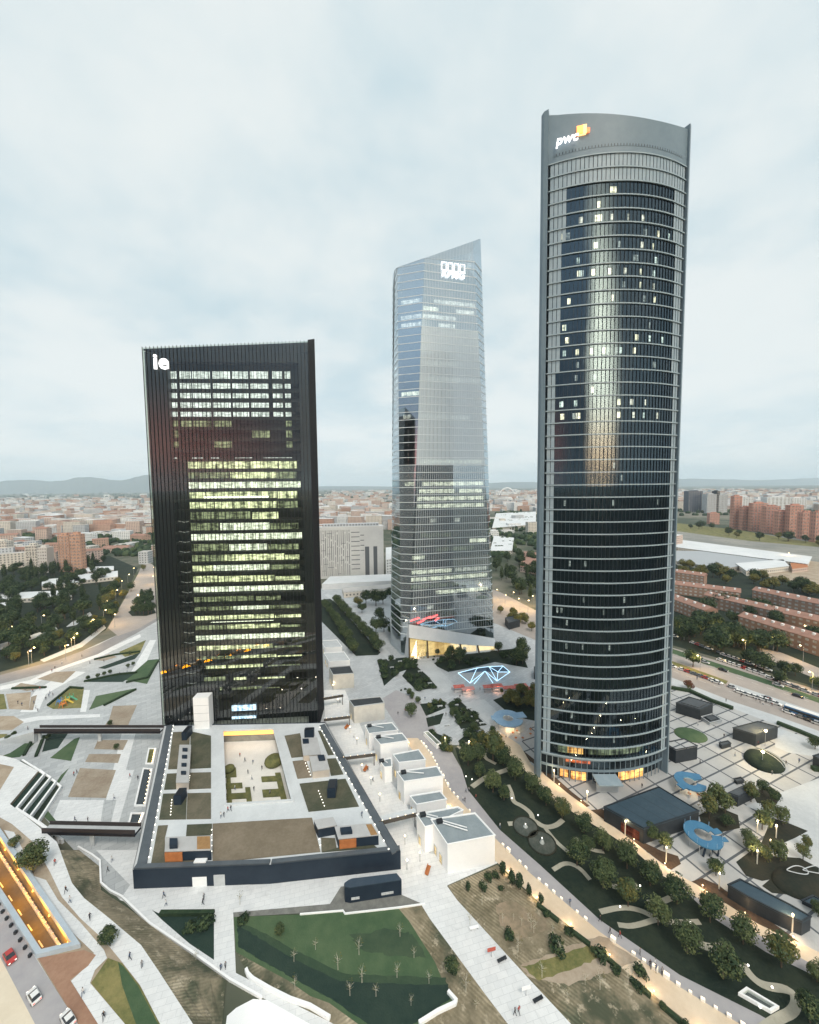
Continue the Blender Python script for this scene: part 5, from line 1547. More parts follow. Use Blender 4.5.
# alley floor and its lamps
sheet('alley', [(324, 690), (345, 690), (372, 752), (385, 775), (405, 800), (416, 830), (440, 872), (402, 872), (380, 818), (325, 720)], Z3, M_pave)
ALLEY = [(350, 733), (357, 745), (362, 772), (371, 785), (380, 802), (405, 845), (420, 862), (338, 705), (333, 690), (407, 870)]
for k, (x, y) in enumerate(ALLEY):
    c = G(x, y, 0)
    r = empty('alley_lamp', c, 'low warm lamp glowing in the alley beside the white cubes, %s of ten' % ordn(k), 'lamp', 'alley lamps')
    MB().tube((c.x, c.y, 0), (c.x, c.y, 2.6), .06, n=6).build('post', M_black, r)
    MB().ball((c.x, c.y, 2.75), .2, 8, 5).build('globe', M_bulbw, r)
    lamp_light(r, (0, 0, 3.1), 110, (1.0, .80, .54))
for k, (x, y) in enumerate(((347, 728), (366, 770), (428, 872))):
    c = G(x, y, 0)
    r = empty('orange_bench', c, ('orange timber bench in the alley by the second link canopy', 'orange timber bench in the alley by the tall third cube', 'orange timber bench at the mouth of the alley')[k], 'bench')
    mb = MB(); mb.box((c.x, c.y, .45), (.9, 2.6, .2), -.35); mb.build('seat', M_wood, r)
    mb = MB(); mb.box((c.x - .4, c.y, .66), (.14, 2.6, .6), -.35); mb.build('backrest', M_wood, r)
    for s in (-1, 1):
        mb = MB(); mb.box((c.x + s * .3, c.y + s * .9, 0), (.6, .12, .45), -.35); mb.build('leg', M_black, r)
# ================================================================== pavilions and canopies of the right-hand plaza
M_pavblk = mat('black_panel', (0.018, 0.024, 0.030), (0.028, 0.034, 0.042), 0.5, 0.5)
M_pavtop = mat('slate_roof', (0.035, 0.062, 0.085), (0.05, 0.08, 0.105), 0.12, 0.6, detail=8)
M_pavtop2 = mat('grey_black_roof', (0.06, 0.07, 0.08), (0.085, 0.095, 0.105), 0.2, 0.7)
def block(name, roofpx, h, wall, roof, label, cat, inset=None, z0=0.0, seams=0):
    p = [G(x, y, z0 + h) for x, y in roofpx]
    c = sum(p, Vector((0, 0, 0))) / len(p)
    r = empty(name, (c.x, c.y, z0), label, cat)
    MB().prism(p, z0, z0 + h - .2).build('wall', wall, r)
    MB().prism([c.lerp(q_, 1.012) for q_ in p], z0 + h - .2, z0 + h, 0, None, True).build('roof', roof, r)
    MB().ribbon([c.lerp(q_, .99) for q_ in p], .3, z0 + h + .001, z0 + h + .25, 0, None, True).build('parapet', wall, r)
    if inset:
        MB().prism([c.lerp(q_, inset) for q_ in p], z0 + h + .003, z0 + h + .45).build('roof_light', M_pavtop2, r)
    return r, p, c
r, p, c = block('exhibition_hall', [(604, 807), (659, 787), (699, 811), (644, 829)], 4.6, M_pavblk, M_pavtop, 'large low hall with flat slate blue roof beside the round tower', 'hall')
mb = MB()
for f in (.2, .4, .6, .8):
    a, b = p[0].lerp(p[1], f), p[3].lerp(p[2], f)
    d = (b - a).normalized(); n = Vector((-d.y, d.x, 0)) * .06; z = Vector((0, 0, .012))
    mb.poly([a - n + z, b - n + z, b + n + z, a + n + z])
mb.build('roof_seam', M_pavblk, r)
a, b = p[3], p[0]; d = (b - a); d.z = 0; n = Vector((d.y, -d.x, 0)).normalized()
if (Vector((a.x, a.y, 0)) + n - Vector((c.x, c.y, 0))).length < (Vector((a.x, a.y, 0)) - Vector((c.x, c.y, 0))).length: n = -n
a = Vector((a.x, a.y, 0))
MB().prism([a + d * .1 + n * .05, a + d * .55 + n * .05, a + d * .55 + n * .15, a + d * .1 + n * .15], .3, 3.0).build('warm_window', lit('hall_red_glow', (.55, .16, .08), .35, (.12, .04, .03), .4, .4), r)
block('long_pavilion', [(728, 885), (740, 879.5), (757, 888), (790, 905), (811, 917), (802, 922), (780, 913), (748, 897)], 3.4, M_pavblk, M_pavtop, 'long curved dark pavilion along the garden walk at lower right', 'pavilion')
block('glass_pavilion', [(676, 703), (689, 697), (713, 704), (700, 710)], 4.6, M_pavblk, M_pavtop2, 'black cube pavilion with inset roof light, near the avenue hedge', 'pavilion', .72)
block('dark_hatch', [(701, 717), (712, 714), (722, 720), (710, 723)], 1.2, M_conc, M_pavblk, 'low grey hatch block with dark top beside the black cube pavilion', 'hatch', .6)
block('glass_pavilion', [(664, 743), (684, 739), (697.5, 746), (676, 750)], 5.2, M_pavblk, M_plaza, 'dark glass cube with slab roof against the foot of the round tower', 'pavilion')
block('dark_pavilion', [(733, 728), (758, 721.5), (778, 727), (756, 735)], 4.6, M_pavblk, M_pavtop2, 'dark sloping kiosk building behind the black mound with lamps', 'pavilion')
block('dark_pavilion', [(727, 794), (746, 785), (756, 789), (738, 798)], 3.0, M_pavblk, M_pavtop2, 'small dark box pavilion beside the trees in mid plaza', 'pavilion', .85)
block('dark_pavilion', [(813, 756), (830, 751), (850, 758), (832, 765)], 4.2, M_pavblk, M_pavtop2, 'dark pavilion cut by the right edge of the photo', 'pavilion')
block('stall_box', [(719, 743), (728, 741), (731, 743.5), (722, 746)], 1.4, M_pavblk, M_pavtop2, 'small black stall box left of the lamp lit mound', 'stall')
block('stall_box', [(734, 779), (741, 777.5), (744, 780.5), (737, 782)], 1.0, M_pavblk, M_pavtop2, 'small dark bench box in the middle of the slabs', 'stall')
block('slate_skylight', [(802, 901), (813, 896), (823, 901), (812, 906)], .8, M_pavblk, M_pavtop, 'small slate skylight at the right edge below the dark bed', 'skylight')
block('service_hut', [(534, 667), (552, 665), (552, 672), (534, 674)], 3.0, M_pavblk, M_pavtop2, 'small green glazed hut left of the round tower behind the shrubs', 'hut')
block('avenue_kiosk', [(505, 618), (516, 615), (520, 620), (509, 623)], 5.0, M_pavblk, M_pavblk, 'black box on the pavement right of the faceted tower', 'kiosk')
# mounds
def dome(cpx, rx, ry, h, m, label, rot=0.0, stripes=False):
    c = G(*cpx)
    mb = MB(); rr_ = []
    for k in range(9):
        th = (pi / 2) * k / 8 * .98
        rr_.append([(c.x + (rx * cos(th) * cos(t) * cos(rot) - ry * cos(th) * sin(t) * sin(rot)), c.y + (rx * cos(th) * cos(t) * sin(rot) + ry * cos(th) * sin(t) * cos(rot)), h * sin(th) + .01) for t in [2 * pi * i / 28 for i in range(28)]])
    mb.rings(rr_)
    r = empty('mound', c, label, 'mound')
    mb.build('planting', m, r, smooth=True)
    if stripes:
        for off in (.15, .42, .62):
            mb = MB(); pts = []
            for i in range(13):
                u = -1 + 2 * i / 12
                x = rx * off; y = ry * u * math.sqrt(max(0, 1 - off * off)) * .97
                zz_ = h * math.sqrt(max(0, 1 - off * off - (y / ry) ** 2)) + .12
                pts.append(Vector((c.x + x * cos(rot) - y * sin(rot), c.y + x * sin(rot) + y * cos(rot), zz_)))
            for a, b in zip(pts, pts[1:]): mb.tube(a, b, .12, n=5)
            mb.build('edging_strip', M_conc, r)
    return r
dome((690.5, 735), 6.0, 5.0, .9, M_lawn, 'round green grass mound between the black cubes of the plaza')
dome((764, 762), 6.8, 5.6, 3.4, M_garden, 'dark planted dome with pale curved strips under twin lamps', .5, True)
dome((803, 884), 7.5, 4.5, 1.6, M_bedd, 'dark oval mound with pale outline loops at right edge', .1)
mb = MB(); c = G(806, 877)
for k in range(2):
    pts = [Vector((c.x - 2.5 + k * 5.2 + (2.6 + k) * cos(t) * 1.0, c.y + 1.0 * sin(t) + .3 * sin(2 * t), 2.0)) for t in [2 * pi * i / 20 for i in range(21)]]
    for a, b in zip(pts, pts[1:]): mb.tube(a, b, .11, n=5)
tag(mb.build('loop_sculpture', M_conc, org=c), 'pale wire loop figure lying on the dark oval mound', 'sculpture')
# ring canopies
M_blue = mat('blue_canopy', (0.05, 0.165, 0.29), (0.07, 0.20, 0.33), 0.4, 0.55)
M_blue2 = mat('pale_blue_canopy', (0.22, 0.36, 0.52), (0.30, 0.44, 0.58), 0.3, 0.55)
def ring_canopy(cpx, ro, ri, z, a0, a1, m, label, lobes=None, posts=9, rot=0.0, spikes=0):
    c = G(*cpx, z); c = Vector((c.x, c.y, 0))
    r = empty('ring_canopy', c, label, 'canopy')
    mb = MB(); n = 30
    def pt(rad, t, zz_): return Vector((c.x + rad * cos(t + rot), c.y + rad * sin(t + rot), zz_))
    ts = [a0 + (a1 - a0) * i / n for i in range(n + 1)]
    mb.strip([pt(ro, t, z) for t in ts], [pt(ri, t, z) for t in ts][:], 0)
    mb.strip([pt(ro, t, z - .35) for t in ts], [pt(ro, t, z) for t in ts]); mb.strip([pt(ri, t, z) for t in ts], [pt(ri, t, z - .35) for t in ts])
    mb.strip([pt(ri, t, z - .35) for t in ts], [pt(ro, t, z - .35) for t in ts])
    for t in (ts[0], ts[-1]): mb.poly([pt(ri, t, z - .35), pt(ro, t, z - .35), pt(ro, t, z), pt(ri, t, z)])
    mb.build('canopy_ring', m, r)
    if lobes:
        for (lx, ly, lw, ll, la) in lobes:
            mb = MB(); mb.box((c.x + lx, c.y + ly, z - .3), (lw, ll, .28), la); mb.build('canopy_arm', m, r)
    for i in range(posts):
        t = a0 + (a1 - a0) * (i + .5) / posts
        MB().tube(pt((ro * .88), t, 0), pt((ro * .88), t, z - .35), .09, n=6).build('post', M_conc, r)
    for i in range(spikes):
        t = a0 + (a1 - a0) * (i + .5) / spikes
        MB().tube(pt(ro * .97, t, z), pt(ro * .97, t, z + 1.3), .06, n=5).build('mast', M_blue2, r)
    return r, c
r, c = ring_canopy((703, 834), 4.6, 2.1, 3.2, .35, 2 * pi - .35 + .2, M_blue, 'vivid blue open ring canopy on posts with small masts, in mid plaza', [(4.4, .9, 2.6, 1.5, .2), (4.4, -1.6, 2.2, 1.3, 0.0)], 9, 0, 11)
c0 = c
for k in range(3):
    mb = MB(); mb.tube((c.x - 2.6 + k * 2.0, c.y - 3.6, 0.1), (c.x - 1.6 + k * 2.0, c.y - 3.2, 2.6), .28, n=6); mb.build('strut', M_navy, r)
r, c = ring_canopy((690, 781), 4.4, 1.9, 3.4, 0.2, 2 * pi - .5, M_blue, 'blue ring canopy over warm lit tables behind the slate roof hall', [(3.2, 2.6, 4.0, 2.2, -.3), (-3.6, -1.8, 3.0, 2.4, .3)], 8)
lamp_light(r, (0, -1, 2.6), 300, (1.0, .74, .42))
for k, (dx_, dy_) in enumerate(((-1.5, -2), (1, -2.6), (2.6, -1.2), (0, .4), (3.6, -2.4))):
    mbq = MB(); mbq.tube((c.x + dx_, c.y + dy_, 0.02), (c.x + dx_, c.y + dy_, .72), .06, n=6); mbq.tube((c.x + dx_, c.y + dy_, .72), (c.x + dx_, c.y + dy_, .77), .5, n=12)
    tag(mbq.build('cafe_table', M_wood, org=(c.x + dx_, c.y + dy_, 0)), 'small round timber cafe table under the blue canopy by the slate roof hall', 'table', 'cafe tables under the blue canopy')
r, c = ring_canopy((508, 718), 6.2, 2.2, 3.6, .2, 2 * pi - .2, M_blue2, 'pale blue terrace canopy glowing beside the garden left of the round tower', [(5.0, 2.0, 6.0, 4.0, .2), (-5.0, .5, 4.0, 3.0, 0)], 8)
lamp_light(r, (0, -3, 2.4), 700, (1.0, .62, .30))
tc_ = c
for k in range(12):
    x, y = tc_.x + rnd.uniform(-8, 9), tc_.y + rnd.uniform(-9, -3)
    mbq = MB(); mbq.tube((x, y, .03), (x, y, .72), .06, n=6); mbq.tube((x, y, .72), (x, y, .77), .55, n=12)
    tag(mbq.build('terrace_table', M_wood if k % 3 else M_white, org=(x, y, 0)), ('round timber' if k % 3 else 'round white') + ' table on the lit terrace under the pale blue canopy', 'table', 'terrace tables')
# triangulated light lattice
M_led = mat('led_tube', (.6, .8, 1), emit=(0.50, 0.80, 1.0), estr=1.2)
M_film = mat('lattice_film', (0.06, 0.10, 0.16), (0.09, 0.14, 0.2), .3, .4)
def lat(px, py, z): return G(px, py, z)
nodes = {'a': lat(458, 673, 5), 'b': lat(470, 683, 0.1), 'c': lat(477, 668, 6.5), 'd': lat(485, 671, 3), 'e': lat(489, 666.5, 6.5), 'f': lat(497, 681, .1), 'g': lat(503, 666, 6), 'h': lat(510, 672, 3), 'i': lat(498, 672, 5), 'j': lat(474, 684, .1), 'k': lat(493, 683, .1)}
r = empty('light_lattice', G(483, 680), 'blue glowing triangular lattice shelter in front of the glass hall', 'shelter')
for e_ in ('ac', 'ab', 'bc', 'cd', 'ad', 'ce', 'de', 'dj', 'df', 'ei', 'ef', 'if', 'eg', 'gi', 'gh', 'hi', 'hf', 'dk', 'bd'):
    MB().tube(nodes[e_[0]], nodes[e_[1]], .14, n=5).build('led_bar', M_led, r)
for f_ in ('acd', 'ced', 'eig', 'gih', 'edi'):
    MB().poly([nodes[k] - Vector((0, 0, .25)) for k in f_]).build('film', M_film, r)
M_stallr = mat('red_awning', (0.50, 0.08, 0.06), (0.60, 0.22, 0.18), 1.2, .7)
for k, (x, y, w) in enumerate(((459, 691, 7), (468, 693, 8), (488, 691, 6), (497, 690, 7), (510, 692, 9), (521, 690, 8), (530, 693, 7))):
    c = G(x, y)
    r = empty('market_stall', c, 'red awning market stall on the crosswalk, %s from the left' % ordn(k), 'stall', 'red stalls below the light lattice')
    mb = MB(); mb.box((c.x, c.y, 2.3), (w * .8, 3.0, .25), .12); mb.build('awning', M_stallr if k != 1 else mat('pink_awning', (.6, .3, .28), rough=.7), r)
    mb = MB(); mb.box((c.x, c.y - .6, 0.05), (w * .7, .8, 1.0), .12); mb.build('counter', M_conc, r)
    for s in (-1, 1):
        for q_ in (-1, 1): MB().tube((c.x + s * w * .36, c.y + q_ * 1.3 + s * .25, 0), (c.x + s * w * .36, c.y + q_ * 1.3 + s * .25, 2.3), .05, n=5).build('post', M_black, r)
    if k % 2: lamp_light(r, (0, -2.2, 2.0), 160, (1.0, .5, .3))
# round fountains in the garden
for k, (x, y, rx) in enumerate(((525.5, 827, 3.6), (542, 843, 3.8))):
    c = G(x, y)
    r = empty('garden_fountain', c, ('round dark pond with white jet, the one further from the camera', 'round dark pond with pale jet, the one nearer the camera')[k], 'fountain')
    ring = [Vector((c.x + rx * cos(t), c.y + rx * sin(t), 0)) for t in [2 * pi * i / 24 for i in range(24)]]
    MB().poly([(p_.x, p_.y, .16) for p_ in ring]).build('water', mat('pond_floor', (0.05, 0.06, 0.05), (0.09, 0.095, 0.08), .5, .25), r)
    MB().ribbon(ring, .35, 0.05, .3, 0, None, True).build('rim', M_bedd, r)
    mb = MB(); mb.tube((c.x, c.y, .16), (c.x, c.y, .9 + k * .6), .7, .12, 10); mb.build('jet', mat('white_water', (.45, .47, .46), (.25, .28, .27), 1.5, .5), r)
    MB().ball((c.x, c.y, 1.0 + k * .6), .16, 8, 5).build('spout_light', M_bulb, r)
# glass shelter beside the promenade top
r = empty('glass_shelter', G(433, 741), 'long narrow glass stair shelter where the promenade begins', 'shelter')
p = [G(424, 736, 0), G(428, 735, 0), (G(441, 747.5, 0)), (G(436.5, 748.5, 0))]
MB().prism(p, 0.02, 1.6).build('glazing', M_glass_b, r)
MB().ribbon(p, .3, 0.02, 1.75, 0, None, True).build('rim', M_white, r)
# hedges and walls along the avenue side
M_hedge = mat('hedge_leaves', (0.018, 0.040, 0.022), (0.04, 0.065, 0.03), 1.0, .95, detail=6, bump=1.0, bscale=4)
for pts, lab in (([(655, 686), (690, 692), (712, 702), (733, 709.5)], 'dark clipped hedge between plaza and pavement behind the black cube'), ([(777, 724), (800, 733), (819, 741), (850, 753)], 'dark clipped hedge along the pavement at the right edge'),
                 ([(812, 770), (830, 772), (850, 778)], 'short hedge at the right edge of the plaza')):
    p = pw(pts)
    tag(MB().ribbon(p, 1.6, 0.0, 1.3).build('hedge', M_hedge, org=p[0]), lab, 'hedge')
# low white lines and walls near the lawn
for pts, w, h, lab, m in (([(300, 915), (343, 911.4), (345, 914.4), (398, 908.4), (425, 904.5)], .3, .35, 'thin white kerb wall along the upper edge of the lawn', M_white),
                       ([(448, 993), (456, 1002), (455, 1005), (438, 1013), (419, 1025)], .6, .7, 'white bent bench wall at the lower right lawn corner', M_white),
                       ([(246, 971), (248, 976), (253, 981), (270, 991), (290, 1001), (310, 1008), (330, 1020)], .55, .8, 'white curved wall between the diagonal path and lawn slope', M_white),
                       ([(78, 848), (92, 856), (100, 862), (101, 884), (110, 892), (122, 898), (150, 925), (190, 952), (230, 981), (262, 999)], .4, .6, 'long white low wall along the foot of the left slope', M_white)):
    p = pw(pts)
    tag(MB().ribbon(p, w, 0.0, h).build('low_wall', m, org=p[0]), lab, 'low wall')
sheet('diagonal_path', [(122, 897), (150, 923.5), (190, 950.5), (230, 979.5), (262, 997.5), (310, 1024), (340, 1040), (360, 1040), (330, 1022), (287, 1000.5), (251.5, 981), (236, 973), (214, 960), (190, 944), (162, 920), (135, 893)], Z3, M_pave)
# rim of the sunk road
r = empty('parapet_wall', G(40, 900, BK), 'pale blue grey parapet around the sunk orange lit road', 'wall')
MB().ribbon([G(x, y, BK) for x, y in hole_px], .9, BK - .3, BK + 1.0, 0, None, True).build('wall', mat('blue_grey_concrete', (0.36, 0.42, 0.47), (0.42, 0.48, 0.53), .3, .8), r)
a, b = G(39, 956, BK), G(-72, 784, BK)
d = (b - a); L_ = d.length; d.normalize(); n = Vector((-d.y, d.x, 0))
if n.x > 0: n = -n
for i in range(34):
    c = a + d * (L_ * (i + .5) / 34) + n * 1.0
    MB().box((c.x, c.y, BK + .04), (.5, .5, .7), 0).build('bollard', M_black, r)
# the white-post divider and the sodium lamps down in the cutting
f0, f1 = G(62, 951, 0), G(-45, 786, 0)
f0 = Vector((f0.x, f0.y, 0)); f1 = Vector((f1.x, f1.y, 0))
r = empty('road_divider', f0, 'row of white posts dividing the orange lit sunk road', 'barrier')
d = f1 - f0; L_ = d.length; d.normalize(); n = Vector((-d.y, d.x, 0)) * .25
MB().prism([f0 + n, f1 + n, f1 - n, f0 - n], .035, .5).build('base', M_conc, r)
for i in range(44):
    c = f0 + d * (L_ * (i + .5) / 44); MB().box((c.x, c.y, .5), (.28, .28, .5), 0).build('post', M_white, r)
hole0 = [Vector((p_.x, p_.y, 0)) for p_ in hole]
for k in range(9):
    f = (k + .35) / 9
    c = hole0[1].lerp(hole0[2], f); w = (hole0[0] - hole0[1]).normalized()
    c2 = c + w * .25
    r = empty('tunnel_lamp', (c2.x, c2.y, 3.2), 'orange sodium lamp on the right wall of the sunk road, %s from the near end' % ordn(k), 'lamp', 'sodium lamps in the cutting')
    mb = MB(); mb.box((c2.x, c2.y, 3.1), (.3, .8, .25), .5); mb.build('lamp_housing', mat('sodium_lens', (1, .6, .2), emit=(1.0, .42, .06), estr=3), r)
    lamp_light(r, (w.x * 3.2, w.y * 3.2, .6), 1900, (1.0, .38, .0), 2.2)
    lamp_light(r, (w.x * 9.0, w.y * 9.0, .6), 700, (1.0, .34, .0), 2.0)

# dark planting along the field edge of the promenade
p = pw([(537, 906), (568, 930), (600, 954), (630, 980), (660, 1006), (690, 1032)])
n_ = 0
for a, b in zip(p, p[1:]):
    tag(MB().ribbon([a, b.lerp(a, .3)], .8, 0.0, .8).build('hedge', M_hedge, org=a), 'dark hedge piece on the field edge of the promenade, %s from the white cubes' % ordn(n_), 'hedge', 'hedge along the promenade'); n_ += 1
# ================================================================== trees and shrubs
def leafmat(name, c, c2):
    m = mat(name, c, c2, 0.8, 0.9, detail=3, spec=0.15)
    return m
M_lf1 = leafmat('leaf_dark', (0.020, 0.038, 0.022), (0.036, 0.058, 0.030))
M_lf2 = leafmat('leaf_green', (0.052, 0.076, 0.036), (0.075, 0.10, 0.045))
M_lf3 = leafmat('leaf_light', (0.095, 0.118, 0.05), (0.125, 0.145, 0.062))
M_ly1 = leafmat('leaf_olive', (0.085, 0.09, 0.03), (0.14, 0.13, 0.045))
M_ly2 = leafmat('leaf_yellowish', (0.15, 0.13, 0.035), (0.20, 0.17, 0.05))
M_lr = leafmat('leaf_russet', (0.11, 0.045, 0.03), (0.16, 0.07, 0.045))
M_trunk = mat('bark', (0.075, 0.055, 0.04), (0.12, 0.095, 0.07), 2.0, .95)
M_pale = mat('pale_bark', (0.62, 0.58, 0.48), (0.5, 0.46, 0.38), 2.0, .9)
def crown_mb(seed, rx, rz, zc, n, leaf, lobes, flat=1.0):
    q = random.Random(seed); mb = MB()
    L_ = []
    for i in range(lobes):
        t, u = q.uniform(0, 2 * pi), q.uniform(-.75, .95)
        rr_ = math.sqrt(max(0, 1 - u * u)) * q.uniform(.45, .72)
        L_.append((Vector((rx * rr_ * cos(t), rx * rr_ * sin(t), zc + rz * .62 * u)), q.uniform(.36, .58), q.choice((0, 0, 1, 1, 1, 2))))
    L_ += [(Vector((0, 0, zc)), .74, k_) for k_ in (0, 1, 0, 1)]
    for i in range(n):
        c, s, k = L_[q.randrange(len(L_))]
        while True:
            d = Vector((q.gauss(0, 1), q.gauss(0, 1), q.gauss(.15, 1)))
            if d.length > .1: break
        d.normalize()
        r = q.uniform(.70, 1.06) ** .6
        p = c + Vector((d.x * rx * s * r, d.y * rx * s * r, d.z * rz * s * r))
        nn = (d + Vector((q.uniform(-.7, .7), q.uniform(-.7, .7), q.uniform(-.2, .9)))).normalized()
        a = nn.orthogonal().normalized(); a = Quaternion(nn, q.uniform(0, 6.28)) @ a; b = nn.cross(a)
        w = leaf * q.uniform(.6, 1.3)
        kk = k if q.random() < .75 else q.randrange(3)
        mb.poly([p - a * w, p - b * w * .6, p + a * w, p + b * w * .6], kk)
    return mb
def trunk_mb(h, r, spread, seed, n=4):
    q = random.Random(seed); mb = MB()
    mb.tube((0, 0, -.1), (0, 0, h), r, r * .6, 7)
    for i in range(n):
        t = 2 * pi * (i + q.random() * .6) / n
        mb.tube((0, 0, h * .75), (spread * cos(t), spread * sin(t), h * 1.55), r * .5, r * .18, 5)
    return mb
def tree_proto(name, seed, rx, rz, zc, n, leaf, lobes, mats, th, tr, cat='tree', bark=None):
    r = empty(name, (0, 0, 0), 'tree', cat)
    trunk_mb(th, tr, rx * .55, seed).build('trunk', bark or M_trunk, r)
    crown_mb(seed, rx, rz, zc, n, leaf, lobes).build('crown', mats, r)
    return Proto(r)
GT = [tree_proto('round_tree', 3 + k, 3.3, 3.2, 4.8, 2000, .30, 14, [M_lf1, M_lf2, M_lf3], 3.0, .22) for k in range(3)]
GO = [tree_proto('round_tree', 13 + k, 3.3, 3.4, 4.9, 1700, .32, 12, [M_lf2, (M_ly1, M_lf3)[k], M_lf2], 3.0, .2) for k in range(2)]
GMIX = [GT[0], GT[1], GO[0], GT[2], GO[1], GT[1], GT[0]]
GY = [tree_proto('round_tree', 23 + k, 2.5, 3.0, 4.2, 1000, .32, 11, [M_lf2, M_lf3, M_ly1], 2.4, .16) for k in range(2)]
BT_ = [tree_proto('broad_tree', 33 + k, 5.2, 4.8, 7.6, 1100, .62, 16, [M_lf1, M_lf2, M_lf1], 4.2, .35) for k in range(3)]
BY_ = [tree_proto('autumn_tree', 43 + k, 4.2, 4.0, 6.0, 800, .58, 12, [M_ly1, M_ly2, M_lf3], 3.4, .28) for k in range(2)]
PT_ = [tree_proto('poplar_tree', 53 + k, 2.4, 8.0, 9.5, 900, .6, 16, [M_lf1, M_lf2, M_lf1], 3.0, .3) for k in range(2)]
CY = tree_proto('cypress', 61, .8, 2.1, 2.3, 420, .22, 8, [M_lf1, M_lf1, M_lf2], .6, .1)
SH = [tree_proto('shrub', 71 + k, 1.7, 1.1, .95, 420, .30, 9, [M_lf1, M_lf2, M_lf1], .5, .08, 'shrub') for k in range(2)]
SY = tree_proto('shrub', 76, 1.6, 1.2, 1.0, 420, .30, 9, [M_lf2, M_ly1, M_ly2], .5, .08, 'shrub')
def sapling():
    r = empty('sapling', (0, 0, 0), 'sapling', 'young tree'); q = random.Random(9)
    mb = MB(); mb.tube((0, 0, 0), (.05, 0, 3.2), .06, .02, 6)
    for i in range(12):
        t = q.uniform(0, 6.28); z = q.uniform(1.4, 2.9); l = q.uniform(.5, 1.2)
        mb.tube((.03, 0, z), (l * cos(t), l * sin(t), z + l * q.uniform(.5, 1.1)), .022, .008, 4)
    mb.build('trunk', M_pale, r)
    crown_mb(90, 1.0, 1.2, 3.0, 34, .11, 5).build('crown', [M_ly1, M_ly2, M_ly1], r)
    return Proto(r)
SP = sapling()
def plant(p, px, py, label, group, s=1.0, z=0.0, zz_=None):
    c = G(px, py, z)
    return p.put((c.x, c.y, z), rnd.uniform(0, 6.28), s, label, group)
# garden strip: crown positions of the survey, base just below
gt = [(468, 760, 9), (479.5, 774, 7), (493, 753, 12), (503, 760, 9), (493, 786, 10), (504, 796, 7), (515, 774, 10), (532, 788, 9), (546, 800, 9), (562, 813, 9), (584, 827, 9), (603, 845, 10), (577, 858, 12),
      (627, 861, 12), (603, 880, 13), (650, 878, 12), (628, 899, 12), (677, 896, 13), (658, 917, 13), (710, 914, 13), (687, 944, 14), (743, 936, 13), (723, 968, 17), (781, 958, 15), (810, 1014, 14), (817, 976, 10), (478, 757, 8), (588, 848, 7)]
for k, (x, y, r_) in enumerate(gt):
    c = G(x, y + r_ * .62, 0)
    mpp = c.y / FPX * .95
    s = r_ * mpp / 3.25
    lab = '%s dark round tree in the curved garden strip, %s from the camera end' % ('large' if r_ >= 13 else 'small' if r_ <= 8 else 'medium', ordn(sorted(range(len(gt)), key=lambda i: -gt[i][1]).index(k)))
    GMIX[k % 7].put((c.x, c.y, .06), rnd.uniform(0, 6.28), s, lab.replace('dark ', '') if GMIX[k % 7] in GO else lab, 'round trees of the garden strip')
# loose small trees on the plaza
pt_ = [(716, 800, 9, 1), (709, 812, 9, 1), (725, 808, 8, 1), (751, 797, 7, 1), (762, 789, 6, 0), (774, 798, 6, 0), (762, 824, 8, 1), (769, 815, 7, 1), (783, 820, 7, 1), (747, 838, 6, 0), (752, 850, 8, 1), (765, 858, 6, 1), (780, 856, 8, 1),
       (803, 856, 6, 1), (716, 870, 8, 0), (651, 836, 8, 0), (664, 845, 7, 1), (815, 745, 6, 0), (818, 912, 7, 0), (807, 846, 5, 1), (727, 823, 6, 0)]
for k, (x, y, r_, ty) in enumerate(pt_):
    c = G(x, y + r_ * .7, 0); s = r_ * c.y / FPX / 2.4
    lab = '%s tree on the slab plaza beside dark planting, %s from the camera end' % ('yellow green' if ty else 'dark green', ordn(sorted(range(len(pt_)), key=lambda i: -pt_[i][1]).index(k)))
    GY[k % 2].put((c.x, c.y, .05), rnd.uniform(0, 6.28), s, lab, 'plaza trees') if ty else GT[k % 3].put((c.x, c.y, .05), rnd.uniform(0, 6.28), s * .7, lab, 'plaza trees')
# cypresses in the field
for k, (x, y, h) in enumerate(((502.5, 876, 1.1), (512, 886, 1.15), (519, 890, 1.25), (529, 897, .9), (468, 892, .8), (541, 905, .8))):
    plant(CY, x, y, ('tall narrow cypress in the bare field, %s in the row from the white cube' % ordn(k)) if k < 4 else ('low round cypress at the white cube corner of the field' if k == 4 else 'stubby cypress at the promenade edge of the bare field'), 'cypresses in the bare field', h)
# saplings on the lawn and field
sp = [(315.5, 950), (338, 970), (362, 983), (376, 997), (397, 978), (359, 955), (414, 958), (429, 984), (411, 1006), (400, 937), (350, 996), (294, 962), (295, 990), (466, 992), (476, 1010), (542, 978), (567, 1000), (518, 952), (531, 930), (470, 925), (585, 985), (600, 990), (560, 955), (628, 985), (196, 962), (240, 905)]
for k, (x, y) in enumerate(sp):
    lab = 'thin pale sapling on the lawn' if k < 13 else 'thin pale sapling on the bare soil'
    plant(SP, x, y, lab + ', %s from the left' % ordn(sorted([p_[0] for p_ in (sp[:13] if k < 13 else sp[13:])]).index(x)), 'pale saplings', rnd.uniform(.65, 1.1))
for k, (x, y, p_, s) in enumerate(((280, 936, GT[0], .35), (453, 975, GT[1], .5), (190, 930, SH[0], .9), (244, 922, SH[1], .9), (205, 928, SH[0], 1.2), (600, 958, SH[0], 1.0), (556, 950, SH[1], 1.2), (640, 975, SH[0], .9))):
    plant(p_, x, y, ('small dark conifer on the upper left of the lawn', 'small dark bush on the soil right of the lawn', 'dark bush on the grass under the podium walk', 'dark bush at the upper left lawn corner', 'wide dark bush beside the cross walk', 'dark bush along the promenade edge of the field, middle one', 'dark bush along the promenade edge of the field, nearest the cypresses', 'dark bush along the promenade edge of the field, nearest the camera')[k], 'bushes by the lawn and field', s)
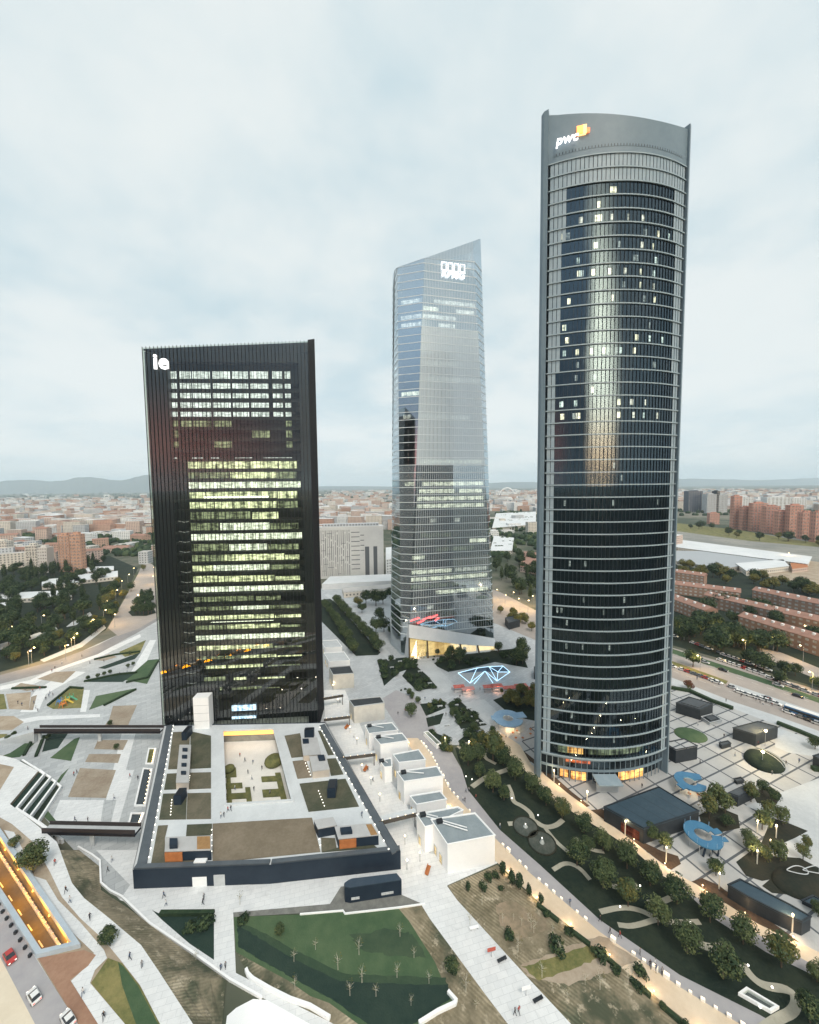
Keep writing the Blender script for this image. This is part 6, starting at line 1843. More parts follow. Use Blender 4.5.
# bank trees
for k, (x, y, s) in enumerate(((33, 872, .95), (27, 868, .55), (42, 866, .35), (15, 848, .4), (110, 946, .55), (108, 936, .3))):
    c = G(x, y, BK)
    GT[k % 3].put((c.x, c.y, BK), k, s, ('large dark tree beside the sunk road parapet', 'medium dark tree leaning against the large one by the parapet', 'small bush right of the parapet tree', 'small bush at the upper end of the sunk road', 'dark bush in the wedge between two white paths', 'small bush at the tip of the wedge between two white paths')[k], 'trees on the left bank')
# boulevard rows
def row(a, b, n, protos, label, group, s=1.0, jit=1.0):
    A_, B_ = G(*a), G(*b)
    for i in range(n):
        p = A_.lerp(B_, (i + .5) / n)
        protos[i % len(protos)].put((p.x + rnd.uniform(-jit, jit), p.y + rnd.uniform(-jit, jit), .04), rnd.uniform(0, 6.28), s * rnd.uniform(.85, 1.15), label + ', %s from the camera' % ordn(n - 1 - i), group)
row((324, 606), (356, 656), 16, GT, 'dark tree in the boulevard row nearest the black tower', 'boulevard trees', .95)
row((334, 602), (382, 654), 18, GT, 'dark tree in the boulevard row nearest the glass tower', 'boulevard trees', 1.0)
for k, (x, y, s) in enumerate(((358, 607, 1.0), (366, 604, 1.0), (376, 606, 1.2), (383, 604, 1.0), (380, 622, .9), (384, 632, .9), (376, 633, .9), (392, 636, .6), (390, 598, .8), (362, 613, .7))):
    plant(BT_[k % 3] if k != 0 else BY_[0], x, y, 'broad tree between the boulevard and the glass tower foot, %s from the top' % ordn([604, 598].index(y) if False else k), 'trees at the glass tower foot', s)
# shrubs of the cross gardens
def scatter(pxpoly, n, protos, label, group, smin, smax, cat=None, ordinals=False, z=.05):
    xs, ys = [p[0] for p in pxpoly], [p[1] for p in pxpoly]
    P_ = [Vector(p) for p in pxpoly]
    k = 0
    while k < n:
        x, y = rnd.uniform(min(xs), max(xs)), rnd.uniform(min(ys), max(ys))
        if not inside(Vector((x, y)), P_): continue
        plant(protos[k % len(protos)], x, y, label, group, rnd.uniform(smin, smax), z)
        k += 1
scatter([(377, 660), (408, 657), (418, 666), (400, 672), (384, 686)], 12, SH, 'dark shrub in the triangular bed below the glass tower hall', 'shrubs in the triangular bed', .9, 1.6)
scatter([(412, 662), (440, 687), (417, 691), (402, 676)], 12, SH, 'dark shrub in the bed left of the stepped walk', 'shrubs left of the stepped walk', .9, 1.6)
scatter([(432, 664), (452, 655), (520, 648), (528, 668), (495, 662), (470, 668), (448, 672)], 26, SH + [GT[1]], 'dark shrub in the long bed in front of the golden hall', 'shrubs before the golden hall', .8, 1.5)
scatter([(449, 703), (458, 699), (487, 725), (461, 729), (452, 713)], 16, SH, 'dark shrub in the dotted bed under the light lattice', 'shrubs in the dotted bed', .7, 1.2)
scatter([(420, 704), (443, 701), (446, 708), (426, 716)], 6, SH + [SY], 'low shrub in the small bed by the crosswalk', 'shrubs by the crosswalk', .7, 1.2)
scatter([(428, 730), (446, 737), (452, 752), (437, 748)], 9, SH + [SY], 'low shrub in the bed beside the glass stair shelter', 'shrubs by the stair shelter', .8, 1.3)
scatter([(458, 741), (472, 730), (496, 737), (508, 743), (494, 748), (464, 749)], 16, [SY] + SH, 'olive shrub at the head of the garden strip', 'shrubs at the garden head', .8, 1.4)
scatter([(498, 690), (535, 690), (535, 714), (512, 712)], 24, [BY_[0], GY[0], BY_[1]], 'olive autumn tree beside the red stalls left of the round tower', 'autumn trees by the stalls', .38, .62)
plant(GT[0], 411, 717, 'single dark tree on the paving above the promenade head', None, .8)
# street island and avenue trees on the left
scatter([(128, 612), (150, 600), (156, 613), (146, 616), (132, 616)], 14, [BT_[0], PT_[0], BT_[1]], 'dark tree on the street island beside the black tower', 'street island trees', .6, .95)
scatter([(-60, 570), (104, 560), (120, 585), (104, 618), (60, 640), (0, 655), (-60, 668)], 185, BT_ + [PT_[0]] + BT_, 'dark tree in the park wood at the far left', 'trees of the left park wood', .6, 1.15)
scatter([(0, 655), (58, 636), (100, 616), (122, 603), (112, 626), (60, 652), (0, 670)], 30, BT_ + [BY_[1]], 'broad tree on the park edge along the left street', 'trees along the left street', .45, .8)
scatter([(100, 600), (140, 566), (146, 566), (128, 600), (112, 622)], 14, BY_ + [BT_[0]], 'yellow lit tree lining the avenue left of the black tower', 'avenue trees left of the tower', .7, 1.0)
scatter([(20, 572), (95, 566), (95, 578), (20, 584)], 16, PT_, 'tall poplar in front of the left city blocks', 'poplars before the city', .8, 1.15)
# right-hand estate and avenue
scatter([(676, 622), (700, 612), (735, 624), (745, 646), (720, 655), (676, 640)], 26, BT_, 'dark tree between the round tower and the brick terraces', 'trees by the brick terraces', .75, 1.3)
scatter([(735, 640), (790, 650), (780, 658), (757, 655), (735, 650)], 12, BT_ + [BY_[0]], 'broad tree in front of the near brick terrace', 'trees by the near terrace', .75, 1.2)
scatter([(712, 600), (735, 603), (775, 618), (800, 626), (780, 628), (740, 615), (712, 608)], 20, BT_, 'dark tree in the court between the brick terraces', 'trees between the terraces', .7, 1.1)
scatter([(676, 568), (720, 572), (770, 582), (830, 594), (830, 602), (760, 590), (676, 576)], 30, BY_ + [BT_[1]] + BY_, 'yellowish tree behind the brick terraces', 'trees behind the terraces', .9, 1.3)
scatter([(800, 632), (840, 640), (840, 660), (815, 655)], 7, BT_, 'dark tree beside the terrace at the right edge', 'trees at the right edge', .7, 1.0)
for k, (x, y, s, t_k) in enumerate(((693, 667, 1.0, 1), (755, 668, 1.1, 0), (763, 672, 1.1, 2), (785, 676, .85, 0), (795, 676, .7, 1), (748, 664, .9, 1), (780, 684, .7, 2), (818, 690, .7, 0))):
    plant(BT_[t_k], x, y, 'broad avenue tree standing on the grass verge, %s from the round tower' % ordn([0, 2, 3, 5, 6, 1, 4, 7][k]), 'avenue verge trees', s * .8)
plant(tree_proto('russet_tree', 95, 2.2, 2.0, 2.6, 700, .35, 9, [M_lr, M_lr, M_ly1], 1.6, .14), 689, 689, 'small russet tree on the pavement right of the round tower', None, 1.0)
scatter([(494, 610), (535, 622), (535, 632), (498, 620)], 12, BY_, 'amber lit tree along the avenue between the two glass towers', 'amber avenue trees', .5, .8)
scatter([(492, 560), (540, 560), (540, 604), (505, 592), (492, 575)], 34, BT_ + [PT_[1]], 'dark tree in the wood between the two glass towers', 'trees between the towers', .8, 1.25)
# park planting on the left
for k, (x, y) in enumerate(((98, 678), (104, 676), (110, 674), (128, 668), (133, 666), (88, 680), (8, 741), (14, 737), (48, 740), (110, 726), (116, 750), (130, 655))):
    plant(GT[k % 3], x, y, 'very small tree in the left park beds, %s from the left' % ordn(sorted([98, 104, 110, 128, 133, 88, 8, 14, 48, 110.5, 116, 130]).index(x if (x, y) != (110, 726) else 110.5)), 'small trees of the left park', .32)

scatter([(412, 655), (440, 650), (470, 648), (480, 655), (430, 664)], 10, GT + SH, 'small dark tree at the foot of the golden hall', 'trees at the golden hall foot', .35, .6)
scatter([(456, 703), (486, 727), (497, 738), (470, 731), (450, 716)], 10, GT, 'small dark tree along the stepped walk by the pale blue canopy', 'trees along the stepped walk', .28, .5)
scatter([(392, 680), (412, 694), (420, 706), (404, 700)], 7, [GT[0], SH[0]], 'little dark tree on the paving above the promenade head', 'little trees above the promenade', .3, .45)
for k, pts in enumerate(([(84, 682), (117, 675), (137, 673)], [(94, 660), (116, 655), (140, 652)], [(126, 683), (148, 678), (158, 662)], [(48, 706), (70, 688), (83, 689)], [(24, 756), (36, 734)], [(36, 757), (44, 737)], [(12, 689), (46, 688)], [(104, 706), (136, 690)], [(160, 915), (214, 914.5)])):
    p = pw(pts)
    tag(MB().ribbon(p, .9, 0.0, .9).build('hedge', mat('hedge_leaves', (0, 0, 0)) if False else M_lf1, org=p[0]), 'low dark hedge edging a bed of the left park, %s of nine' % ordn(k) if k < 8 else 'low dark hedge under the podium walk', 'hedge', 'low hedges of the left park')

for k in range(0, 13, 2):
    f = (k + .5) / 13
    x, y = 545 + 150 * f, 908 + 122 * f
    plant((SH[0], GT[1], CY.root and SH[1])[k % 3], x - 4, y + 3, 'dark bush beside the promenade hedge, %s from the white cubes' % ordn(k // 2), 'bushes by the promenade hedge', (.6, .2, .75)[k % 3])
scatter([(462, 892), (497, 872), (530, 905), (560, 935), (510, 945), (478, 912)], 14, [SP, SH[0], SP], 'pale sapling or tuft on the upper bare field', 'tufts on the upper field', .4, .8)

scatter([(690, 526), (740, 533), (800, 541), (850, 546), (850, 550), (740, 539), (690, 531)], 20, BT_ + [BY_[0]], 'dark tree on the grass below the red brick estate', 'trees below the red estate', .9, 1.5)
# ================================================================== lamps, cars, people
M_steel = mat('lamp_steel', (0.30, 0.31, 0.32), rough=.5)
M_lens = mat('lamp_lens', (1, .8, .5), emit=(1.0, 0.74, 0.36), estr=9.0)
def street_lamp(h, arm):
    r = empty('street_lamp', (0, 0, 0), 'lamp', 'street lamp')
    mb = MB(); mb.tube((0, 0, 0), (0, 0, h), .11, .07, 7); mb.tube((0, 0, h), (arm, 0, h + .35), .05, .04, 5); mb.tube((0, 0, 0), (0, 0, .5), .18, .16, 7)
    mb.build('pole', M_steel, r)
    mb = MB(); mb.box((arm + .3, 0, h + .25), (.9, .34, .18)); mb.build('lamp_head', M_steel, r)
    mb = MB(); mb.ball((arm + .3, 0, h + .17), .48, 8, 5, sz=.6); mb.build('lens', M_lens, r)
    lamp_light(r, (arm + .3, 0, h - .3), 2600, (1.0, 0.62, 0.22), .35)
    return Proto(r)
SL = street_lamp(9.0, 1.2)
sl = [(29, 666, 0), (32, 663, .5), (72, 652, .3), (75, 648, 1), (92, 632, 0), (104, 622, 1), (106, 612, .4), (115, 627, 2), (116, 600, 1), (122, 590, 2), (128, 583, 1), (134, 576, 2), (152, 585, 1), (154, 575, 2), (137, 605, 0), (66, 660, .2), (10, 640, 1), (42, 628, 1)]
for k, (x, y, a) in enumerate(sl):
    c = G(x, y); SL.put((c.x, c.y, .05), a, 1, 'lit amber street lamp along the left street, %s from the left' % ordn(sorted(s_[0] for s_ in sl).index(x)), 'lit street lamps on the left')
sr = [(505, 606, 1), (513, 603, 1), (520, 610, 2), (528, 612, 1), (534, 607, 2), (498, 600, 2), (684, 640, 3), (713, 646, 1), (728, 640, 2), (745, 655, 3), (803, 662, 2), (773, 652, 1), (805, 640, 1), (760, 600, 2), (812, 690, 3), (790, 560, 2), (700, 672, 3)]
for k, (x, y, a) in enumerate(sr):
    c = G(x, y); SL.put((c.x, c.y, .05), a, 1, 'lit amber street lamp along the right avenue, %s from the left' % ordn(sorted(s_[0] for s_ in sr).index(x)), 'lit street lamps on the right')
# tall twin lamps by the planted dome
M_hot = mat('plaza_lamp_lens', (1, .85, .55), emit=(1.0, 0.80, 0.42), estr=30.0)
for k, (x, y, h) in enumerate(((762, 767, 5.5), (765, 746, 6.0))):
    c = G(x, y)
    r = empty('plaza_lamp', c, ('bright yellow plaza lamp standing on the planted dome side nearer the camera', 'bright yellow plaza lamp behind the planted dome, the further one')[k], 'lamp')
    MB().tube((c.x, c.y, 0), (c.x, c.y, h), .1, .07, 7).build('pole', M_steel, r)
    MB().ball((c.x, c.y, h + .25), .42, 10, 7).build('globe', M_hot, r)
    lamp_light(r, (0, 0, h + .95), 3000, (1.0, .74, .36), .4)
# slender white lamp masts along the garden walk
def mast():
    r = empty('lamp_mast', (0, 0, 0), 'mast', 'lamp mast')
    MB().tube((0, 0, 0), (0, 0, 4.4), .16, .14, 7).build('pole', mat('white_mast', (.62, .58, .50), rough=.5), r)
    mb = MB(); mb.tube((0, 0, 4.0), (0, 0, 4.45), .18, .18, 8); mb.build('lens', mat('mast_lens', (1, .8, .55), emit=(1.0, .78, .48), estr=3.0), r)
    lamp_light(r, (.35, -.2, 4.2), 330, (1.0, .74, .42), .3)
    return Proto(r)
MS = mast()
ms = [(625, 835), (666, 862), (719, 889), (792, 932), (554, 782), (587, 804), (469, 752), (445, 747), (770, 853), (757, 864), (776, 838), (757, 833)]
for k, (x, y) in enumerate(ms):
    c = G(x, y); MS.put((c.x, c.y, .06), k, 1 if k < 7 else .9, 'slender pale lamp mast by garden walk or plaza beds, %s from the left' % ordn(sorted(s_[0] + .001 * s_[1] for s_ in ms).index(x + .001 * y)), 'pale lamp masts')
# light blocks along the promenade
def blockp():
    r = empty('light_bollard', (0, 0, 0), 'b', 'bollard')
    mb = MB(); mb.box((0, 0, 0), (.75, .5, .55)); mb.build('body', mat('bollard_white', (.78, .76, .72), rough=.6), r)
    mb = MB(); mb.box((0, 0, .552), (.66, .42, .05)); mb.build('lens', mat('bollard_lens', (1, .9, .75), emit=(1.0, .82, .58), estr=.55), r)
    return Proto(r)
BL = blockp()
def along(pts, n):
    w = [G(*p) for p in pts]; L_ = [0]
    for a, b in zip(w, w[1:]): L_.append(L_[-1] + (b - a).length)
    for i in range(n):
        s = L_[-1] * (i + .5) / n
        for j in range(len(w) - 1):
            if L_[j] <= s <= L_[j + 1]:
                d = (w[j + 1] - w[j]).normalized()
                yield w[j] + d * (s - L_[j]), math.atan2(d.y, d.x)
                break
n_ = 56
for k, (p, a) in enumerate(along(PR_MID, n_)):
    if rnd.random() < .28: continue
    a += rnd.uniform(-.06, .06)
    BL.put((p.x, p.y, .08), a, rnd.choice((.8, 1.0, 1.0, 1.5)), 'white light block along the promenade, %s from the white cubes end' % ordn(k), 'light blocks along the promenade')
for k, (p, a) in enumerate(along(PR_IN, 13)):
    l_ = lamp_light(None, (p.x + .8 * sin(a) * -1, p.y + .8 * cos(a), .9), 130, (1.0, .66, .34), .25)
    r = empty('path_light', (p.x, p.y, 0), 'low warm path light on the promenade field edge, %s from the cubes' % ordn(k), 'path light', 'path lights of the promenade')
    MB().tube((p.x, p.y, 0), (p.x, p.y, .75), .08, n=6).build('post', M_steel, r); MB().ball((p.x, p.y, .85), .13, 6, 4).build('globe', M_bulbw, r)
    l_.parent = r; l_.location = (.4 * -sin(a) * -1, .4 * cos(a), 1.0)
GWALK = [(531, 764), (570, 795), (625, 835), (671, 871), (696, 884), (756, 923), (819, 952)]
for k, (p, a) in enumerate(along(GWALK, 9)):
    r = empty('path_light', (p.x, p.y, 0), 'low warm path light on the garden walk edge, %s from the round tower' % ordn(k), 'path light', 'path lights of the garden walk')
    MB().tube((p.x, p.y, 0), (p.x, p.y, .75), .08, n=6).build('post', M_steel, r); MB().ball((p.x, p.y, .85), .13, 6, 4).build('globe', M_bulbw, r)
    lamp_light(r, (.3, -.3, 1.0), 130, (1.0, .66, .34), .25)
gl_ = [(466, 778), (472, 781), (512, 800), (538, 817), (620, 909), (667, 921), (748, 968), (760, 1010), (690, 925), (640, 888), (772, 990)]
for k, (x, y) in enumerate(gl_):
    c = G(x, y)
    r = empty('garden_globe', c, 'small white globe light in the garden strip, %s from the top' % ordn(sorted(g_[1] for g_ in gl_).index(y)), 'globe light', 'white globe lights in the garden')
    MB().tube((c.x, c.y, 0), (c.x, c.y, .5), .05, n=5).build('post', M_steel, r); MB().ball((c.x, c.y, .65), .2, 8, 5).build('globe', M_bulb, r)
dots = [(456, 706), (462, 712), (470, 718), (476, 722), (463, 722), (455, 716), (482, 724), (469, 709), (430, 684), (420, 672), (392, 668), (386, 676), (400, 662), (440, 707), (447, 726)]
for k, (x, y) in enumerate(dots):
    c = G(x, y)
    r = empty('white_bench', c, 'pale bench among the cross garden shrubs, %s from the left' % ordn(sorted(g_[0] + .001 * g_[1] for g_ in dots).index(x + .001 * y)), 'bench', 'pale benches of the cross gardens')
    mb = MB(); mb.box((c.x, c.y, .5), (2.4, .8, .16), .2); mb.build('seat', M_conc, r)
    for s in (-1, 1):
        mb = MB(); mb.box((c.x + s * .8, c.y + s * .16, 0), (.3, .6, .5), .2); mb.build('leg', M_conc, r)
# --- the glass basin in the garden
r = empty('glass_stair', G(757, 1001), 'white framed glass stairwell in the garden strip at bottom right', 'stairwell')
p = [G(740, 996), G(747, 991), G(777, 1009), G(770, 1013)]
MB().prism([p_ for p_ in p], .1, .5).build('glazing', M_glass_b, r)
MB().ribbon(p, .35, .05, .75, 0, None, True).build('rim', M_white, r)
# ---------------------------------------------------------------- cars
def car_proto(paint, name='parked_car', glow=0):
    r = empty(name, (0, 0, 0), 'car', 'car')
    def sec(x, y0, zb, zt): return [(x, -y0, zb), (x, y0, zb), (x, y0 * 1.02, (zb + zt) / 2), (x, y0 * .94, zt), (x, -y0 * .94, zt), (x, -y0 * 1.02, (zb + zt) / 2)]
    mb = MB(); mb.rings([sec(-2.15, .74, .42, .72), sec(-2.0, .84, .28, .90), sec(-1.1, .89, .25, .95), (sec(.6, .89, .25, .93)), sec(1.6, .86, .26, .80), sec(2.1, .76, .36, .62)])
    mb.build('body', paint, r, smooth=False)
    mb = MB(); mb.rings([[(-1.75, -.78, .93), (-1.75, .78, .93), (1.0, .78, .92), (1.0, -.78, .92)], [(-1.25, -.62, 1.42), (-1.25, .62, 1.42), (.15, .62, 1.42), (.15, -.62, 1.42)]])
    mb.build('cabin_glass', mat('car_glass', (.015, .02, .025), rough=.08, spec=.7), r)
    mb = MB(); mb.prism([(-1.22, -.6), (.12, -.6), (.12, .6), (-1.22, .6)], 1.422, 1.47); mb.build('roof', paint, r)
    for x in (-1.3, 1.3):
        for s in (-1, 1):
            MB().tube((x, s * .72, .33), (x, s * .9, .33), .33, n=12).build('wheel', M_black, r)
    for s in (-1, 1):
        mb = MB(); mb.box((2.06, s * .55, .52), (.12, .34, .14)); mb.build('headlight', mat('headlight', (.9, .9, .85), emit=(1.0, .93, .8), estr=1.0 + glow * 3), r)
        mb = MB(); mb.box((-2.13, s * .55, .62), (.08, .34, .14)); mb.build('tail_light', mat('tail_light', (.5, .02, .02), emit=(1.0, .06, .04), estr=.8), r)
    return Proto(r)
paints = {'white': mat('paint_white', (.72, .72, .71), rough=.3, spec=.6), 'silver': mat('paint_silver', (.42, .43, .44), rough=.3, spec=.6), 'black': mat('paint_black', (.02, .02, .024), rough=.25, spec=.6),
          'red': mat('paint_red', (.42, .035, .03), rough=.3, spec=.6), 'grey': mat('paint_grey', (.14, .15, .16), rough=.3, spec=.6)}
CARS = {k: car_proto(v) for k, v in paints.items()}
rdir = G(37, 960, BK) - G(0, 900, BK); ra = math.atan2(rdir.y, rdir.x)
for (x, y, colr, lab, a) in ((10, 959, 'red', 'red car driving on the road beside the sunk road', 0), (34, 998, 'white', 'white car with dark roof driving on the left road', pi), (68, 1021, 'white', 'white car cut by the bottom edge of the photo', pi)):
    c = G(x, y, BK); CARS[colr].put((c.x, c.y, BK + .06), ra + a, .86, lab, 'cars on the left road')
ad = G(819, 706) - G(673, 660); aa = math.atan2(ad.y, ad.x)
def carrow(a, b, n, cols, lab, grp, skip=.1, perp=False, flip=0):
    A_, B_ = G(*a), G(*b)
    for i in range(n):
        if rnd.random() < skip: continue
        p = A_.lerp(B_, (i + rnd.uniform(.35, .65)) / n)
        cl_ = rnd.choice(cols)
        CARS[cl_].put((p.x, p.y, .06), aa + (pi / 2 if perp else 0) + flip + rnd.uniform(-.05, .05), 1.0, '%s car %s, %s from the round tower' % (cl_, lab, ordn(i)), grp)
W5 = ['white', 'white', 'silver', 'silver', 'grey', 'black', 'grey', 'white', 'red']
carrow((664, 664), (735, 689), 12, W5, 'parked at the plaza side avenue kerb', 'cars at the plaza side kerb')
carrow((736, 692), (778, 705), 7, ['white'], 'in the white row at the plaza kerb', 'white cars waiting in a row', 0)
carrow((718, 660), (765, 676), 9, ['white', 'white', 'red', 'silver', 'white', 'grey', 'white'], 'parked along the far avenue verge', 'cars along the far verge', 0)
carrow((722, 655), (775, 673), 10, ['white', 'white', 'silver', 'silver', 'red', 'grey'], 'parked in the second rank behind the far verge', 'cars in the second rank', 0.05)
carrow((768, 678), (845, 706), 11, ['white', 'grey', 'silver', 'white', 'black', 'red'], 'parked along the verge near the right edge', 'cars along the right verge', .15)
carrow((672, 636), (722, 654), 10, W5, 'parked under the lamps below the brick terraces', 'cars below the terraces', .2)
carrow((785, 712), (845, 735), 8, W5, 'parked at the plaza side bus bay', 'cars at the bus bay', .2)
for k, (x, y, cl_, a) in enumerate(((723, 671, 'black', 0), (778, 686, 'silver', 0), (798, 697, 'black', 0), (705, 663, 'silver', 0), (716, 683, 'white', pi), (766, 699, 'grey', pi), (791, 712, 'white', pi))):
    c = G(x, y); CARS[cl_].put((c.x, c.y, .06), aa + a, 1, '%s car driving on the avenue lanes, %s from the left' % (cl_, ordn(sorted((723, 778, 798, 705, 716, 766, 791)).index(x))), 'cars driving on the avenue')
# bus at its stop
def bus():
    c = G(803, 717)
    r = empty('city_bus', (0, 0, 0), 'blue city bus standing at the avenue stop near the right edge', 'bus')
    mb = MB(); mb.box((0, 0, .35), (12, 2.5, 2.6)); mb.build('body', mat('bus_blue', (.05, .15, .32), rough=.35), r)
    mb = MB(); mb.box((0, 0, 1.5), (11.6, 2.56, 1.0)); mb.build('window_band', MATS['car_glass'], r)
    mb = MB(); mb.box((0, 0, 2.952), (11.6, 2.3, .2)); mb.build('roof', paints['white'], r)
    for x in (-3.8, 4.0):
        for s in (-1, 1): MB().tube((x, s * 1.0, .48), (x, s * 1.3, .48), .48, n=12).build('wheel', M_black, r)
    r.location = (c.x, c.y, .05); r.rotation_euler = (0, 0, aa)
bus()
# ---------------------------------------------------------------- people
def person_proto(shirt, legs, stride):
    me = bpy.data.meshes.new('person')
    bm = bmesh.new()
    sk = bm.verts.layers.skin.verify()
    J = {'hip': ((0, 0, .95), .13), 'chest': ((0, .01, 1.32), .155), 'neck': ((0, .01, 1.52), .06), 'head': ((0, .02, 1.62), .095), 'top': ((0, .015, 1.74), .075),
         'lh': ((.1, 0, .90), .095), 'lk': ((.11, stride * .5, .5), .07), 'la': ((.11, stride * .75 - .05, .09), .045), 'lt': ((.11, stride * .75 + .12, .04), .04),
         'rh': ((-.1, 0, .90), .095), 'rk': ((-.11, -stride * .3, .5), .07), 'ra': ((-.11, -stride * .8 - .05, .09), .045), 'rt': ((-.11, -stride * .8 + .12, .04), .04),
         'ls': ((.19, .01, 1.42), .06), 'le': ((.25, -.05 - stride * .2, 1.14), .045), 'lw': ((.25, .08 - stride * .4, .9), .035),
         'rs': ((-.19, .01, 1.42), .06), 're': ((-.25, -.02 + stride * .2, 1.14), .045), 'rw': ((-.25, .1 + stride * .4, .9), .035)}
    V = {}
    for k, (co, r_) in J.items():
        v = bm.verts.new(co); v[sk].radius = (r_, r_ * .85); V[k] = v
    V['hip'][sk].use_root = True
    for a, b in (('hip', 'chest'), ('chest', 'neck'), ('neck', 'head'), ('head', 'top'), ('hip', 'lh'), ('lh', 'lk'), ('lk', 'la'), ('la', 'lt'), ('hip', 'rh'), ('rh', 'rk'), ('rk', 'ra'), ('ra', 'rt'), ('chest', 'ls'), ('ls', 'le'), ('le', 'lw'), ('chest', 'rs'), ('rs', 're'), ('re', 'rw')):
        bm.edges.new((V[a], V[b]))
    bm.to_mesh(me); bm.free()
    o = bpy.data.objects.new('person', me); COL.objects.link(o)
    o.modifiers.new('skin', 'SKIN'); s = o.modifiers.new('sub', 'SUBSURF'); s.levels = 1
    dg = bpy.context.evaluated_depsgraph_get()
    m2 = bpy.data.meshes.new_from_object(o.evaluated_get(dg))
    bpy.data.objects.remove(o)
    for mm in (shirt, legs, mat('skin', (.42, .27, .2), rough=.6), mat('hair', (.03, .02, .015), rough=.7)): m2.materials.append(mm)
    for p in m2.polygons:
        c = p.center
        p.material_index = 3 if c.z > 1.66 or (c.z > 1.56 and c.y < -.02) else 2 if c.z > 1.5 or (abs(c.x) > .2 and c.z < .97) else 0 if c.z > .92 else 1
    o = bpy.data.objects.new('person', m2); COL.objects.link(o)
    o['category'] = 'person'; o['label'] = 'person'
    return o
cl_ = {'dark': (.03, .03, .04), 'blue': (.06, .09, .16), 'white': (.6, .6, .6), 'red': (.35, .06, .05), 'grey': (.2, .2, .21)}
CM = {k: mat('cloth_' + k, v, rough=.9) for k, v in cl_.items()}
PP = {k: Proto(person_proto(CM[k], CM['dark'] if k != 'white' else CM['blue'], s)) for k, s in (('dark', .35), ('blue', .4), ('white', .3), ('red', .38), ('grey', .1))}
ppl = []
def people(pts, z, where):
    n = len(pts)
    o_ = sorted(range(n), key=lambda i: pts[i][0])
    for i, (x, y) in enumerate(pts):
        k = ('dark', 'blue', 'grey', 'white', 'dark', 'red')[(i + len(where)) % 6]
        c = G(x, y, z)
        pl_ = {1: ''}.get(n, ', %s from the left' % ordn(o_.index(i)))
        PP[k].put((c.x, c.y, z + .06), rnd.uniform(0, 6.28), rnd.uniform(.98, 1.12), 'person in %s top on %s%s' % (k, where, pl_), 'people on ' + where)
people([(221, 971), (225.5, 969)], .06, 'the white cross walk below the podium')
people([(515, 1016), (519, 1014)], .06, 'the broad white walk at the bottom')
people([(466, 793), (469, 792), (463, 801), (465, 802), (476, 799), (650, 968), (656, 972), (662, 975), (655, 966), (610, 934), (620, 938), (600, 922), (570, 905), (640, 955), (500, 828)], .06, 'the promenade')
people([(49, 697), (53, 696), (50, 694), (46, 700), (33, 692), (25, 690), (34, 704), (38, 712), (36, 709), (55, 669), (52, 672), (100, 660), (104, 662), (82, 657), (127, 672), (120, 675), (40, 690), (18, 704), (22, 706), (28, 730), (62, 664), (90, 664)], .03, 'the left park paths')
people([(112, 862), (108, 872), (74, 776), (77, 774), (75, 822), (88, 822), (114, 800), (138, 780), (130, 778)], .03, 'the white plaza beside the podium')
people([(70, 903), (90, 920), (55, 865), (66, 893), (130, 960), (142, 968), (83, 996), (104, 1020)], BK, 'the raised white path on the left')
people([(164, 898), (204, 900), (166, 906), (203, 905)], .04, 'the walk in front of the podium')
people([(221, 818), (224, 817), (228, 812), (231, 811), (362, 817)], PD, 'the podium roof')
people([(253, 764), (248, 774), (252, 780), (254, 791), (240, 757), (262, 770), (245, 762), (270, 795), (235, 790)], .1, 'the courtyard floor')
people([(368, 771), (373, 782), (357, 742), (354, 738), (340, 703)], .06, 'the lit alley beside the cubes')
people([(756, 701), (760, 703), (763, 705), (766, 703), (768, 701), (741, 697), (697, 680), (726, 702), (788, 712), (783, 710), (772, 706)], .05, 'the avenue pavement')
people([(700, 764), (698, 726), (724, 738), (758, 745), (786, 765), (799, 763), (772, 775), (735, 757), (642, 788), (690, 760), (676, 778)], .03, 'the slab plaza')
people([(434, 718), (446, 716), (452, 690), (460, 698), (472, 689), (480, 690), (485, 689), (492, 690), (405, 712), (398, 715), (425, 700), (500, 745), (506, 738), (515, 730)], .04, 'the crosswalk gardens')
# benches and boards on the broad walk
def bench(x, y, a, m, lab):
    c = G(x, y)
    r = empty('park_bench', c, lab, 'bench', 'benches on the broad walk')
    mb = MB(); mb.box((c.x, c.y, .42), (2.2, .6, .12), a); mb.build('seat', m, r)
    for s in (-.8, .8):
        mb = MB(); mb.box((c.x + s * cos(a), c.y + s * sin(a), 0), (.14, .5, .42), a); mb.build('leg', M_steel, r)
bench(502, 961, .35, M_black, 'dark bench on the broad walk beside the red board'); bench(538, 1001, .35, M_black, 'dark bench near the bottom end of the broad walk'); bench(474, 929, .2, M_white, 'pale bench near the top of the broad walk')
def board(x, y, m, lab):
    c = G(x, y)
    r = empty('notice_board', c, lab, 'board', 'boards on the broad walk')
    MB().tube((c.x, c.y, 0), (c.x, c.y, 1.5), .06, n=6).build('post', M_steel, r)
    mb = MB(); mb.box((c.x, c.y, 1.4), (1.9, .12, .8), .2); mb.build('panel', m, r)
board(491.5, 957, mat('red_board', (.45, .10, .07), rough=.6), 'red board on a post on the broad walk'); board(526, 996, M_white, 'white board on a post on the broad walk')
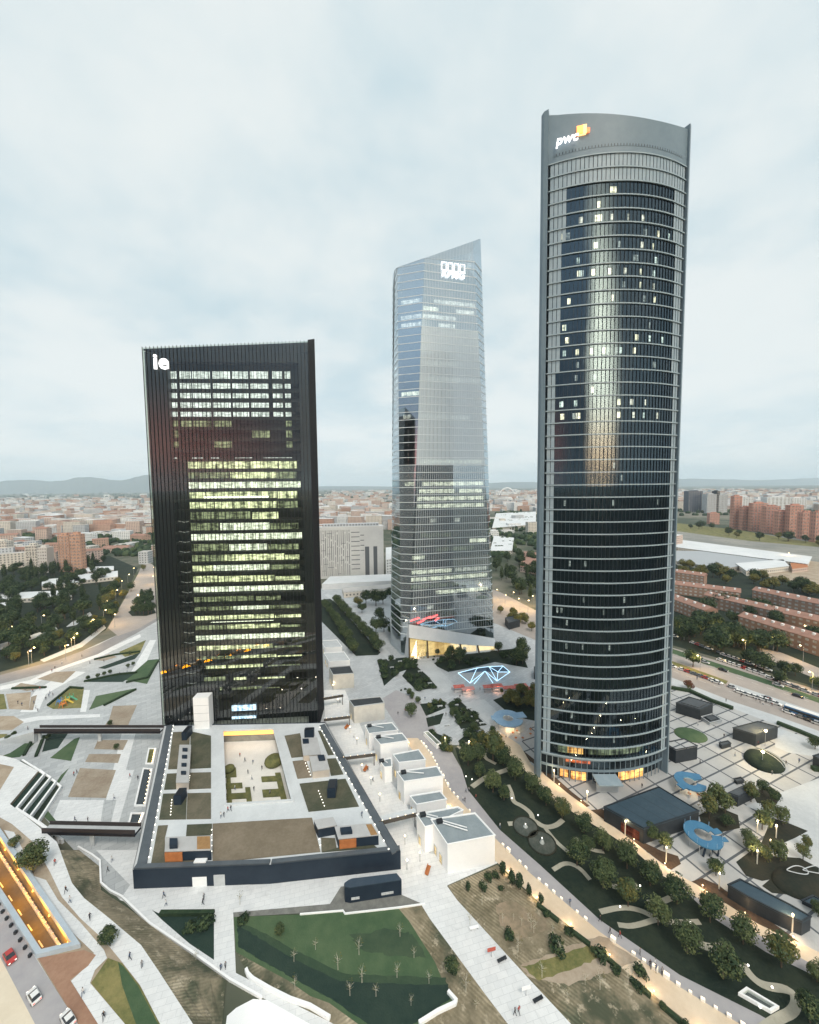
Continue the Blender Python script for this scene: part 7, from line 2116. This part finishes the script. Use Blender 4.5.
# playground pieces in the left park
for k, (x, y, mm, kind) in enumerate(((60, 704, mat('play_blue', (.06, .2, .45), rough=.5), 0), (66, 703, mat('play_yellow', (.6, .42, .06), rough=.5), 1), (63, 707, mat('play_orange', (.6, .2, .04), rough=.5), 0), (70, 700, mat('play_green', (.1, .35, .2), rough=.5), 1))):
    c = G(x, y)
    r = empty('play_frame', c, ('blue', 'yellow', 'orange', 'green')[k] + ' climbing frame in the left park playground', 'play equipment', 'playground frames')
    for s in ((-1, -1), (1, -1), (1, 1), (-1, 1)):
        MB().tube((c.x + s[0] * 1.1, c.y + s[1] * 1.1, 0), (c.x + s[0] * (.9 if kind else .15), c.y + s[1] * .9, 3.0), .12, n=6).build('post', mm, r)
    mb = MB(); mb.box((c.x, c.y, 1.5), (2.0, 2.0, .15)); mb.build('platform', mm, r)
    if kind:
        mb = MB(); mb.poly([(c.x + 1, c.y - .5, 1.6), (c.x + 1, c.y + .5, 1.6), (c.x + 3.6, c.y + .5, .1), (c.x + 3.6, c.y - .5, .1)]); mb.poly([(c.x + 1, c.y - .5, 1.5), (c.x + 3.6, c.y - .5, 0), (c.x + 3.6, c.y + .5, 0), (c.x + 1, c.y + .5, 1.5)]); mb.build('slide', mm, r)
# ================================================================== buildings further off
def city_mat(name, wall, win, sx=3.4, sz=3.2, frac=.45, litf=.0):
    """walls with rows of windows worked out from the wall's own plane"""
    m = bpy.data.materials.new(name); m.use_nodes = True
    t = m.node_tree; p = t.nodes['Principled BSDF']; p.inputs['Roughness'].default_value = .8
    g = N(t, 'ShaderNodeTexCoord').outputs['Object']
    nn = N(t, 'ShaderNodeNewGeometry').outputs['Normal']
    sp_ = N(t, 'ShaderNodeSeparateXYZ'); t.links.new(g, sp_.inputs[0])
    sn = N(t, 'ShaderNodeSeparateXYZ'); t.links.new(nn, sn.inputs[0])
    u = mth(t, 'SUBTRACT', mth(t, 'MULTIPLY', sp_.outputs[1], sn.outputs[0]), mth(t, 'MULTIPLY', sp_.outputs[0], sn.outputs[1]))
    fu = mth(t, 'FRACT', mth(t, 'DIVIDE', u, sx)); fz = mth(t, 'FRACT', mth(t, 'DIVIDE', sp_.outputs[2], sz))
    w = mth(t, 'MULTIPLY', mth(t, 'MULTIPLY', mth(t, 'GREATER_THAN', fu, 1 - frac), mth(t, 'GREATER_THAN', fz, .5)), mth(t, 'LESS_THAN', mth(t, 'ABSOLUTE', sn.outputs[2]), .5))
    n1 = noise(t, g, .05, 4.0)
    wc = N(t, 'ShaderNodeVectorMath', operation='SCALE'); wc.inputs[0].default_value = wall
    t.links.new(mth(t, 'ADD', .8, mth(t, 'MULTIPLY', n1, .4)), wc.inputs['Scale'])
    t.links.new(mixc(t, w, wc.outputs[0], win), p.inputs['Base Color'])
    MATS[name] = m
    return m
CW = [city_mat('cream_flats', (.60, .56, .50), (.13, .13, .13)), city_mat('white_flats', (.70, .71, .71), (.17, .18, .19)), city_mat('brick_flats', (.46, .30, .23), (.14, .11, .10)), city_mat('rose_flats', (.54, .42, .36), (.14, .12, .12)), city_mat('grey_flats', (.46, .48, .50), (.12, .13, .14))]
CN = ['cream', 'white', 'brick red', 'rose', 'grey']
M_rt = mat('tile_roof', (.35, .205, .16), (.265, .155, .12), .3, .9, detail=6)
M_rf = mat('flat_roof', (.40, .38, .36), (.52, .50, .48), .06, .9)
M_rw = mat('white_flat_roof', (.66, .67, .68), (.58, .60, .61), .05, .8)
def hit_any(px, py, taken):
    return any(abs(px - a) < c and abs(py - b) < d for a, b, c, d in taken)
def city_block(mb, c, w, d, h, rz, gable=False):
    mb.box((c.x, c.y, 0), (w, d, h), rz, 0, 1)
    if gable:
        ca, sa = cos(rz), sin(rz)
        def q(x, y, z): return (c.x + x * ca - y * sa, c.y + x * sa + y * ca, z)
        hw, hd = w / 2 + .4, d / 2 + .4
        r_ = min(d * .22, 4)
        mb.poly([q(-hw, -hd, h + .01), q(hw, -hd, h + .01), q(hw, 0, h + r_), q(-hw, 0, h + r_)], 1); mb.poly([q(hw, hd, h + .01), q(-hw, hd, h + .01), q(-hw, 0, h + r_), q(hw, 0, h + r_)], 1)
        mb.poly([q(-hw, hd, h + .01), q(-hw, -hd, h + .01), q(-hw, 0, h + r_)], 0); mb.poly([q(hw, -hd, h + .01), q(hw, hd, h + .01), q(hw, 0, h + r_)], 0)
    return mb
cq = random.Random(21)
zones = [((-60, 160), (506, 568), 185, 'the city beyond the left park'), ((160, 330), (506, 560), 12, 'the city behind the black tower'), ((322, 400), (494, 528), 40, 'the city between the black and glass towers'), ((488, 545), (492, 545), 22, 'the city between the two glass towers'),
         ((545, 680), (500, 560), 8, 'the city behind the round tower'), ((680, 880), (489, 512), 28, 'the hazy city at the far right')]
cnt = 0
for (xa, xb), (ya, yb), n, where in zones:
    for i in range(n):
        u = (i + cq.random()) / n
        y = yb - (yb - ya) * (1 - (1 - u) ** 1.6) if False else ya + (yb - ya) * (cq.random() ** 1.35)
        x = cq.uniform(xa, xb)
        c = G(x, y)
        dist = c.y
        if 40 < x < 115 and 540 < y < 572 and cq.random() < .7: continue
        k = cq.choice((0, 1, 1, 2, 3, 3, 4))
        h = cq.choice((11, 14, 17, 20, 26)) * (1.0 if dist < 1600 else 1.15)
        if dist > 2200: h *= 1.2
        w, d = cq.uniform(13, 38) * (1 if dist < 1500 else 1.5), cq.uniform(10, 16) * (1 if dist < 1500 else 1.6)
        if cq.random() < .18: h, w, d = cq.uniform(5, 8), w * 1.6, d * 2.0
        roof = M_rt if k in (2, 3) and cq.random() < .6 else (M_rw if cq.random() < .4 else M_rf)
        o = city_block(MB(), c, w, d, h, cq.choice((.15, .15, -.35, 1.7, .6)) + cq.uniform(-.1, .1), roof is M_rt).build('apartment_block', [CW[k], roof], org=c)
        tag(o, '%s %s in %s' % ('low ' + CN[k] if h < 10 else CN[k], 'shed' if h < 10 else ('block with tiled roof' if roof is M_rt else 'block with pale roof' if roof is M_rw else 'apartment block'), where), 'building', 'small buildings of ' + where + ', ' + CN[k])
        cnt += 1
# the mass of far roofs nobody could count
mbs = MB()
for i in range(6000):
    x = cq.uniform(-120, 940); y = (500 + 36 * cq.random() ** 1.3) if x < 330 else 491 + (40 if x < 420 else 20) * cq.random() ** 1.7
    if cq.random() < .05: y = cq.uniform(491, 500)
    c = G(x, y)
    if c.y > 14000: continue
    s = cq.uniform(.8, 1.6)
    h = cq.choice((9, 14, 18, 22, 30)) * 1.1
    k = cq.choice((0, 1, 1, 2, 3, 4))
    w, d = cq.uniform(14, 46) * (1 + c.y / 5000), cq.uniform(10, 22) * (1 + c.y / 5000)
    rz = cq.uniform(-.4, .4); hx, hy = w / 2, d / 2; ca, sa = cos(rz), sin(rz)
    mbs.prism([(c.x + a * ca - b * sa, c.y + a * sa + b * ca) for a, b in ((-hx, -hy), (hx, -hy), (hx, hy), (-hx, hy))], 0, h, k, 5 + (k + i) % 3)
o = mbs.build('distant_city', CW + [M_rf, M_rw, M_rt])
tag(o, 'far mass of pale and rose city roofs fading towards the horizon', 'city', None, 'stuff')
mbt = MB()
for i in range(4600):
    x = cq.uniform(-120, 940); y = 491 + 66 * cq.random() ** 1.25
    if 320 < x < 395 and y > 526: continue
    if x > 545 and y > 516: continue
    c = G(x, y); r_ = cq.uniform(2.8, 5.2) * (1 + c.y / 3500)
    for j in range(3):
        p = Vector((c.x + cq.uniform(-1, 1) * r_ * 1.6, c.y + cq.uniform(-1, 1) * r_, 0))
        mbt.rings([[(p.x + r_ * q_ * cos(t), p.y + r_ * q_ * sin(t), z) for t in [2 * pi * (m_ + .3 * j) / 6 for m_ in range(6)]] for q_, z in ((.8, 0), (1.0, r_ * .6), (.75, r_ * 1.15), (.2, r_ * 1.5))], j % 2)
o = mbt.build('distant_trees', [M_lf1, M_lf2])
tag(o, 'dark tree belts scattered through the distant city', 'woodland', None, 'stuff')
# orange brick tower block on the left
def facade_tower(px, base_y, top_y, w, d, rz, wall, label, rows, cols, name='apartment_tower', roof=None):
    c = G(px, base_y); h = zat(top_y, c)
    r = empty(name, (c.x, c.y, 0), label, 'apartment block')
    mb = MB(); mb.box((c.x, c.y, 0), (w, d, h), rz); mb.build('wall', wall, r)
    mb = MB(); mb.box((c.x, c.y, h + .01), (w * .5, d * .5, 2.5), rz); mb.build('roof_house', wall, r)
    ca, sa = cos(rz), sin(rz)
    fh = h / rows
    for k in range(rows):
        y = -d / 2 - .08
        xs = [-w / 2 + w * (.25 + .5 * j) / cols for j in range(2 * cols)]
        q_ = [(c.x + x * ca - y * sa, c.y + x * sa + y * ca) for x in xs]
        MB().band([(a, b, k * fh + fh * .3) for a, b in q_], [(a, b, k * fh + fh * .78) for a, b in q_], (0, 1)).build('window_row', [mat('far_window', (.46, .40, .36), (.09, .085, .085), .3, .4), wall], r)
    return r
M_ob = city_mat('orange_brick', (.50, .29, .20), (.26, .18, .15), 4.0, 4.0, .45)
facade_tower(68, 571, 535, 13, 9, .1, M_ob, 'orange brick tower block, left one of the joined pair', 12, 5)
facade_tower(79.5, 572, 534, 12, 9, .1, M_ob, 'orange brick tower block, right one of the joined pair', 12, 5)
facade_tower(36, 571, 545, 13, 11, .1, CW[0], 'cream tower block left of the orange pair', 8, 5)
facade_tower(47, 572, 547, 11, 11, .1, mat('white_panel_flats', (.56, .53, .5), rough=.8), 'narrow white tower block beside the orange pair', 8, 4)
facade_tower(4, 566, 541, 20, 11, .1, CW[0], 'cream tower block at the left edge of the city', 8, 6)
# hospital slab with its irregular grid front
c0, c1 = G(319, 579), G(384, 576)
zt = zat(527.5, c0)
e = (c1 - c0); W_ = e.length; e.normalize(); n = Vector((e.y, -e.x, 0))
r = empty('hospital_slab', (c0 + c1) / 2, 'long white slab building with irregular dark grid front right of the black tower', 'building')
MB().prism([c0, c1, c1 - n * 16, c0 - n * 16], 0, zt).build('wall', mat('slab_white', (.60, .60, .58), (.53, .53, .52), .05, .8), r)
M_slot = mat('slab_slot', (.11, .12, .13), rough=.5)
def slot(u0, u1, z0, z1, name='window_slot', m=None):
    a, b = c0 + e * (W_ * u0) + n * .1, c0 + e * (W_ * u1) + n * .1
    MB().prism([a, b, b - n * .15, a - n * .15], z0 * zt, z1 * zt, 0, None, True).build(name, m or M_slot, r)
hq = random.Random(4)
for k in range(15):
    u = .045 + k * .03
    z = .05
    while z < .92:
        l = hq.uniform(.12, .4); slot(u, u + .006 + .002 * (k % 3), z, min(.94, z + l)); z += l + hq.uniform(.02, .05)
for k in range(13):
    u = hq.uniform(.04, .42); slot(u, u + hq.uniform(.03, .09), .08 + k * .066, .088 + k * .066)
for k in range(9):
    slot(.50, .63, .16 + k * .09, .175 + k * .09); slot(.64, .70, .52 + (k % 4) * .1, .535 + (k % 4) * .1)
slot(.71, .775, .03, .6, 'stair_shaft'); slot(.84, .90, .03, .6, 'stair_shaft')
MB().prism([c0 + e * 5 - n * 3, c1 - e * 5 - n * 3, c1 - e * 5 - n * 12, c0 + e * 5 - n * 12], zt + .01, zt + 3).build('roof_house', CW[4], r)
for (pl, h, m, lab) in (([(386, 577), (402, 574), (402, 560), (386, 562)], 20, CW[1], 'white wing building right of the slab with the dark grid'), ([(322, 590), (398, 586), (398, 579), (330, 582)], 6, M_rw, 'long low pale annex in front of the slab with the dark grid'),
                        ([(344, 598), (400, 592), (400, 588), (342, 593)], 5, CW[0], 'low cream annex with lit front below the slab building'), ([(322, 525), (352, 523), (352, 518), (322, 520)], 16, CW[2], 'brick and white block behind the slab building')):
    p = pw(pl)
    o = MB().prism(p, 0, h, 0, 1).build('hospital_annex', [m, M_rw if 'pale' in lab or 'wing' in lab else M_rf], org=p[0]); tag(o, lab, 'building')
# big pale sheds and the arch further off
for (pl, h, m, lab) in (([(322, 512), (350, 510), (360, 506), (328, 507)], 10, M_rw, 'pale long warehouse behind the slab building on the left'), ([(360, 519), (372, 518), (372, 509), (360, 510)], 14, CW[2], 'orange gabled warehouse behind the slab building'), ([(374, 517), (398, 516), (398, 510), (376, 511)], 12, mat('teal_shed', (.22, .38, .42), rough=.6), 'teal roofed warehouse behind the slab building'),
                        ([(492, 532), (536, 528), (536, 514), (496, 516)], 9, M_rw, 'broad white roofed warehouse between the glass towers'), ([(490, 556), (512, 556), (514, 542), (494, 540)], 8, M_rw, 'pale warehouse roof beside the wood between the glass towers'), ([(520, 572), (545, 576), (545, 558), (524, 556)], 7, M_rt, 'long red roofed terrace left of the round tower'),
                        ([(676, 551), (808, 569), (812, 561), (676, 542.5)], 6, M_rw, 'very long white shed roof beside the rail yard'), ([(676, 565), (724, 573), (770, 564), (740, 555), (676, 554)], 5, mat('grey_shed', (.36, .38, .40), rough=.7), 'wide grey flat depot roof in front of the long white shed'),
                        ([(746, 576), (789, 571), (783, 564), (735, 568)], 6, M_rw, 'white depot roof with sandy front near the yard lights'), ([(792, 573), (808, 571), (806, 566), (790, 567)], 5, M_wood, 'small orange brick shed at the yard end')):
    p = pw(pl, 0)
    c = sum(p, Vector((0, 0, 0))) / len(p)
    r = empty('warehouse', c, lab, 'warehouse')
    MB().prism([c.lerp(q_, .985) for q_ in p], 0, h - .3).build('wall', CW[0] if 'white' in lab or 'pale' in lab else CW[3], r)
    MB().prism(p, h - .29, h, 0, None, True).build('roof', m, r)
c = G(507, 497.5)
mb = MB(); R0 = c.y / FPX * 8
r = empty('white_arch', c, 'big white arch on the horizon between the two glass towers', 'arch')
pts = [Vector((c.x - R0 * cos(t), c.y, R0 * 1.2 * sin(t))) for t in [pi * i / 24 for i in range(25)]]
for a, b in zip(pts, pts[1:]): mb.tube(a, b, R0 * .07, n=6)
mb.build('arch_rib', M_white, r)
mb = MB(); mb.box((c.x + R0 * .3, c.y + 40, 0), (R0 * 2.0, 60, R0 * .6)); mb.build('hall', CW[1], r)
facade_tower(517, 507, 500, 60, 30, 0, CW[4], 'grey office block right of the arch', 5, 10); facade_tower(500, 508, 499.5, 55, 30, 0, CW[4], 'grey office block left below the arch', 5, 10); facade_tower(530, 507, 500, 40, 30, 0, CW[1], 'white office block near the round tower below the arch', 5, 8)
# red brick estate and towers on the right horizon
M_redb = city_mat('red_brick', (.50, .25, .19), (.24, .15, .13), 6.0, 6.5, .42)
for (x, yb, yt, w, lab) in ((735, 529, 496, 22, 'tall slim red tower of the right horizon estate, leftmost'), (745, 530, 507, 26, 'red block, second from left in the estate'), (757, 531, 503, 38, 'highest broad red block of the estate'), (770, 533, 506, 34, 'red block in the middle of the estate'), (781, 535, 511, 26, 'lower red block right of the middle'),
                            (793, 536, 505, 30, 'red block with stepped top, right part of the estate'), (805, 539, 512, 26, 'red block near the right edge of the estate'), (818, 542, 512, 26, 'red block cut by the right edge'), (713, 524, 513, 30, 'small red block left of the estate')):
    facade_tower(x, yb, yt, w * .72, 14, -.25, M_redb, lab, 12 if yt < 508 else 9, 6)
for (x, yb, yt, w, m, lab) in ((692.5, 512, 491, 38, mat('dark_blue_tower', (.055, .075, .11), rough=.3), 'dark blue rounded office tower on the right horizon'), (709, 513, 494, 26, CW[4], 'pale grey tower left of the black mast on the horizon'), (715, 513, 491, 7, M_black, 'black lift shaft tower with wide cap on the horizon'), (720, 513, 495, 22, CW[4], 'pale grey tower right of the black mast on the horizon'),
                               (742, 512, 497, 40, CW[1], 'white block behind the red estate on its left'), (775, 512, 497, 60, CW[1], 'white block behind the middle of the red estate'), (795, 511, 498, 40, CW[1], 'white block with dark cap behind the red estate on its right')):
    facade_tower(x, yb, yt, w * 1.25, 28, -.1, m, lab, 10, 6)
# brick terraces with tiled roofs
def terrace(a, b, depth, h, label, n):
    A_, B_ = G(*a), G(*b)
    d = (B_ - A_); L_ = d.length; d.normalize(); nn = Vector((-d.y, d.x, 0))
    r = empty('brick_terrace', (A_ + B_) / 2, label, 'terrace house', 'brick terraces of the right estate')
    Wp = [A_, B_, B_ + nn * depth, A_ + nn * depth]
    MB().prism(Wp, 0, h).build('wall', mat('terrace_brick', (.38, .245, .185), (.32, .20, .15), .2, .9), r)
    m1, m2 = A_ + nn * depth / 2, B_ + nn * depth / 2
    o1 = [A_ - nn * .6 - d * .5, B_ - nn * .6 + d * .5, B_ + nn * (depth + .6) + d * .5, A_ + nn * (depth + .6) - d * .5]
    z0, z1 = Vector((0, 0, h + .02)), Vector((0, 0, h + 2.6))
    mb = MB(); mb.poly([o1[0] + z0, o1[1] + z0, m2 + z1 + d * .5, m1 + z1 - d * .5]); mb.poly([o1[2] + z0, o1[3] + z0, m1 + z1 - d * .5, m2 + z1 + d * .5]); mb.poly([o1[3] + z0, o1[0] + z0, m1 + z1 - d * .5]); mb.poly([o1[1] + z0, o1[2] + z0, m2 + z1 + d * .5])
    rf = mb.build('roof', M_rt, r)
    for i in range(n):
        p = m1.lerp(m2, (i + .5) / n) - nn * depth * .2
        mb = MB(); mb.box((p.x, p.y, h + 1.2), (1.3, 1.3, 1.5), math.atan2(d.y, d.x)); mb.build('chimney', M_white, rf)
    for fl in range(3):
        k = int(L_ / 3.6)
        q_ = [A_ + d * (L_ * (.25 + .5 * i) / k) - nn * .08 for i in range(2 * k)]
        MB().band([p + Vector((0, 0, fl * h / 3 + 1.0)) for p in q_], [p + Vector((0, 0, fl * h / 3 + 2.4)) for p in q_], (0, 1)).build('window_row', [mat('terrace_window', (.62, .60, .56), (.35, .33, .3), .5, .5), mat('terrace_brick', (0, 0, 0))], r)
terrace((738, 629), (826, 659), 11, 9.5, 'nearest long brick terrace, facing the avenue at the right edge', 9)
terrace((704, 606), (826, 637), 11, 9.5, 'second brick terrace from the avenue, the longest one', 12)
terrace((655, 603), (704, 623), 11, 9.5, 'brick terrace end on to the round tower', 6)
terrace((660, 592), (740, 603), 12, 9.0, 'brick terrace in the middle row behind the round tower side trees', 8)
terrace((752, 600), (800, 611), 11, 9.0, 'short brick terrace in the back row to the right', 5)
terrace((672, 580), (704, 585), 10, 9.0, 'short brick terrace in the far corner beside the round tower', 4)
terrace((780, 607), (835, 619), 11, 9.0, 'back row brick terrace cut by the right edge', 5)
# low pale sheds among the trees at far left
for k, (pl, h) in enumerate((([(0, 604), (72, 600), (72, 594), (0, 597)], 4), ([(42, 590), (80, 586), (80, 580), (42, 583)], 4), ([(74, 585), (118, 580), (118, 574), (76, 578)], 4), ([(84, 575), (114, 573), (114, 569), (86, 570)], 4), ([(-20, 612), (8, 610), (8, 604), (-20, 606)], 4))):
    p = pw(pl)
    o = MB().prism(p, 0, h, 0, 1).build('park_shed', [CW[0], M_rw], org=p[0]); tag(o, 'long low pale shed among the left park trees, %s from the camera' % ordn([1, 2, 3, 4, 0][k]), 'shed', 'sheds in the left park')
# ================================================================== the air
mb = MB()
mb.prism([(-22000, -22000), (22000, -22000), (22000, 22000), (-22000, 22000)], -5.0, 680.0, 0, None, True)
m = bpy.data.materials.new('haze'); m.use_nodes = True
t = m.node_tree; t.nodes.clear()
pv = N(t, 'ShaderNodeVolumePrincipled')
pv.inputs['Color'].default_value = (0.74, 0.89, 1.0, 1)
pv.inputs['Density'].default_value = HAZE_DENSITY
pv.inputs['Anisotropy'].default_value = 0.0
o_ = N(t, 'ShaderNodeOutputMaterial'); t.links.new(pv.outputs[0], o_.inputs['Volume'])
tag(mb.build('haze', m), kind='stuff')
